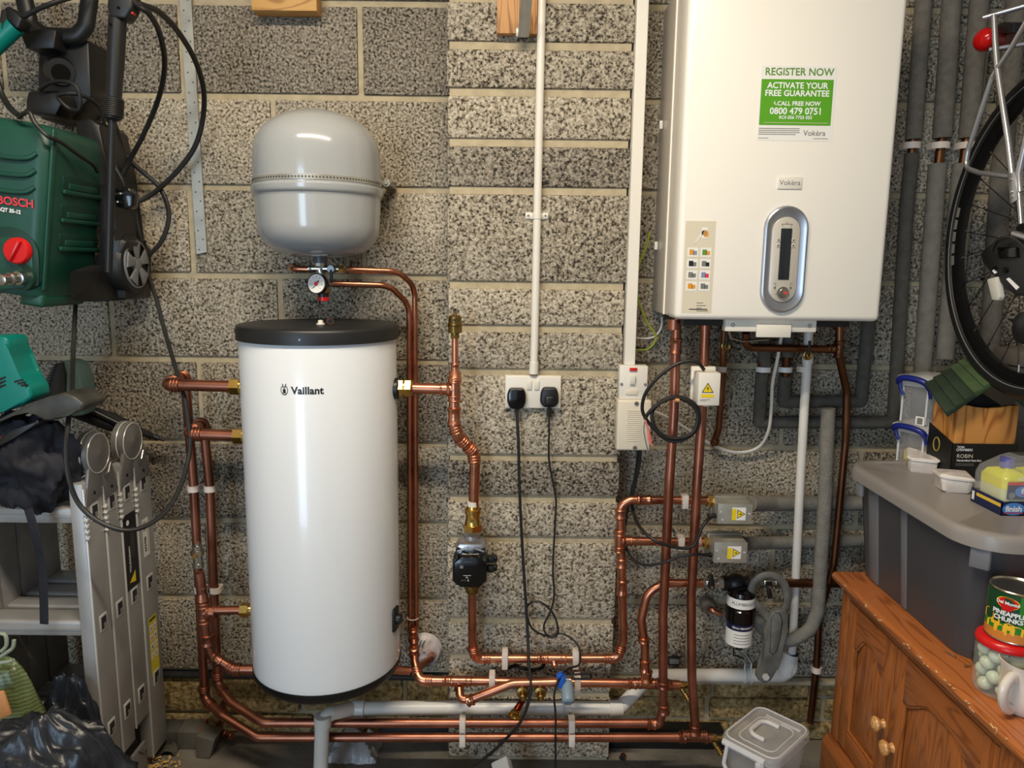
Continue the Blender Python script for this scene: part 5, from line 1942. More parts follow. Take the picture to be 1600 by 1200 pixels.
# ================================================================ LADDER
XS = -.951
YB = [PX(x, 900, XS).y for x in (139, 170, 194.5, 219, 246)]
t = thing('folding_ladder', 'folded multi-section aluminium ladder leaning against the block wall', 'ladder', (XS - .15, YB[1], 0))
XI = XS - .032
XLI = P(76, 1030, YB[3]).x                  # inside face of the far stiles
tops = [PX(128, 757, XS).z, PX(163, 744, XS).z, PX(190, 726, XS).z, PX(222, 716, XS).z]
bots = [.02, PX(212, 1156, XS).z, PX(228, 1120, XS).z, .028]
sock = [[(147, 799), (160, 973)], [(175, 787), (185, 955), (195, 1116)], [(199, 775), (209, 937), (220, 1091)], [(224.5, 763), (232, 920), (241, 1071)]]
zr = [PX(147, 799, XS).z, PX(160, 973, XS).z]
zr.append(zr[1] - (zr[0] - zr[1]))
dark_sock = M('rung_socket_dark', (38, 38, 40), .6)
for i in range(4):
    y0, y1 = YB[i] + .002, YB[i + 1] - .002
    mb = MB()
    mb.bb((XI, y0, bots[i]), (XS, y1, tops[i]), alu, .004)
    mb.bb((XS - .002, y0 - .001, bots[i]), (XS + .0025, y0 + .004, tops[i] - .012), alu_edge, .001)  # brighter strip painted in as the highlight line down the stile edge
    for z in (tops[i] - .02 - .014 * k for k in range(5)):
        mb.box((XS + .003, y0 + .001, z - .05), (.008, .011, .007), alu_edge, Matrix.Rotation(.6, 3, 'X'), .001)
    for j in range(3):
        c = V((XS, (y0 + y1) / 2 + .002, zr[j]))
        mb.box(c + X * .0003, (.003, .031, .041), alu_edge, bev=.0012)
        mb.box(c + X * .0016, (.001, .021, .030), dark_sock)
        mb.box(c + X * .002 + V((0, .004, -.008)), (.001, .010, .012), alu_dark)
    mb.build('stile', t)
    mb = MB()
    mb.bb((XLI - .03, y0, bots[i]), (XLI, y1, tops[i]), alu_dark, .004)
    mb.build('stile', t)
    for z in zr:
        mb = MB()
        q = [(y0 + .006, z - .018), (y0 + .006, z + .014), (y0 + .012, z + .018), (y1 - .012, z + .018), (y1 - .006, z + .014), (y1 - .006, z - .018)]
        mb.prism([V((XLI, y, zz)) for y, zz in q], (XI - XLI, 0, 0), alu, .002)
        mb.bb((XLI, y0 + .0045, z - .004), (XI, y0 + .008, z + .002), alu)
        mb.build('rung', t)
for px, py, k in ((153, 708, 0), (205, 690, 2)):
    hc = PX(px, py, XS + .004)
    hc.y = (YB[k] + YB[k + 2]) / 2 - (.006 if k == 0 else .006)
    mb = MB()
    hm = M('hinge_grey', (126, 124, 122), .36, .35)
    mb.lathe(hc - X * .03, X, [(0, .046), (.002, .05), (.014, .05), (.016, .046), (.018, .046), (.020, .05), (.028, .05), (.031, .044), (.031, .012), (.033, .008), (.034, .003)], hm, 40)
    mb.torus(hc + X * .0005, X, .0455, .0014, alu_edge, 40, 6)  # bright rings painted in as the highlight round the disc rim
    mb.torus(hc - X * .016, X, .0485, .0018, alu_edge, 40, 6)
    mb.lathe(hc + X * .0005, X, [(0, .009), (.002, .008), (.003, .003)], alu, 16)
    for kk in (k, k + 1):
        ym = (YB[kk] + YB[kk + 1]) / 2
        mb.prism([V((XS - .004, YB[kk] + .004, tops[kk] - .055)), V((XS - .004, YB[kk + 1] - .004, tops[kk] - .045)), V((XS - .004, (YB[kk + 1] + hc.y) / 2, hc.z + .01)), V((XS - .004, (YB[kk] + hc.y) / 2, hc.z + .0))], (.008, 0, 0), hm, .001)
        mb.cyl(V((XS, ym, tops[kk] - .03)), V((XS + .006, ym, tops[kk] - .03)), .004, black_pl, seg=10)
    mb.tube(fillet([hc + V((.008, .01, -.045)), hc + V((.010, .016, -.055)), hc + V((.010, .03, -.03)), hc + V((.010, .055, -.03))], .004), .0025, nickel, 8)
    mb.build('hinge', t)
mb = MB()
c = V((XS + .0008, (YB[1] + YB[3]) / 2, .09))
mb.box(c + V((0, -.0, -.03)), (.012, .07, .1), hm, bev=.01)
mb.tube([c + V((.008, -.01, .02)), c + V((.008, .01, .0)), c + V((.008, .03, .005))], .0025, nickel, 8)
mb.build('foot_hinge', t)
mb = MB()
f0, f1 = PX(204, 800, XS + .0008), PX(214, 913, XS + .0008)
yc = (YB[2] + YB[3]) / 2
hz = (f0.z - f1.z) / 2
cz = (f0.z + f1.z) / 2
tp = flat((XS + .0012, yc, cz), (0, 1, 0), Z)
tq = lambda x, y: tp(x, y) + X * .0004
hw = (YB[3] - YB[2]) * .44
rect(mb, tp, -hw, -hz, hw, hz, black_print)
poly(mb, tq, [(-.017, -hz + .018), (.013, -hz + .012), (.013, -hz + .042)], yellow_print)
mb.text('YOUNGMAN', .0115, white_print, lambda x, y: tq(-y - .008, x - .02), bold=.02)
disc(mb, tq, -.008, hz - .022, .007, .007, white_print)
disc(mb, tq, -.008, hz - .042, .005, .005, grey_print)
for k in range(3):
    rect(mb, tq, .002 + k * .006, -.02, .003 + k * .006, .06, grey_print)
mb.build('black_sticker', t)
mb = MB()
yc4 = (YB[3] + YB[4]) / 2
f0, f1 = PX(228, 808, XS), PX(232, 866, XS)
tp = flat((XS + .001, yc4 - .004, (f0.z + f1.z) / 2), (0, 1, 0), Z)
tq = lambda x, y: tp(x, y) + X * .0004
hz = (f0.z - f1.z) / 2
rect(mb, tp, -.016, -hz, .016, hz, label_white)
mb.text('676700', .0135, black_print, lambda x, y: tq(-y - .004, x - hz * .35), bold=.04)
for k in range(7):
    rect(mb, tq, -.012 + 0, hz * .35 + k * .004, .003, hz * .35 + k * .004 + (.001 + .001 * (k % 2)), black_print)
rect(mb, tq, .009, -hz * .8, .011, hz * .8, grey_print)
mb.build('white_sticker', t)
mb = MB()
f0, f1 = PX(237, 962, XS), PX(243, 1050, XS)
tp = flat((XS + .001, yc4 + .001, (f0.z + f1.z) / 2), (0, 1, 0), Z)
tq = lambda x, y: tp(x, y) + X * .0004
hz = (f0.z - f1.z) / 2
rect(mb, tp, -.023, -hz, .021, hz, M('sticker_yellow', (214, 196, 40), .45))
for r_ in range(4):
    for c_ in range(2):
        x, y = -.011 + c_ * .020, hz * (.62 - r_ * .32)
        rect(mb, tq, x - .0075, y - .0095, x + .0075, y + .0095, label_white)
        tz = lambda a, b: tq(a, b) + X * .0003
        poly(mb, tz, [(x - .005, y - .006), (x + .004, y - .004), (x + .001, y + .006)], (grey_print, red_mark, black_print, og)[(r_ + c_) % 4])
rect(mb, tq, -.018, hz * .86, .016, hz * .93, black_print)
mb.build('yellow_sticker', t)

# umbrella behind the hinges
t = thing('folded_umbrella', 'black folded umbrella lying behind the ladder hinges with its tip towards the pipes', 'umbrella', P(190, 690, -.07))
mb = MB()
a, b = P(118, 640, -.1), P(240, 682, -.06)
mb.tube([a, a.lerp(b, .45), a.lerp(b, .8), b], [.022, .025, .013, .006], M('umbrella_cloth', (18, 18, 22), .8, bump=(40, .8)), 12)
mb.build('canopy', t)
mb = MB()
mb.cyl(b, P(257, 688, -.055), .004, black_pl)
mb.cyl(P(240, 682, -.06), P(248, 685, -.057), .008, black_pl)
for k in (-1, 0, 1):
    mb.tube([a.lerp(b, .75) + Z * .012 * k, P(236, 682 + 5 * k, -.06)], .002, black_pl, 6)
mb.tube([P(128, 634, -.12), P(190, 664, -.1)], .007, black_pl, 10)
mb.build('shaft', t)

# ================================================================ TOOLS AND BAG ON THE LADDER
t = thing('hedge_trimmer', 'teal garden power tool body with slotted vents at the picture\'s left edge', 'power tool', P(10, 640, -.38))
mb = MB()
te = [(-30, 525), (8, 526), (13, 536), (14, 560), (24, 585), (46, 606), (49, 622), (36, 632), (6, 643), (-30, 655)]
mb.prism([P(x, y, -.42) for x, y in te], (0, .07, 0), teal, .014, 4)
mb.build('body', t)
mb = MB()
for k in range(3):
    mb.prism([P(22 + k * 5, 595 + k * 3, -.4212), P(35 + k * 4, 592 + k * 4, -.4212), P(36 + k * 4, 594 + k * 4, -.4212), P(23 + k * 5, 598 + k * 3, -.4212)], (0, .002, 0), black_pl)
    mb.prism([P(-4, 592 + k * 6, -.4212), P(8, 588 + k * 6, -.4212), P(9, 590 + k * 6, -.4212), P(-3, 596 + k * 6, -.4212)], (0, .002, 0), black_pl)
mb.build('vent', t)
t = thing('trimmer_guard', 'grey green plastic guard with a toothed black rim standing behind the tools', 'guard', P(110, 660, -.2))
mb = MB()
ou = [(62, 640), (68, 610), (78, 582), (90, 566), (104, 563), (118, 570), (126, 590), (129, 620), (130, 650), (60, 655)]
mb.prism([P(x, y, -.19) for x, y in ou], (0, .06, 0), teal_grey, .008)
mb.build('shell', t)
mb = MB()
inn = [(60, 645), (67, 610), (76, 585), (86, 568), (97, 566), (102, 585), (101, 620), (99, 648)]
mb.prism([P(x, y, -.197) for x, y in inn], (0, .01, 0), black_pl, .002)
for k in range(16):
    f = k / 15
    mb.box(P(63 + 23 * f, 640 - 70 * f ** .9, -.2), (.008, .012, .003), dk_grey)
mb.build('inner_rim', t)
mb = MB()
q = [P(x, y, -.44) for x, y in [(-25, 664), (0, 655), (40, 634), (75, 620), (98, 614), (115, 619), (131, 632), (126, 643), (106, 650), (84, 657), (70, 658), (56, 652), (44, 640), (20, 645), (-25, 676)]]
mb.prism(q, (0, .09, 0), M('guard_black', (62, 61, 56), .45, var=(14, .5)), .008, 3)
q = [P(x, y, -.435) for x, y in [(-25, 700), (20, 672), (60, 655), (60, 664), (20, 686), (-25, 712)]]
mb.prism(q, (0, .06, 0), black_pl, .004)
tag(mb.build('strimmer_deck', origin=P(50, 690, -.4)), 'scuffed black plastic guard plate lying across the black cloth bag', 'guard')
mb = MB()
mb.prism([P(x, y, -.41) for x, y in [(-20, 690), (4, 683), (24, 672), (46, 668), (47, 676), (22, 683), (2, 694), (-20, 700)]], (0, .02, 0), red_pl, .003)
tag(mb.build('red_handle', origin=P(10, 690, -.4)), 'red plastic handle peeping out beneath the black guard plate', 'tool handle')
mb = MB()
mb.prism([P(x, y, -.40) for x, y in [(-20, 705), (18, 688), (22, 716), (6, 735), (-20, 748)]], (0, .05, 0), M('cardboard', (176, 128, 84), .8))
tag(mb.build('cardboard_box', origin=P(5, 735, -.4)), 'corner of a brown cardboard box under the black guard plate', 'box')


def blob(c, r, amp, sc, seed, seg=56, ridge=True, rot=None):
    def fn(d, q):
        n = 0
        f, a = sc, 1.0
        for _ in range(4):
            k = noise.noise(d * f + V((seed, seed * .7, seed * 1.3)))
            n += a * ((1 - abs(k) * 2.2) if ridge else k)
            f *= 2.1
            a *= .48
        return q * (1 + amp * (n - .9 if ridge else n))
    mb = MB()
    return mb, fn


def lump(name, label, cat, c, r, m, amp=.1, sc=1.6, seed=1.0, seg=64, extra=None, ridge=True, rot=None, flatz=None):
    mb, fn = blob(c, r, amp, sc, seed, seg, ridge)
    c = V(c)

    def fn2(d, q):
        q = fn(d, q)
        if flatz is not None and c.z + q.z < flatz:
            q.z = flatz - c.z
        return q
    mb.ball(c, r, m, seg, rot, fn2)
    return mb


cloth = M('navy_black_cloth', (26, 27, 36), .75, var=(8, .3), bump=(30, .4))
t = thing('cloth_bag', 'black cloth bag slumped over the top ladder rung', 'bag', P(60, 806, -.37))
c = P(48, 722, -.37)
mb = lump('bag', '', '', c, (.10, .06, .105), cloth, .24, 1.25, 2.3, 80)
mb.build('body', t, 60)
mb = MB()
strap = [P(44, 795, -.43), P(54, 830, -.43), P(64, 880, -.42), (P(68, 930, -.42)), P(69, 975, -.42)]
mb.tube(catmull(strap, 5), .0015, cloth, 12, flat=6.5)
mb.build('strap', t)

# ================================================================ SACKS ON THE FLOOR
binm = M('bin_liner_black', (30, 33, 40), .34, bump=(22, .7))
c = V((P(66, 1160, -.6).x, -.6, .19))
mb = lump('', '', '', c, (.192, .11, .25), binm, .10, 1.7, 5.1, 90, flatz=.0)
tag(mb.build('bin_bag', 80, 70) if False else mb.build('bin_bag', sharp=70, origin=V((c.x, c.y, 0))), 'large glossy black bin bag full of rubbish in front of the ladder', 'bin bag')
c = P(108, 1085, -.4)
c.z = .19
mb = lump('', '', '', c, (.072, .030, .222), binm, .13, 1.9, 9.4, 72, flatz=.0)
tag(mb.build('bin_bag', sharp=70, origin=V((c.x, c.y, 0))), 'smaller black bin bag wedged between the ladder rungs and the green sack', 'bin bag')
sackg = bpy.data.materials.new('sack_green')
sackg.use_nodes = True
nt = sackg.node_tree
b = nt.nodes['Principled BSDF']
b.inputs['Roughness'].default_value = .35
tc = nt.nodes.new('ShaderNodeTexCoord')
wv = nt.nodes.new('ShaderNodeTexWave')
wv.bands_direction = 'Z'
wv.inputs['Scale'].default_value = 38
wv.inputs['Distortion'].default_value = .5
nz = nt.nodes.new('ShaderNodeTexNoise')
nz.inputs['Scale'].default_value = 9
r_ = nt.nodes.new('ShaderNodeValToRGB')
r_.color_ramp.elements[0].position, r_.color_ramp.elements[0].color = .7, (*lin((84, 94, 56)), 1)
r_.color_ramp.elements[1].position, r_.color_ramp.elements[1].color = .85, (*lin((112, 126, 80)), 1)
nt.links.new(tc.outputs['Object'], wv.inputs['Vector'])
nt.links.new(tc.outputs['Object'], nz.inputs['Vector'])
nt.links.new(wv.outputs['Fac'], r_.inputs['Fac'])
nt.links.new(r_.outputs['Color'], b.inputs['Base Color'])
bp = nt.nodes.new('ShaderNodeBump')
bp.inputs['Strength'].default_value = .7
bp.inputs['Distance'].default_value = .01
nt.links.new(nz.outputs['Fac'], bp.inputs['Height'])
nt.links.new(bp.outputs['Normal'], b.inputs['Normal'])
c = V((P(-2, 1100, -.45).x, -.445, .215))
t = thing('compost_sack', 'crumpled green printed plastic sack at the picture\'s left edge beside the bin bags', 'sack', (c.x, c.y, 0))
mb = lump('', '', '', c, (.105, .05, .265), sackg, .07, 1.9, 3.3, 72, flatz=.0)
mb.build('body', t, 70)
mb = MB()
q = P(2, 1075, -.515)
mb.prism([P(x, y, -.51) for x, y in [(-20, 1085), (4, 1080), (17, 1118), (-2, 1126), (-20, 1130)]], (0, .008, 0), M('sack_orange', (206, 140, 84), .5), .004)
mb.build('print_patch', t)
mb = MB()
q = [P(-6, 1140, -.512), P(26, 1128, -.512), P(31, 1146, -.512), P(-2, 1162, -.512)]
mb.prism(q, (0, .003, 0), label_white)
for k in range(12):
    f = .08 + k * .07
    e0, e1 = q[0].lerp(q[1], f), q[3].lerp(q[2], f)
    w = (q[1] - q[0]) * (.02 + .012 * (k % 3))
    o_ = V((0, -.0006, 0))
    mb.mesh([e0.lerp(e1, .12) + o_, e0.lerp(e1, .12) + w + o_, e0.lerp(e1, .8) + w + o_, e0.lerp(e1, .8) + o_], [(0, 1, 2, 3)], black_print)
mb.build('barcode_label', t)
mb = MB()
for q in ([(-5, 990), (8, 992), (10, 1008), (2, 1018)], [(-5, 1030), (10, 1020), (20, 1012), (22, 1000)], [(0, 1036), (12, 1034), (20, 1032)]):
    mb.tube(catmull([P(x, y, -.5) for x, y in q], 5), .004, M('sack_tie', (150, 160, 140), .4), 8)
mb.build('tie', t)

# ================================================================ FLOOR CLUTTER
zsec = M('galvanised_dull', (128, 126, 120), .5, .6, var=(14, .25))
t = thing('metal_box_section', 'dull grey metal box section lying on the floor beside the ladder foot', 'metal offcut', P(290, 1168, -.06))
a = PZ(246, 1160, .0)
mb = MB()
Y0 = -.075
x0, x1, x2 = P(243, 1150, Y0).x, P(276, 1150, Y0).x, P(310, 1150, Y0).x
mb.bb((x0, Y0, .002), (x1, Y0 + .06, .052), M('dark_section', (82, 80, 76), .6, .3, var=(14, .25)), .003)
mb.bb((x1 + .001, Y0 - .004, .0), (x2, Y0 + .06, .054), zsec, .003)
mb.build('section', t)
mb = MB()
mb.bb((x2, Y0 - .006, .001), (x2 + .003, Y0 + .062, .055), M('rust_edge', (150, 84, 50), .6))
mb.build('edge_tape', t)
mb = MB()
x3 = P(343, 1160, Y0).x
mb.prism([V((x2 + .006, -.115, .0)), V((x3 - .012, -.12, .0)), V((x3 + .004, -.115, .055)), V((x2 + .006, -.105, .062))], (0, .06, 0), zsec, .004)
tag(mb.build('metal_offcut', origin=V((x2 + .02, -.09, 0))), 'bent grey metal end piece standing beside the box section on the floor', 'metal offcut')
mb = MB()
c = PZ(252, 1172, .0)
rows = []
for i in range(9):
    rows.append([c + V((-.05 + .1 * j / 11, -.03 + .055 * i / 8, .004 + .022 * abs(noise.noise(V((i * .35, j * .4, 1.7)))) + .008 * math.sin(j * .9))) for j in range(12)])
mb.sheet(rows, M('grey_rag', (104, 100, 88), .9, var=(20, .2)), .003)
tag(mb.build('rag', origin=V((c.x, c.y, 0))), 'small grey rag crumpled on the floor against the ladder foot', 'rag')
rnd = random.Random(12)
mb = MB()
sh_m = M('wood_shaving', (206, 164, 96), .8)
for k in range(46):
    c = PZ(rnd.uniform(226, 282), rnd.uniform(1182, 1202), .0) + Z * rnd.uniform(.001, .008)
    R_ = Matrix.Rotation(rnd.uniform(0, 6), 3, 'Z') @ Matrix.Rotation(rnd.uniform(-.6, .6), 3, 'X')
    mb.box(c, (rnd.uniform(.006, .016), .004, .0012), sh_m, R_)
o = tag(mb.build('wood_shavings', origin=PZ(252, 1192, 0)), 'pale wood shavings scattered on the floor near the ladder foot', 'wood shavings', kind='stuff')


def film(name, lb, c, sx, sy, h, m, seed, cat):
    mb = MB()
    rows = []
    for i in range(16):
        row = []
        for j in range(18):
            u, v = j / 17 * 2 - 1, i / 15 * 2 - 1
            e = max(0, 1 - max(abs(u), abs(v)) ** 2)
            z = e * h * (.6 + .8 * abs(noise.noise(V((u * 2.2 + seed, v * 2.2, seed))))) + .012 * abs(noise.noise(V((u * 6, v * 6, seed)))) + .001
            row.append(V(c) + V((u * sx * (1 + .18 * noise.noise(V((v * 2, seed, 0)))), v * sy, z)))
        rows.append(row)
    mb.sheet(rows, m, .0008)
    return tag(mb.build(name, sharp=20, origin=V(c)), lb, cat)


bagm = M('clear_film', (226, 226, 228), .15, clear=.45, bump=(40, .6))
film('plastic_bag', 'crumpled clear plastic bag on the floor behind the lowest copper pipes', (P(556, 1158, -.05).x, -.085, 0), .07, .05, .07, bagm, 2.2, 'plastic bag')
c = PZ(700, 1196, 0)
film('plastic_bag', 'clear plastic bag draped over the cream brush at the bottom of the picture', (c.x - .005, -.25, 0), .07, .045, .06, M('thin_film', (226, 226, 228), .15, clear=.72, bump=(40, .6)), 4.4, 'plastic bag')
mb = MB()
bm_ = M('cream_bristle', (196, 184, 144), .8, var=(160, .35), bump=(200, .8))
mb.ball((c.x - .002, -.262, .02), (.05, .03, .034), bm_, 24)
mb.bb((c.x - .045, -.285, .0), (c.x + .041, -.24, .02), wood_raw, .006)
tag(mb.build('brush', origin=V((c.x, -.262, 0))), 'cream bristle brush in the clear bag on the floor', 'brush')
t = thing('gadget_box', 'small dark device with a clear hinged lid tilted on the floor under the copper pipes', 'device', PZ(800, 1200, 0) + V((0, -.1, 0)))
g0 = V((P(798, 1190, -.25).x, -.245, .055))
R_ = Matrix.Rotation(-.5, 3, 'Y') @ Matrix.Rotation(.5, 3, 'X')
mb = MB()
mb.box(g0, (.042, .035, .085), M('device_dark', (40, 50, 60), .25), R_, .006, 3)
mb.box(g0 + R_ @ V((0, -.018, -.02)), (.03, .003, .03), screen_mat, R_)
mb.build('body', t)
mb = MB()
mb.box(g0 + R_ @ V((0, 0, .048)), (.046, .039, .034), M('clear_lid', (200, 205, 205), .15, clear=.4), R_, .005, 3)
mb.build('lid', t)
mb = MB()
c = PZ(973, 1187, .0) + Z * .0085
mb.tube([c + V((-.003, -.006, 0)), c + V((.003, .006, 0))], .0085, copper, 20)
mb.cyl(c + V((-.0031, -.0062, 0)), c + V((-.0033, -.0066, 0)), .0066, black_print)
tag(mb.build('copper_offcut', origin=c - Z * .0085), 'short copper pipe ring lying on the floor below the lowest pipe', 'pipe offcut')

# ================================================================ PINE CABINET
pine = pine_mat('pine_varnished', (166, 98, 48), (136, 76, 34), 26, 'Z', .1, .32)
pine_y = pine_mat('pine_varnished_rail', (162, 94, 46), (130, 72, 32), 26, 'Y', .1, .32)
pine_top = pine_mat('pine_top', (180, 106, 54), (146, 80, 38), 24, 'Y', .08, .28)
pine_lt = pine_mat('pine_knob', (214, 160, 96), (180, 120, 60), 40, 'X', .3, .3, False)
FX = .822                                     # plane of the door faces
CT = .613
t = thing('pine_cabinet', 'varnished pine cabinet with arched door panels and round knobs along the right side', 'cabinet', (1.0, -.7, 0))
mb = MB()
mb.bb((FX + .014, -1.15, .02), (1.27, -.252, CT - .026), pine, .002)
for y0, y1 in ((-.286, -.25), (-.9, -.842)):
    mb.bb((FX, y0, .19), (FX + .016, y1, CT - .026), pine, .002)
mb.bb((FX + .001, -.9, .566), (FX + .016, -.25, CT - .026), pine_y, .002)
mb.build('carcass', t)
mb = MB()
pr = [(FX - .012, CT - .026), (FX - .016, CT - .020), (FX - .020, CT - .018), (FX - .022, CT - .008), (FX - .018, CT - .001), (FX - .012, CT), (1.29, CT), (1.29, CT - .026)]
mb.prism([V((x, -1.17, z)) for x, z in pr], (0, .937, 0), pine_top, .0008)
chip = M('bare_wood_chip', (222, 176, 124), .7)
rnd = random.Random(21)
for k in range(34):
    y = rnd.uniform(-.95, -.3)
    mb.box((FX - .0215 + rnd.choice((0, 0, .006)), y, CT - .004 + rnd.uniform(-.006, .002)), (.002, rnd.uniform(.002, .010), .002), chip, Matrix.Rotation(rnd.uniform(-.4, .4), 3, 'X'))
mb.build('top', t)
mb = MB()
mb.prism([V((FX - .018, -1.16, 0)), V((FX - .018, -1.16, .165)), V((FX - .008, -1.16, .185)), V((FX + .02, -1.16, .19)), V((FX + .02, -1.16, 0))], (0, .915, 0), pine_y, .001)
mb.build('plinth', t)


def arch_door(y0, y1, knob_y, knob_z):
    """door face in the plane x = FX between y0 (near) and y1 (far)"""
    z0, z1 = .195, .563
    s = .042
    mb = MB()
    w = FX + .0
    th = .014
    mb.bb((w, y0 + .0015, z0), (w + th, y0 + s, z1), pine, .002)
    mb.bb((w, y1 - s, z0), (w + th, y1 - .0015, z1), pine, .002)
    mb.bb((w, y0 + s, z0), (w + th, y1 - s, z0 + .05), pine_y, .002)
    # top rail with a scooped lower edge
    L, R = y0 + s, y1 - s
    n = 12
    low = []
    for k in range(n + 1):
        f = k / n
        y = L + (R - L) * f
        q = abs(f - .5) * 2
        z = z1 - .055 - .045 * (0 if q < .25 else (1 - math.cos((q - .25) / .75 * PI)) / 2)
        low.append((y, z))
    mb.prism([V((w, y, z)) for y, z in [(L, z1)] + low + [(R, z1)]], (th, 0, 0), pine_y, .001)
    d = mb.build('door', t)
    mb = MB()
    mb.bb((w + .010, L - .004, z0 + .04), (w + .016, R + .004, z1 - .03), pine)
    k0 = [(y, z - .012) for y, z in low]
    mb.prism([V((w + .006, y, z)) for y, z in [(L + .016, z0 + .066)] + [(min(max(y, L + .016), R - .016), z - .006) for y, z in low] + [(R - .016, z0 + .066)]], (.006, 0, 0), pine, .003)
    mb.build('panel', d)
    mb = MB()
    mb.tube([V((w + .005, y, z)) for y, z in [(L + .003, z0 + .055)] + [(min(max(y, L + .003), R - .003), z - .003) for y, z in low] + [(R - .003, z0 + .055)]], .004, pine, 6, closed=True)
    mb.build('moulding', d)
    mb = MB()
    k = V((w, knob_y, knob_z))
    mb.lathe(k, -X, [(0, .011), (.004, .009), (.007, .008), (.012, .0145), (.018, .0165), (.022, .0145), (.023, .011), (.0245, .010), (.026, .004)], pine_lt, 28)
    mb.build('knob', d)
    return d


arch_door(-.505, -.287, -.487, .372)
arch_door(-.84, -.508, -.530, .345)

# ================================================================ STORAGE CRATE
LT = .882
grey_tr = M('smoky_plastic', (74, 74, 78), .3, clear=.12, var=(4, .12))
grey_lid = M('lid_warm_grey', (142, 136, 132), .35)
grey_rib = M('rib_grey', (112, 112, 116), .4)
t = thing('storage_crate', 'large smoky grey plastic storage crate with a grey lid on the pine cabinet', 'storage box', (1.08, -.4, CT))
mb = MB()
lo = rrect(.872, -.655, 1.33, -.215, .05, 6)
hi = rrect(.850, -.69, 1.355, -.19, .06, 6)
ml = lambda a, b, f: [(p[0] + (q[0] - p[0]) * f, p[1] + (q[1] - p[1]) * f) for p, q in zip(a, b)]
z_ = lambda pts, z: [V((x, y, z)) for x, y in pts]
rin = lambda pts, f: [(1.1 + (x - 1.1) * f, -.43 + (y + .43) * f) for x, y in pts]
mb.rings([z_(lo, CT + .001), z_(ml(lo, hi, .5), CT + .12), z_(hi, LT - .03), z_(rin(hi, .985), LT - .03), z_(rin(lo, .98), CT + .006)], grey_tr)
mb.build('body', t, 50)
for y, w in ((-.30, .02), (-.435, .010)):
    mb = MB()
    mb.prism([V((.869, y - w, CT + .004)), V((.869, y + w, CT + .004)), V((.8475, y + w * 1.1, LT - .032)), V((.8475, y - w * 1.1, LT - .032))], (.004, 0, 0), grey_rib, .001)
    mb.build('rib', t)
mb = MB()
for f, zz in ((1.03, LT - .034), (1.05, LT - .03), (1.05, LT - .014), (1.04, LT - .004), (1.0, LT), (.93, LT - .002), (.9, LT - .010), (.5, LT - .010)):
    pass
lidr = [z_(rin(rrect(.828, -.712, 1.378, -.165, .085, 8), f), zz) for f, zz in ((.985, LT - .032), (1.0, LT - .03), (1.0, LT - .014), (.992, LT - .004), (.975, LT), (.93, LT), (.915, LT - .004), (.5, LT - .004))]
mb.rings(lidr, grey_lid)
mb.build('lid', t, 40)
LS = LT - .004                               # top surface inside the rim
for x, y, n in ((.862, -.742, 0), (.826, -.25, 1)):
    mb = MB()
    if n == 0:
        mb.box((.863, -.678, LT - .045), (.034, .016, .052), grey_rib, Matrix.Rotation(-PI / 4, 3, 'Z'), .004, 3)
    else:
        mb.box((.836, -.262, LT - .045), (.010, .03, .04), mid_grey, bev=.004)
    mb.build('clip', t)
mb = MB()
mb.bb((.884, -.668, CT + .0005), (.94, -.652, CT + .024), black_pl, .004)
mb.build('foot', t)

# ================================================================ SMALL CLEAR BOXES WITH BLUE HANDLES
def clear_box(lb, o, u, w_, d_, h, contents=None):
    """o: near-left bottom corner of the handle face; u runs along that face"""
    u = V(u).normalized()
    v = V((-u.y, u.x, 0)).normalized()
    if v.y < 0:
        v = -v
    o = V(o)
    t = thing('clear_storage_box', lb, 'storage box', o, 'clear boxes with blue handles')
    at = lambda a, b, c: o + u * a + v * b + Z * c
    mb = MB()
    ins = .008
    r0 = [(x, y) for x, y in rrect(ins, ins, w_ - ins, d_ - ins, .012, 4)]
    r1 = [(x, y) for x, y in rrect(0, 0, w_, d_, .014, 4)]
    mb.rings([[at(x, y, .0) for x, y in r0], [at(x, y, h * .82) for x, y in r1]], clear_pl, first_only=True)
    mb.build('body', t, 40)
    mb = MB()
    r2 = rrect(-.006, -.006, w_ + .006, d_ + .006, .016, 4)
    mb.rings([[at(x, y, h * .80) for x, y in r2], [at(x, y, h * .96) for x, y in r2], [at(x * .98, y * .98, h) for x, y in r1]], M('clear_lid_edge', (226, 226, 224), .25, clear=.45))
    mb.build('lid', t, 40)
    for a in (.18 * w_, .82 * w_):
        mb = MB()
        mb.box(at(a, .0015, h * .42), (.004, .004, h * .78), clear_edge, Matrix.Rotation(math.atan2(u.y, u.x), 3, 'Z'))
        mb.build('rib', t)
    for b in (.3, .7):
        mb = MB()
        mb.box(at(w_, d_ * b, h * .42), (.004, .006, h * .78), clear_edge, Matrix.Rotation(math.atan2(u.y, u.x), 3, 'Z'))
        mb.build('rib', t)
    mb = MB()
    pts = [at(.10 * w_, -.008, h * .84), at(.16 * w_, -.016, h * .93), at(.32 * w_, -.018, h * .97), at(.62 * w_, -.018, h * .96), at(.84 * w_, -.016, h * .90), at(.90 * w_, -.009, h * .80)]
    mb.tube(catmull(pts, 6), .0075, navy, 10)
    for a, s_ in ((.13, 1), (.88, -1)):
        mb.tube([at(a * w_, -.012, h * .88), at((a + .05) * w_, -.010, h * .68), at((a + .06 + .06 * (s_ > 0)) * w_, -.007, h * .60)], .004, navy, 8)
    mb.build('handle', t)
    if contents:
        mb = MB()
        mb.bb(at(.03, .02, .004), at(w_ - .03, d_ - .02, .03), contents)
        for p in ():
            pass
        mb.build('contents', t)
    return t, at


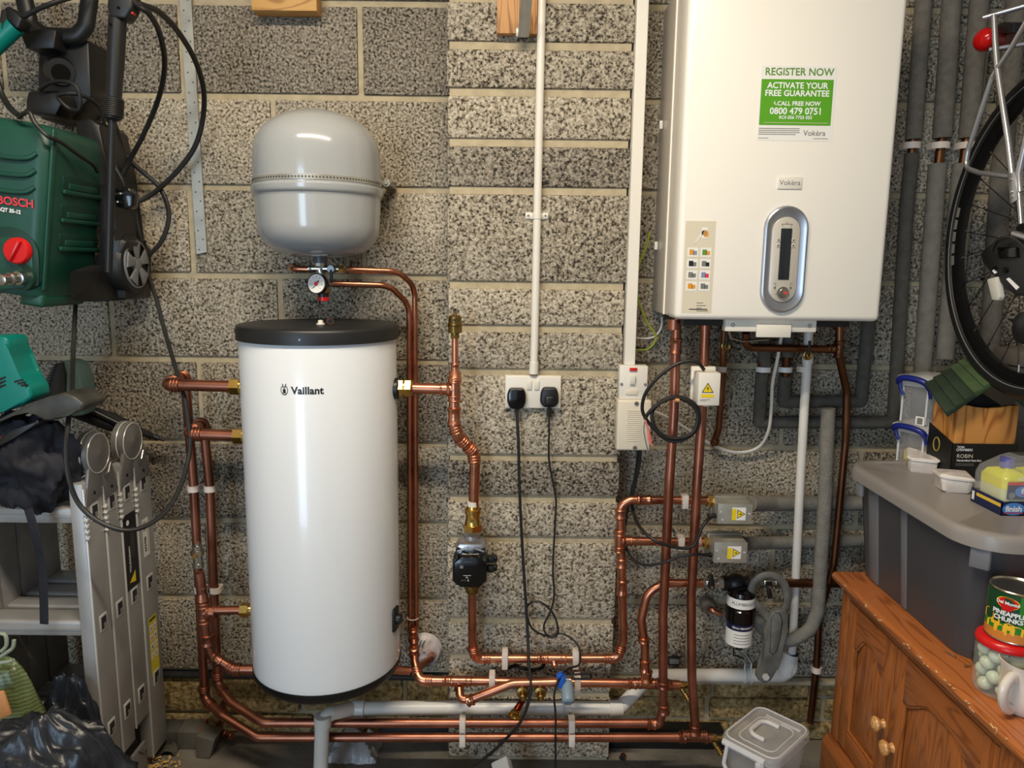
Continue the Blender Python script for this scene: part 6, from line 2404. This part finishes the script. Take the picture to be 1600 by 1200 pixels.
A = P(1398, 640, -.155)
B = P(1459, 640, -.235)
u = V((B.x - A.x, B.y - A.y, 0))
bw = u.length
b_lo = clear_box('lower clear box with a blue handle on the grey crate lid, yellow inside', V((A.x, A.y, LS + .0005)), u, bw, .12, .098, yellow_print)
A2 = P(1408, 560, -.15)
b_up = clear_box('upper clear box with a blue handle stacked behind the green birdhouse roof', V((A2.x - .002, A2.y + .004, LS + .099)), u, bw, .13, .118)
mb = MB()
q = b_up[1](bw * .72, -.0045, .012)
R_ = Matrix.Rotation(math.atan2(u.y, u.x), 3, 'Z')
mb.box(q, (.022, .002, .022), label_white, R_)
mb.box(q + R_ @ V((0, -.0012, 0)), (.013, .001, .015), grey_print, R_)
mb.build('label', b_up[0])

# ================================================================ BIRDHOUSE IN ITS CARD TRAY
HX0, HX1 = P(1478, 738, -.32).x, P(1578, 745, -.32).x
HY0, HY1 = -.335, -.235
t = thing('card_tray', 'black cardboard tray with white lettering round the foot of the birdhouse', 'box', ((HX0 + HX1) / 2, HY0, LS))
zf = P(1478, 693, HY0).z
mb = MB()
card = M('black_card', (18, 17, 17), .5)
mb.bb((HX0, HY0, LS), (HX1, HY0 + .002, zf), card)
mb.prism([V((HX0, HY0, LS)), V((HX0, HY1, LS)), V((HX0, HY1, zf + .028)), V((HX0, HY0, zf))], (.002, 0, 0), card)
mb.bb((HX1 - .002, HY0, LS), (HX1, HY1, zf), card)
mb.bb((HX0, HY0, LS), (HX1, HY1, LS + .002), card)
mb.build('tray', t)
mb = MB()
tp = flat((HX0 + .034, HY0 - .0006, 0))
mb.text('TOM', .0075, white_print, lambda x, y: tp(x - .016, y + zf - .0085), bold=.02)
mb.text('CHAMBERS', .0075, white_print, lambda x, y: tp(x - .007, y + zf - .0145), bold=.02)
mb.text('ROBIN', .0125, label_paper, lambda x, y: tp(x - .0045, y + zf - .029))
mb.text('Handcrafted Nest Box', .0062, white_print, lambda x, y: tp(x + .006, y + zf - .039), bold=.03)
for k in range(2):
    rect(mb, tp, -.024, zf - .0475 - k * .0035, .018, zf - .0462 - k * .0035, grey_print)
mb.build('lettering', t)
mb = MB()
ts = flat((HX0 - .0006, (HY0 + HY1) / 2, 0), (0, -1, 0), Z)
pts = [(.012 * math.cos(a), .016 * math.sin(a)) for a in [2 * PI * k / 20 for k in range(20)]]
mb.tube([ts(x - .012, y + zf - .016) for x, y in pts], .0014, M('print_gold', (170, 150, 60), .5), 5, closed=True)
mb.build('emblem', t)
t = thing('birdhouse', 'pine birdhouse with a green slatted roof and open front, on the grey crate lid', 'birdhouse', ((HX0 + HX1) / 2, HY0 + .05, LS + .003))
bp_ = pine_mat('birdhouse_pine', (206, 142, 72), (160, 96, 40), 14, 'Z', .16, .5, False)
hx0, hx1 = HX0 + .004, HX1 - .004
hy0, hy1 = HY0 + .006, HY1 - .004
zev = P(1480, 640, hy0).z                    # eaves
zri = P(1557, 603, hy0 - .03).z - .004       # ridge
xri = P(1557, 603, hy0 - .03).x
zop = P(1545, 630, hy0).z
mb = MB()
q = [(hx0, LS + .0035), (hx1, LS + .0035), (hx1, zop - .004)] + [(hx1 - (hx1 - hx0) * f, zop - .012 * math.sin(PI * f)) for f in (.15, .3, .5, .7, .85)] + [(hx0, zop - .004)]
mb.prism([V((x, hy0, z)) for x, z in q], (0, .012, 0), bp_, .001)
mb.prism([V((x, hy1 - .01, z)) for x, z in [(hx0, LS + .0035), (hx1, LS + .0035), (hx1, zev), (xri, zri - .01), (hx0, zev)]], (0, .01, 0), bp_, .001)
for x in (hx0, hx1 - .010):
    mb.bb((x, hy0 + .0125, LS + .0035), (x + .010, hy1 - .0105, zev - .002), bp_, .001)
mb.build('box', t)
gr1 = M('roof_green', (62, 82, 48), .8, var=(16, .3), bump=(50, .4))
gr2 = M('roof_green_dark', (34, 50, 34), .8, var=(16, .3), bump=(50, .4))
n_l = V((-(zri - zev), 0, -(hx0 - xri) * -1))
el, er = V((hx0 - .030, 0, zev - .018)), V((hx1 + .035, 0, zev - .018))
rg = V((xri, 0, zri))
y0, y1 = hy0 - .03, hy1 + .004
EN, EF, RN, RF = P(1482, 650, y0), P(1449, 603, y1), P(1557, 599, y0), P(1514, 561, y1)
QN = RN + (RN - EN).reflect(V((1, 0, 0))) * 1.02
QF = RF + (RF - EF).reflect(V((1, 0, 0))) * 1.02
QN = RN + V((RN.x - EN.x, 0, EN.z - RN.z)) * 1.02
QF = RF + V((RN.x - EN.x, 0, EN.z - RN.z)) * 1.02
for en, ef in ((EN, EF), (QN, QF)):
    for k in range(5):
        f0, f1 = k / 5, (k + 1) / 5
        a, b = en.lerp(RN, f0), en.lerp(RN, f1)
        c_, d_ = ef.lerp(RF, f0), ef.lerp(RF, f1)
        n = (b - a).cross(c_ - a).normalized()
        if n.z < 0:
            n = -n
        mb = MB()
        ov = (a - b) * .12
        vs = [a + ov, b, d_, c_ + ov]
        vs = [v - n * .002 for v in vs] + [vs[0] + n * .014, vs[1] + n * .008, vs[2] + n * .008, vs[3] + n * .014]
        bv, fs = mb.mesh(vs, [(3, 2, 1, 0), (4, 5, 6, 7), (0, 1, 5, 4), (1, 2, 6, 5), (2, 3, 7, 6), (3, 0, 4, 7)], gr1 if k > 2 else gr2)
        mb.bev(fs, .0022)
        mb.build('roof_slat', t)
mb = MB()
mb.prism([V((x, hy0 + .03, z)) for x, z in [(hx0 + .01, zop - .02), (hx1 - .01, zop - .02), (hx1 - .012, zev), (xri, zri - .016), (hx0 + .012, zev)]], (0, .004, 0), M('inside_shade', (16, 14, 12), .9))  # near-black sheet stands for the shade inside the open front
mb.build('inner_shade', t)

# ================================================================ FOIL TRAYS, FINISH PACK
filmw = M('white_film_carton', (226, 218, 212), .25, bump=(34, .8))
for i, (c, rz, lb, s_) in enumerate(((PZ(1440, 733, LS), -.5, 'white film-wrapped carton on the crate lid, nearer the clear boxes', (.066, .092, .036)), (PZ(1487, 764, LS), -.25, 'white film-wrapped carton on the crate lid, beside the dishwasher bottles', (.066, .074, .035)))):
    mb = MB()
    R_ = Matrix.Rotation(rz, 3, 'Z')
    a, b, h = s_
    rr = []
    for sc_, z in ((.86, .0), (.9, .004), (1.0, h * .8), (1.06, h * .82), (1.06, h * .9), (.96, h), (.4, h * 1.04)):
        rr.append([c + R_ @ V((x * sc_ + .005 * noise.noise(V((x * 60, y * 60, z * 90 + i))), y * sc_ + .004 * noise.noise(V((x * 80, y * 70, z * 60 + i + 5))), z + .007 * max(0, noise.noise(V((x * 50, y * 50, i + z * 40)))))) for x, y in rrect(-a / 2, -b / 2, a / 2, b / 2, .012, 5)])
    mb.rings(rr, filmw)
    tag(mb.build('wrapped_carton', sharp=30, origin=c), lb, 'carton')

fx, fy = PZ(1563, 806, LS).x, PZ(1563, 806, LS).y
t = thing('bottle_pack', 'shrink-wrapped pack of yellow dishwasher bottles in a navy tray', 'bottle pack', (fx + .06, fy + .05, LS))
navy_p = M('pack_navy', (18, 30, 72), .35)
FD, FW = .095, .13
mb = MB()
mb.bb((fx, fy, LS + .0005), (fx + FW, fy + .002, LS + .028), navy_p)
mb.bb((fx, fy, LS + .0005), (fx + .002, fy + FD, LS + .03), navy_p)
mb.bb((fx, fy + FD - .002, LS + .0005), (fx + FW, fy + FD, LS + .028), navy_p)
mb.bb((fx, fy, LS + .0005), (fx + FW, fy + FD, LS + .002), navy_p)
tl = flat((fx - .0006, fy + FD / 2, LS), (0, -1, 0), Z)
rect(mb, tl, -.03, .017, .046, .024, M('pack_yellow', (224, 190, 70), .4))
rect(mb, tl, -.044, .006, -.036, .024, label_white)
tf = flat((fx + .024, fy - .0006, LS + .014))
pk = M('pack_blue', (70, 130, 200), .4)
disc(mb, lambda x, y: tf(x, y), .0, 0, .022, .0125, pk)
mb.text('finish', .0155, white_print, lambda x, y: tf(x, y) + V((0, -.0005, 0)), bold=.03)
rect(mb, lambda x, y: tf(x, y) + V((0, -.0005, 0)), -.018, -.0085, .018, -.007, red_mark)
mb.build('tray', t)
liq = M('lemon_liquid', (216, 214, 30), .12, clear=.12)
liq_p = M('pale_bottle', (222, 222, 170), .15, clear=.2)
for k in range(2):
    bx = fx + .034 + k * .06
    mb = MB()
    rr = []
    for f, z, m_ in ((.94, .003, 0), (1, .008, 0), (1, .062, 0), (.98, .068, 0), (.8, .078, 0), (.3, .084, 0), (.28, .088, 0)):
        rr.append([V((bx + x * f, fy + FD / 2 + y * f, LS + z)) for x, y in rrect(-.028, -.04, .028, .04, .012, 4)])
    mb.rings(rr[:4], liq_p)
    mb.rings([[p + Z * .0 for p in rr[2]], rr[3], rr[4], rr[5], rr[6]], liq)
    for z0, z1 in ((.05, .068),):
        mb.rings([[V((bx + x * 1.012, fy + FD / 2 + y * 1.012, LS + z)) for x, y in rrect(-.028, -.04, .028, .04, .012, 4)] for z in (z0, z1)], M('lemon_label', (214, 206, 24), .35), caps=False)
    mb.cyl((bx, fy + FD / 2, LS + .086), (bx, fy + FD / 2, LS + .106), .013, M('cap_violet', (82, 84, 150), .35), seg=24)
    mb.build('bottle', t, 40)
mb = MB()
tf = flat((fx + .034, fy + .0035, LS + .05))
rect(mb, tf, -.024, -.018, .024, .016, navy_p)
tg = lambda x, y: tf(x, y) + V((0, -.0005, 0))
th_ = lambda x, y: tf(x, y) + V((0, -.001, 0))
rect(mb, tg, -.024, .011, .024, .017, red_pl)
disc(mb, tg, .008, -.002, .017, .011, pk)
mb.text('fini', .015, white_print, lambda x, y: th_(x + .012, y - .001), bold=.03)
rect(mb, th_, .004, -.0085, .024, -.007, red_mark)
mb.text('x2', .010, white_print, lambda x, y: th_(x, y + .024), bold=.02)
disc(mb, tg, -.014, -.010, .0065, .0065, mid_grey)
mb.build('bottle_label', t)
mb = MB()
shr = M('shrink_film', (240, 240, 240), .1, clear=.86, bump=(50, .7))
rr = []
for f, z in ((1.02, .03), (1.03, .066), (.95, .082), (.5, .106), (.3, .113)):
    rr.append([V((fx + FW / 2 + x * f + .002 * noise.noise(V((x * 60, y * 60, z * 50))), fy + FD / 2 + y * f, LS + z)) for x, y in rrect(-FW / 2, -FD / 2, FW / 2, FD / 2, .014, 6)])
mb.rings(rr, shr, caps=False)
mb.build('shrink_wrap', t, 25)

# ================================================================ JAR, TIN, MUG, NAILS
JC = PZ(1570, 1096, CT)
jr = .047
JC = V((PZ(1564, 1080, CT).x, PZ(1564, 1080, CT).y + .0, CT))
zl = P(1560, 985, JC.y).z                    # lid level
jh = .105
t = thing('onion_jar', 'glass jar of pale onions with a red lid, standing behind the cream mug', 'jar', JC)
glass = M('jar_glass', (214, 226, 218), .06, clear=.8)
mb = MB()
mb.lathe(JC + Z * .0005, Z, [(0, jr * .82), (.003, jr * .93), (.010, jr), (jh - .024, jr), (jh - .016, jr * .95), (jh - .012, jr * .9)], glass, 48)
mb.build('glass', t)
mb = MB()
mb.lathe(JC + Z * (jh - .014), Z, [(0, jr * .96), (.001, jr * 1.02), (.005, jr * 1.04), (.010, jr * 1.02), (.013, jr * .96), (.0135, jr * .7), (.012, .01)], red_pl, 48)
mb.build('lid', t)
on = M('pickled_onion', (206, 214, 186), .3, var=(30, .08))
rnd = random.Random(4)
for layer in range(4):
    for k in range(6):
        a = 2 * PI * k / 6 + layer * .52
        mb = MB()
        mb.ball(JC + V((math.cos(a) * .0305, math.sin(a) * .0305, .016 + layer * .0195)), (.0125, .0125, .0115), on, 14)
        mb.build('onion', t)
TC = V((JC.x + .008, JC.y + .002, JC.z + jh))
tr_, thh = .042, .092
t = thing('pineapple_tin', 'tin of pineapple chunks standing on the red jar lid', 'tin', TC)
tin = M('tinplate', (206, 200, 184), .25, 1.0)
tg_ = M('tin_green', (42, 128, 40), .35)
tgd = M('tin_dark_green', (18, 66, 34), .35)
tye = M('tin_pineapple', (246, 190, 40), .4)
tor = M('tin_orange', (206, 128, 52), .4)
mb = MB()
mb.lathe(TC + Z * .0005, Z, [(0, tr_ * .9), (.0, tr_ * .985), (.0015, tr_ * 1.01), (.003, tr_ * .99), (thh - .003, tr_ * .99), (thh - .0015, tr_ * 1.01), (thh, tr_ * .985), (thh - .003, tr_ * .93), (thh - .0035, .01)], tin, 56)
mb.build('can', t, 35)
mb = MB()
a0 = math.atan2(CAM.x - TC.x, -(CAM.y - TC.y)) - .12
ct_ = lambda d: (lambda x, y: V((TC.x + (tr_ + d) * math.sin(a0 + x / tr_), TC.y - (tr_ + d) * math.cos(a0 + x / tr_), TC.z + thh * .5 + y)))
c0_, c1_, c2_, c3_ = ct_(.0002), ct_(.0007), ct_(.0012), ct_(.0016)
hh = thh * .455
mb.lathe(TC + Z * (thh * .5 - hh), Z, [(0, tr_ * 1.0), (2 * hh, tr_ * 1.0)], tg_, 56, False)
rect(mb, c0_, -.05, -.012, .012, hh, tgd, 14)
rect(mb, c0_, -.06, -hh, .06, -.026, tor, 20)
for x, y, r in ((-.030, -.021, .010), (-.012, -.024, .010), (-.0, -.022, .009), (.012, -.021, .010), (-.022, -.013, .008), (.0, -.016, .008), (-.038, -.006, .012)):
    poly(mb, c1_, [(x - r, y - r * .6), (x + r * .9, y - r * .8), (x + r, y + r * .6), (x - r * .2, y + r), (x - r, y + r * .5)], tye)
disc(mb, c1_, -.006, .026, .018, .0105, yellow_print)
disc(mb, c2_, -.006, .026, .0165, .0092, red_pl)
disc(mb, c2_, -.006, .0175, .009, .006, red_pl)
mb.text('Del Monte', .0078, white_print, lambda x, y: c3_(x - .006, y + .026), bold=.03)
mb.text('PINEAPPLE', .0108, white_print, lambda x, y: c3_(x * .98 - .003, y + .007), bold=.04)
mb.text('CHUNKS', .0108, white_print, lambda x, y: c3_(x - .003, y - .003), bold=.04)
disc(mb, c2_, .030, -.016, .009, .006, label_white)
mb.build('printed_label', t, 60)
MC = PZ(1612, 1118, CT)
MC = V((PZ(1598, 1112, CT).x + .004, PZ(1598, 1112, CT).y + .006, CT))
mr = .04
t = thing('mug', 'cream mug with a thick handle near the cabinet edge', 'mug', MC)
mug_m = M('mug_cream', (226, 216, 204), .2, coat=.3)
mb = MB()
mh = .088
mb.lathe(MC + Z * .0005, Z, [(0, mr * .72), (.002, mr * .76), (.012, mr * .9), (.03, mr * .97), (mh * .6, mr * .95), (mh * .86, mr * .98), (mh, mr * 1.08), (mh, mr * 1.03), (mh * .85, mr * .92), (.03, mr * .9), (.008, mr * .7), (.006, .003)], mug_m, 56)
mb.build('body', t, 60)
mb = MB()
hd = V((-.88, -.47, 0)).normalized()
at = lambda r, z: MC + hd * r + Z * z
mb.tube(catmull([at(mr * .93, .068), at(mr * 1.25, .072), at(mr * 1.62, .062), at(mr * 1.7, .045), at(mr * 1.5, .026), at(mr * 1.1, .014), at(mr * .9, .014)], 6), .0075, mug_m, 12, flat=1.3)
mb.build('handle', t)
for px, py, dx, dy, lb in ((1492, 1028, -.010, .022, 'steel screw lying on the cabinet top nearer the crate corner, pointing away'), (1508, 1043, .014, .004, 'short steel screw lying on the cabinet top between the crate and the jar')):
    mb = MB()
    c = PZ(px, py, CT) + Z * .0025
    d = V((dx, dy, 0))
    mb.cyl(c, c + d, .0016, nickel, .0004, 10)
    mb.cyl(c - d.normalized() * .0015, c, .0024, nickel, seg=12)
    tag(mb.build('screw', origin=c - Z * .0025), lb, 'screw')

# ================================================================ BICYCLE
HB_ = V((1.062, -.45, 1.425))
U = V((.05, .9915, 0)).normalized()
N = V((-U.y, U.x, 0)).normalized()
if N.x > 0:
    N = -N
WR = .338
t = thing('bicycle', 'bicycle hung beside the wall with a black wheel and silver luggage rack', 'bicycle', HB_ - Z * .34)
mb = MB()
mb.torus(HB_, N, WR - .017, .018, black_rub, 96, 14, 1.0)
wp_ = lambda a, r, d: HB_ + (U * math.cos(a) + Z * math.sin(a)) * r + N * d
for r_0, w_, hgt in ((WR - .0205, .0012, .0006),):
    mb.torus(HB_ + N * .0155, N, WR - .026, .0012, mid_grey, 96, 6)
a = .34
for k, (da, l, w_) in enumerate(((0, .03, .003), (.05, .02, .003), (.10, .026, .003), (.16, .02, .003), (.22, .034, .004))):
    s0, s1 = .10 - da, .10 - da - l / WR
    mb.mesh([wp_(s0, WR - .011, .0165), wp_(s1, WR - .011, .0165), wp_(s1, WR - .011 - w_, .0178), wp_(s0, WR - .011 - w_, .0178)], [(0, 1, 2, 3)], label_paper)
mb.build('tyre', t, 60)
mb = MB()
i_ = 96
R_ = [[wp_(2 * PI * k / i_, r, d) for r, d in ((WR - .032, .011), (WR - .033, .0125), (WR - .047, .0115), (WR - .055, .006), (WR - .056, 0), (WR - .055, -.006), (WR - .047, -.0115), (WR - .032, -.011))] for k in range(i_)]
mb.rings(R_, M('rim_black', (24, 24, 25), .25, .4), closed=True)
for k in range(5):
    s0 = .25 - k * .095
    mb.mesh([wp_(s0, WR - .034, .0132), wp_(s0 - .075, WR - .034, .0132), wp_(s0 - .075, WR - .045, .0124), wp_(s0, WR - .045, .0124)], [(0, 1, 2, 3)], grey_print)
mb.build('rim', t, 40)
for k in range(28):
    a = 2 * PI * (k + .3) / 28
    b_ = a + (.9 if k % 2 else -.9)
    s_ = 1 if k % 4 < 2 else -1
    mb = MB()
    mb.cyl(wp_(a, WR - .054, 0), wp_(b_, .022, .028 * s_), .0011, black_pl, seg=6)
    mb.cyl(wp_(a, WR - .056, 0), wp_(a, WR - .07, .0012 * s_), .0022, nickel if k % 3 == 0 else black_pl, seg=6)
    mb.build('spoke', t)
mb = MB()
mb.lathe(HB_ - N * .05, N, [(0, .006), (.014, .006), (.015, .026), (.019, .026), (.022, .014), (.078, .014), (.081, .026), (.085, .026), (.086, .012), (.1, .008)], black_pl, 28)
for k in range(6):
    mb.lathe(HB_ + N * (.03 - .0 * k - k * .003), N, [(0, .03 + .004 * k), (.0012, .03 + .004 * k)], dk_grey, 28)
mb.build('hub', t)
RX = .975
q = lambda *pts: [PX(x, y, RX) for x, y in pts]
mb = MB()
mb.tube(q((1553, 24), (1555, 66), (1558, 105), (1567, 165), (1576, 225), (1583, 285)), .0058, silver, 12)
mb.tube(fillet(q((1606, 30), (1580, 75), (1551, 118), (1532, 175), (1512, 236), (1508, 262), (1530, 270), (1578, 276)), .03), .0052, silver, 12)
mb.tube([PX(1536, 28, RX), PX(1606, 8, RX + .06)], .0052, silver, 12)
mb.tube([PX(1545, 78, RX), PX(1606, 68, RX + .06)], .0048, silver, 12)
mb.tube(q((1606, 205), (1592, 270), (1594, 300)), .0055, silver, 12)
mb.prism([PX(x, y, RX - .006) for x, y in [(1574, 272), (1585, 268), (1590, 312), (1578, 319)]], (.006, 0, 0), silver, .001)
for x, y in ((1580, 280), (1581, 300), (1582, 307)):
    k = PX(x, y, RX - .006)
    mb.cyl(k, k - X * .003, .0026, nickel, seg=10)
mb.tube(q((1592, 300), (1596, 350)), .0048, silver, 10)
mb.tube(q((1584, 365), (1606, 372)), .006, silver, 10)
mb.build('luggage_rack', t)
mb = MB()
c = PX(1540, 62, RX + .03)
mb.ball(c, (.022, .028, .024), M('lamp_red', (190, 10, 14), .15), 24)
mb.tube([c + V((.01, .0, -.004)), PX(1580, 62, RX + .06)], .02, M('lamp_red_dark', (84, 6, 12), .3), 14)
mb.prism([PX(x, y, RX + .03) for x, y in [(1556, 40), (1566, 34), (1584, 36), (1582, 52), (1560, 52)]], (.04, 0, 0), black_pl, .003)
mb.build('rear_lamp', t)
mb = MB()
pts = [(1530, 398), (1536, 390), (1545, 388), (1552, 376), (1570, 372), (1606, 378), (1606, 463), (1585, 462), (1572, 448), (1560, 440), (1550, 428), (1538, 412)]
mb.prism([PX(x, y, RX + .015) for x, y in pts], (.03, 0, 0), black_pl, .004)
mb.prism([PX(x, y, RX + .008) for x, y in [(1556, 386), (1586, 386), (1588, 402), (1560, 404)]], (.02, 0, 0), black_gloss, .003)
mb.tube(catmull([PX(1550, 392, RX + .0), PX(1558, 376, RX - .004), PX(1575, 370, RX - .004), PX(1590, 376, RX), PX(1606, 392, RX)], 5), .0035, black_rub, 8)
for x, y, r in ((1572, 422, .006), (1556, 418, .004), (1535, 436, .003)):
    k = PX(x, y, RX + .014)
    mb.cyl(k + X * .004, k - X * .003, r, black_gloss, seg=14)
mb.prism([PX(x, y, RX + .0135) for x, y in [(1572, 436), (1576, 434), (1592, 449), (1588, 453)]], (.002, 0, 0), white_print)
mb.prism([PX(x, y, RX + .0135) for x, y in [(1550, 423), (1553, 421), (1557, 426), (1554, 428)]], (.002, 0, 0), white_print)
mb.build('derailleur', t)
mb = MB()
mb.prism([PX(x, y, RX + .01) for x, y in [(1541, 436), (1557, 432), (1562, 464), (1559, 470), (1549, 469)]], (.012, 0, 0), M('clear_reflector', (196, 194, 186), .2), .003)
mb.build('reflector', t)
mb = MB()
k = PX(1606, 512, RX + .02)
mb.lathe(k, N, [(-.02, .03), (.0, .034), (.012, .03), (.02, .012)], black_pl, 24)
mb.prism([PX(x, y, RX + .012) for x, y in [(1572, 497), (1580, 499), (1592, 497), (1596, 508), (1582, 505)]], (.008, 0, 0), black_pl, .001)
mb.build('crank', t)

# ================================================================ CLEAR TUB ON THE FLOOR
t = thing('clear_tub', 'clear plastic tub with a clip-on handled lid on the floor by the cabinet', 'storage tub', (.655, -.262, 0))
TT = .205
cs = [V(p) for p in (PZ(1124, 1150, TT), PZ(1183, 1096, TT), PZ(1272, 1140, TT), PZ(1214, 1194, TT))]
cen = sum(cs, V()) / 4
ux = ((cs[2] - cs[1]) + (cs[3] - cs[0])).normalized()
uy = V((-ux.y, ux.x, 0))
sx, sy = ((cs[2] - cs[1]).length + (cs[3] - cs[0]).length) / 4, ((cs[1] - cs[0]).length + (cs[2] - cs[3]).length) / 4
T_ = lambda x, y, z: V((cen.x, cen.y, 0)) + ux * x + uy * y + Z * z
tubm = M('tub_clear', (222, 222, 224), .15, clear=.74)
tube_e = M('tub_edge', (232, 232, 234), .15, clear=.28)
mb = MB()
mb.rings([[T_(x, y, z) for x, y in rrect(-sx * f, -sy * f, sx * f, sy * f, .02, 5)] for f, z in ((.72, .001), (.75, .003), (.88, TT - .02))], tubm, first_only=True)
mb.build('body', t, 40)
mb = MB()
mb.rings([[T_(x, y, z) for x, y in rrect(-sx * f, -sy * f, sx * f, sy * f, .03, 6)] for f, z in ((.93, TT - .022), (1.0, TT - .02), (1.0, TT - .008), (.97, TT - .002), (.92, TT), (.86, TT), (.83, TT - .007))][::-1], M('tub_lid', (206, 204, 204), .18, clear=.6), first_only=True)
mb.tube([T_(x, y, TT) for x, y in rrect(-sx * .9, -sy * .9, sx * .9, sy * .9, .025, 6)], .0022, tube_e, 6, closed=True)
mb.tube([T_(x, y, TT - .006) for x, y in rrect(-sx * .62, -sy * .62, sx * .62, sy * .62, .02, 6)], .0018, tube_e, 6, closed=True)
for y in (.66, .72):
    mb.tube([T_(-sx * .5, sy * y, TT - .004), T_(sx * .7, sy * y, TT - .004)], .0016, tube_e, 6)
mb.build('lid', t, 40)
mb = MB()
hs = [T_(sx * .16, sy * .42, TT - .002), T_(-sx * .42, sy * .42, TT - .001), T_(-sx * .42, -sy * .34, TT - .001), T_(sx * .16, -sy * .34, TT - .002)]
mb.tube(fillet(hs, .022), .0062, M('tub_handle', (226, 224, 222), .25, clear=.12), 10)
mb.build('lid_handle', t)
mb = MB()
e = lambda x, z, d=.0: T_(x, -sy * .97 - .008 - d, z)
mb.tube([T_(-sx * .82, -sy * .98, TT - .012), T_(sx * .62, -sy * .98, TT - .012)], .008, tube_e, 8)
mb.tube(fillet([e(-sx * .62, TT - .012), e(-sx * .66, TT - .06, .006), e(-sx * .3, TT - .1, .008), e(sx * .3, TT - .1, .008), e(sx * .56, TT - .06, .006), e(sx * .5, TT - .012)], .014), .005, tube_e, 8)
mb.box(e(sx * .5, TT - .03), (.02, .012, .03), tube_e, bev=.003)
mb.build('clip_handle', t)

# ================================================================ GREY BOX BEHIND THE BIRDHOUSE
mb = MB()
a, b = P(1578, 700, -.16), P(1578, 548, -.16)
gb = M('brown_grey_box', (88, 82, 76), .5)
x1 = a.x + .2
mb.bb((a.x, -.16, LS + .001), (x1, -.03, b.z - .04), gb, .006)
mb.bb((a.x - .006, -.168, b.z - .04), (x1 + .006, -.022, b.z), M('brown_grey_lid', (110, 102, 94), .5), .006)
mb.bb((a.x - .003, -.164, LS + .09), (x1, -.03, LS + .102), gb, .002)
tag(mb.build('lidded_box', origin=(a.x + .1, -.1, LS + .001)), 'brown grey lidded box on the crate, behind the birdhouse and wheel', 'storage box')
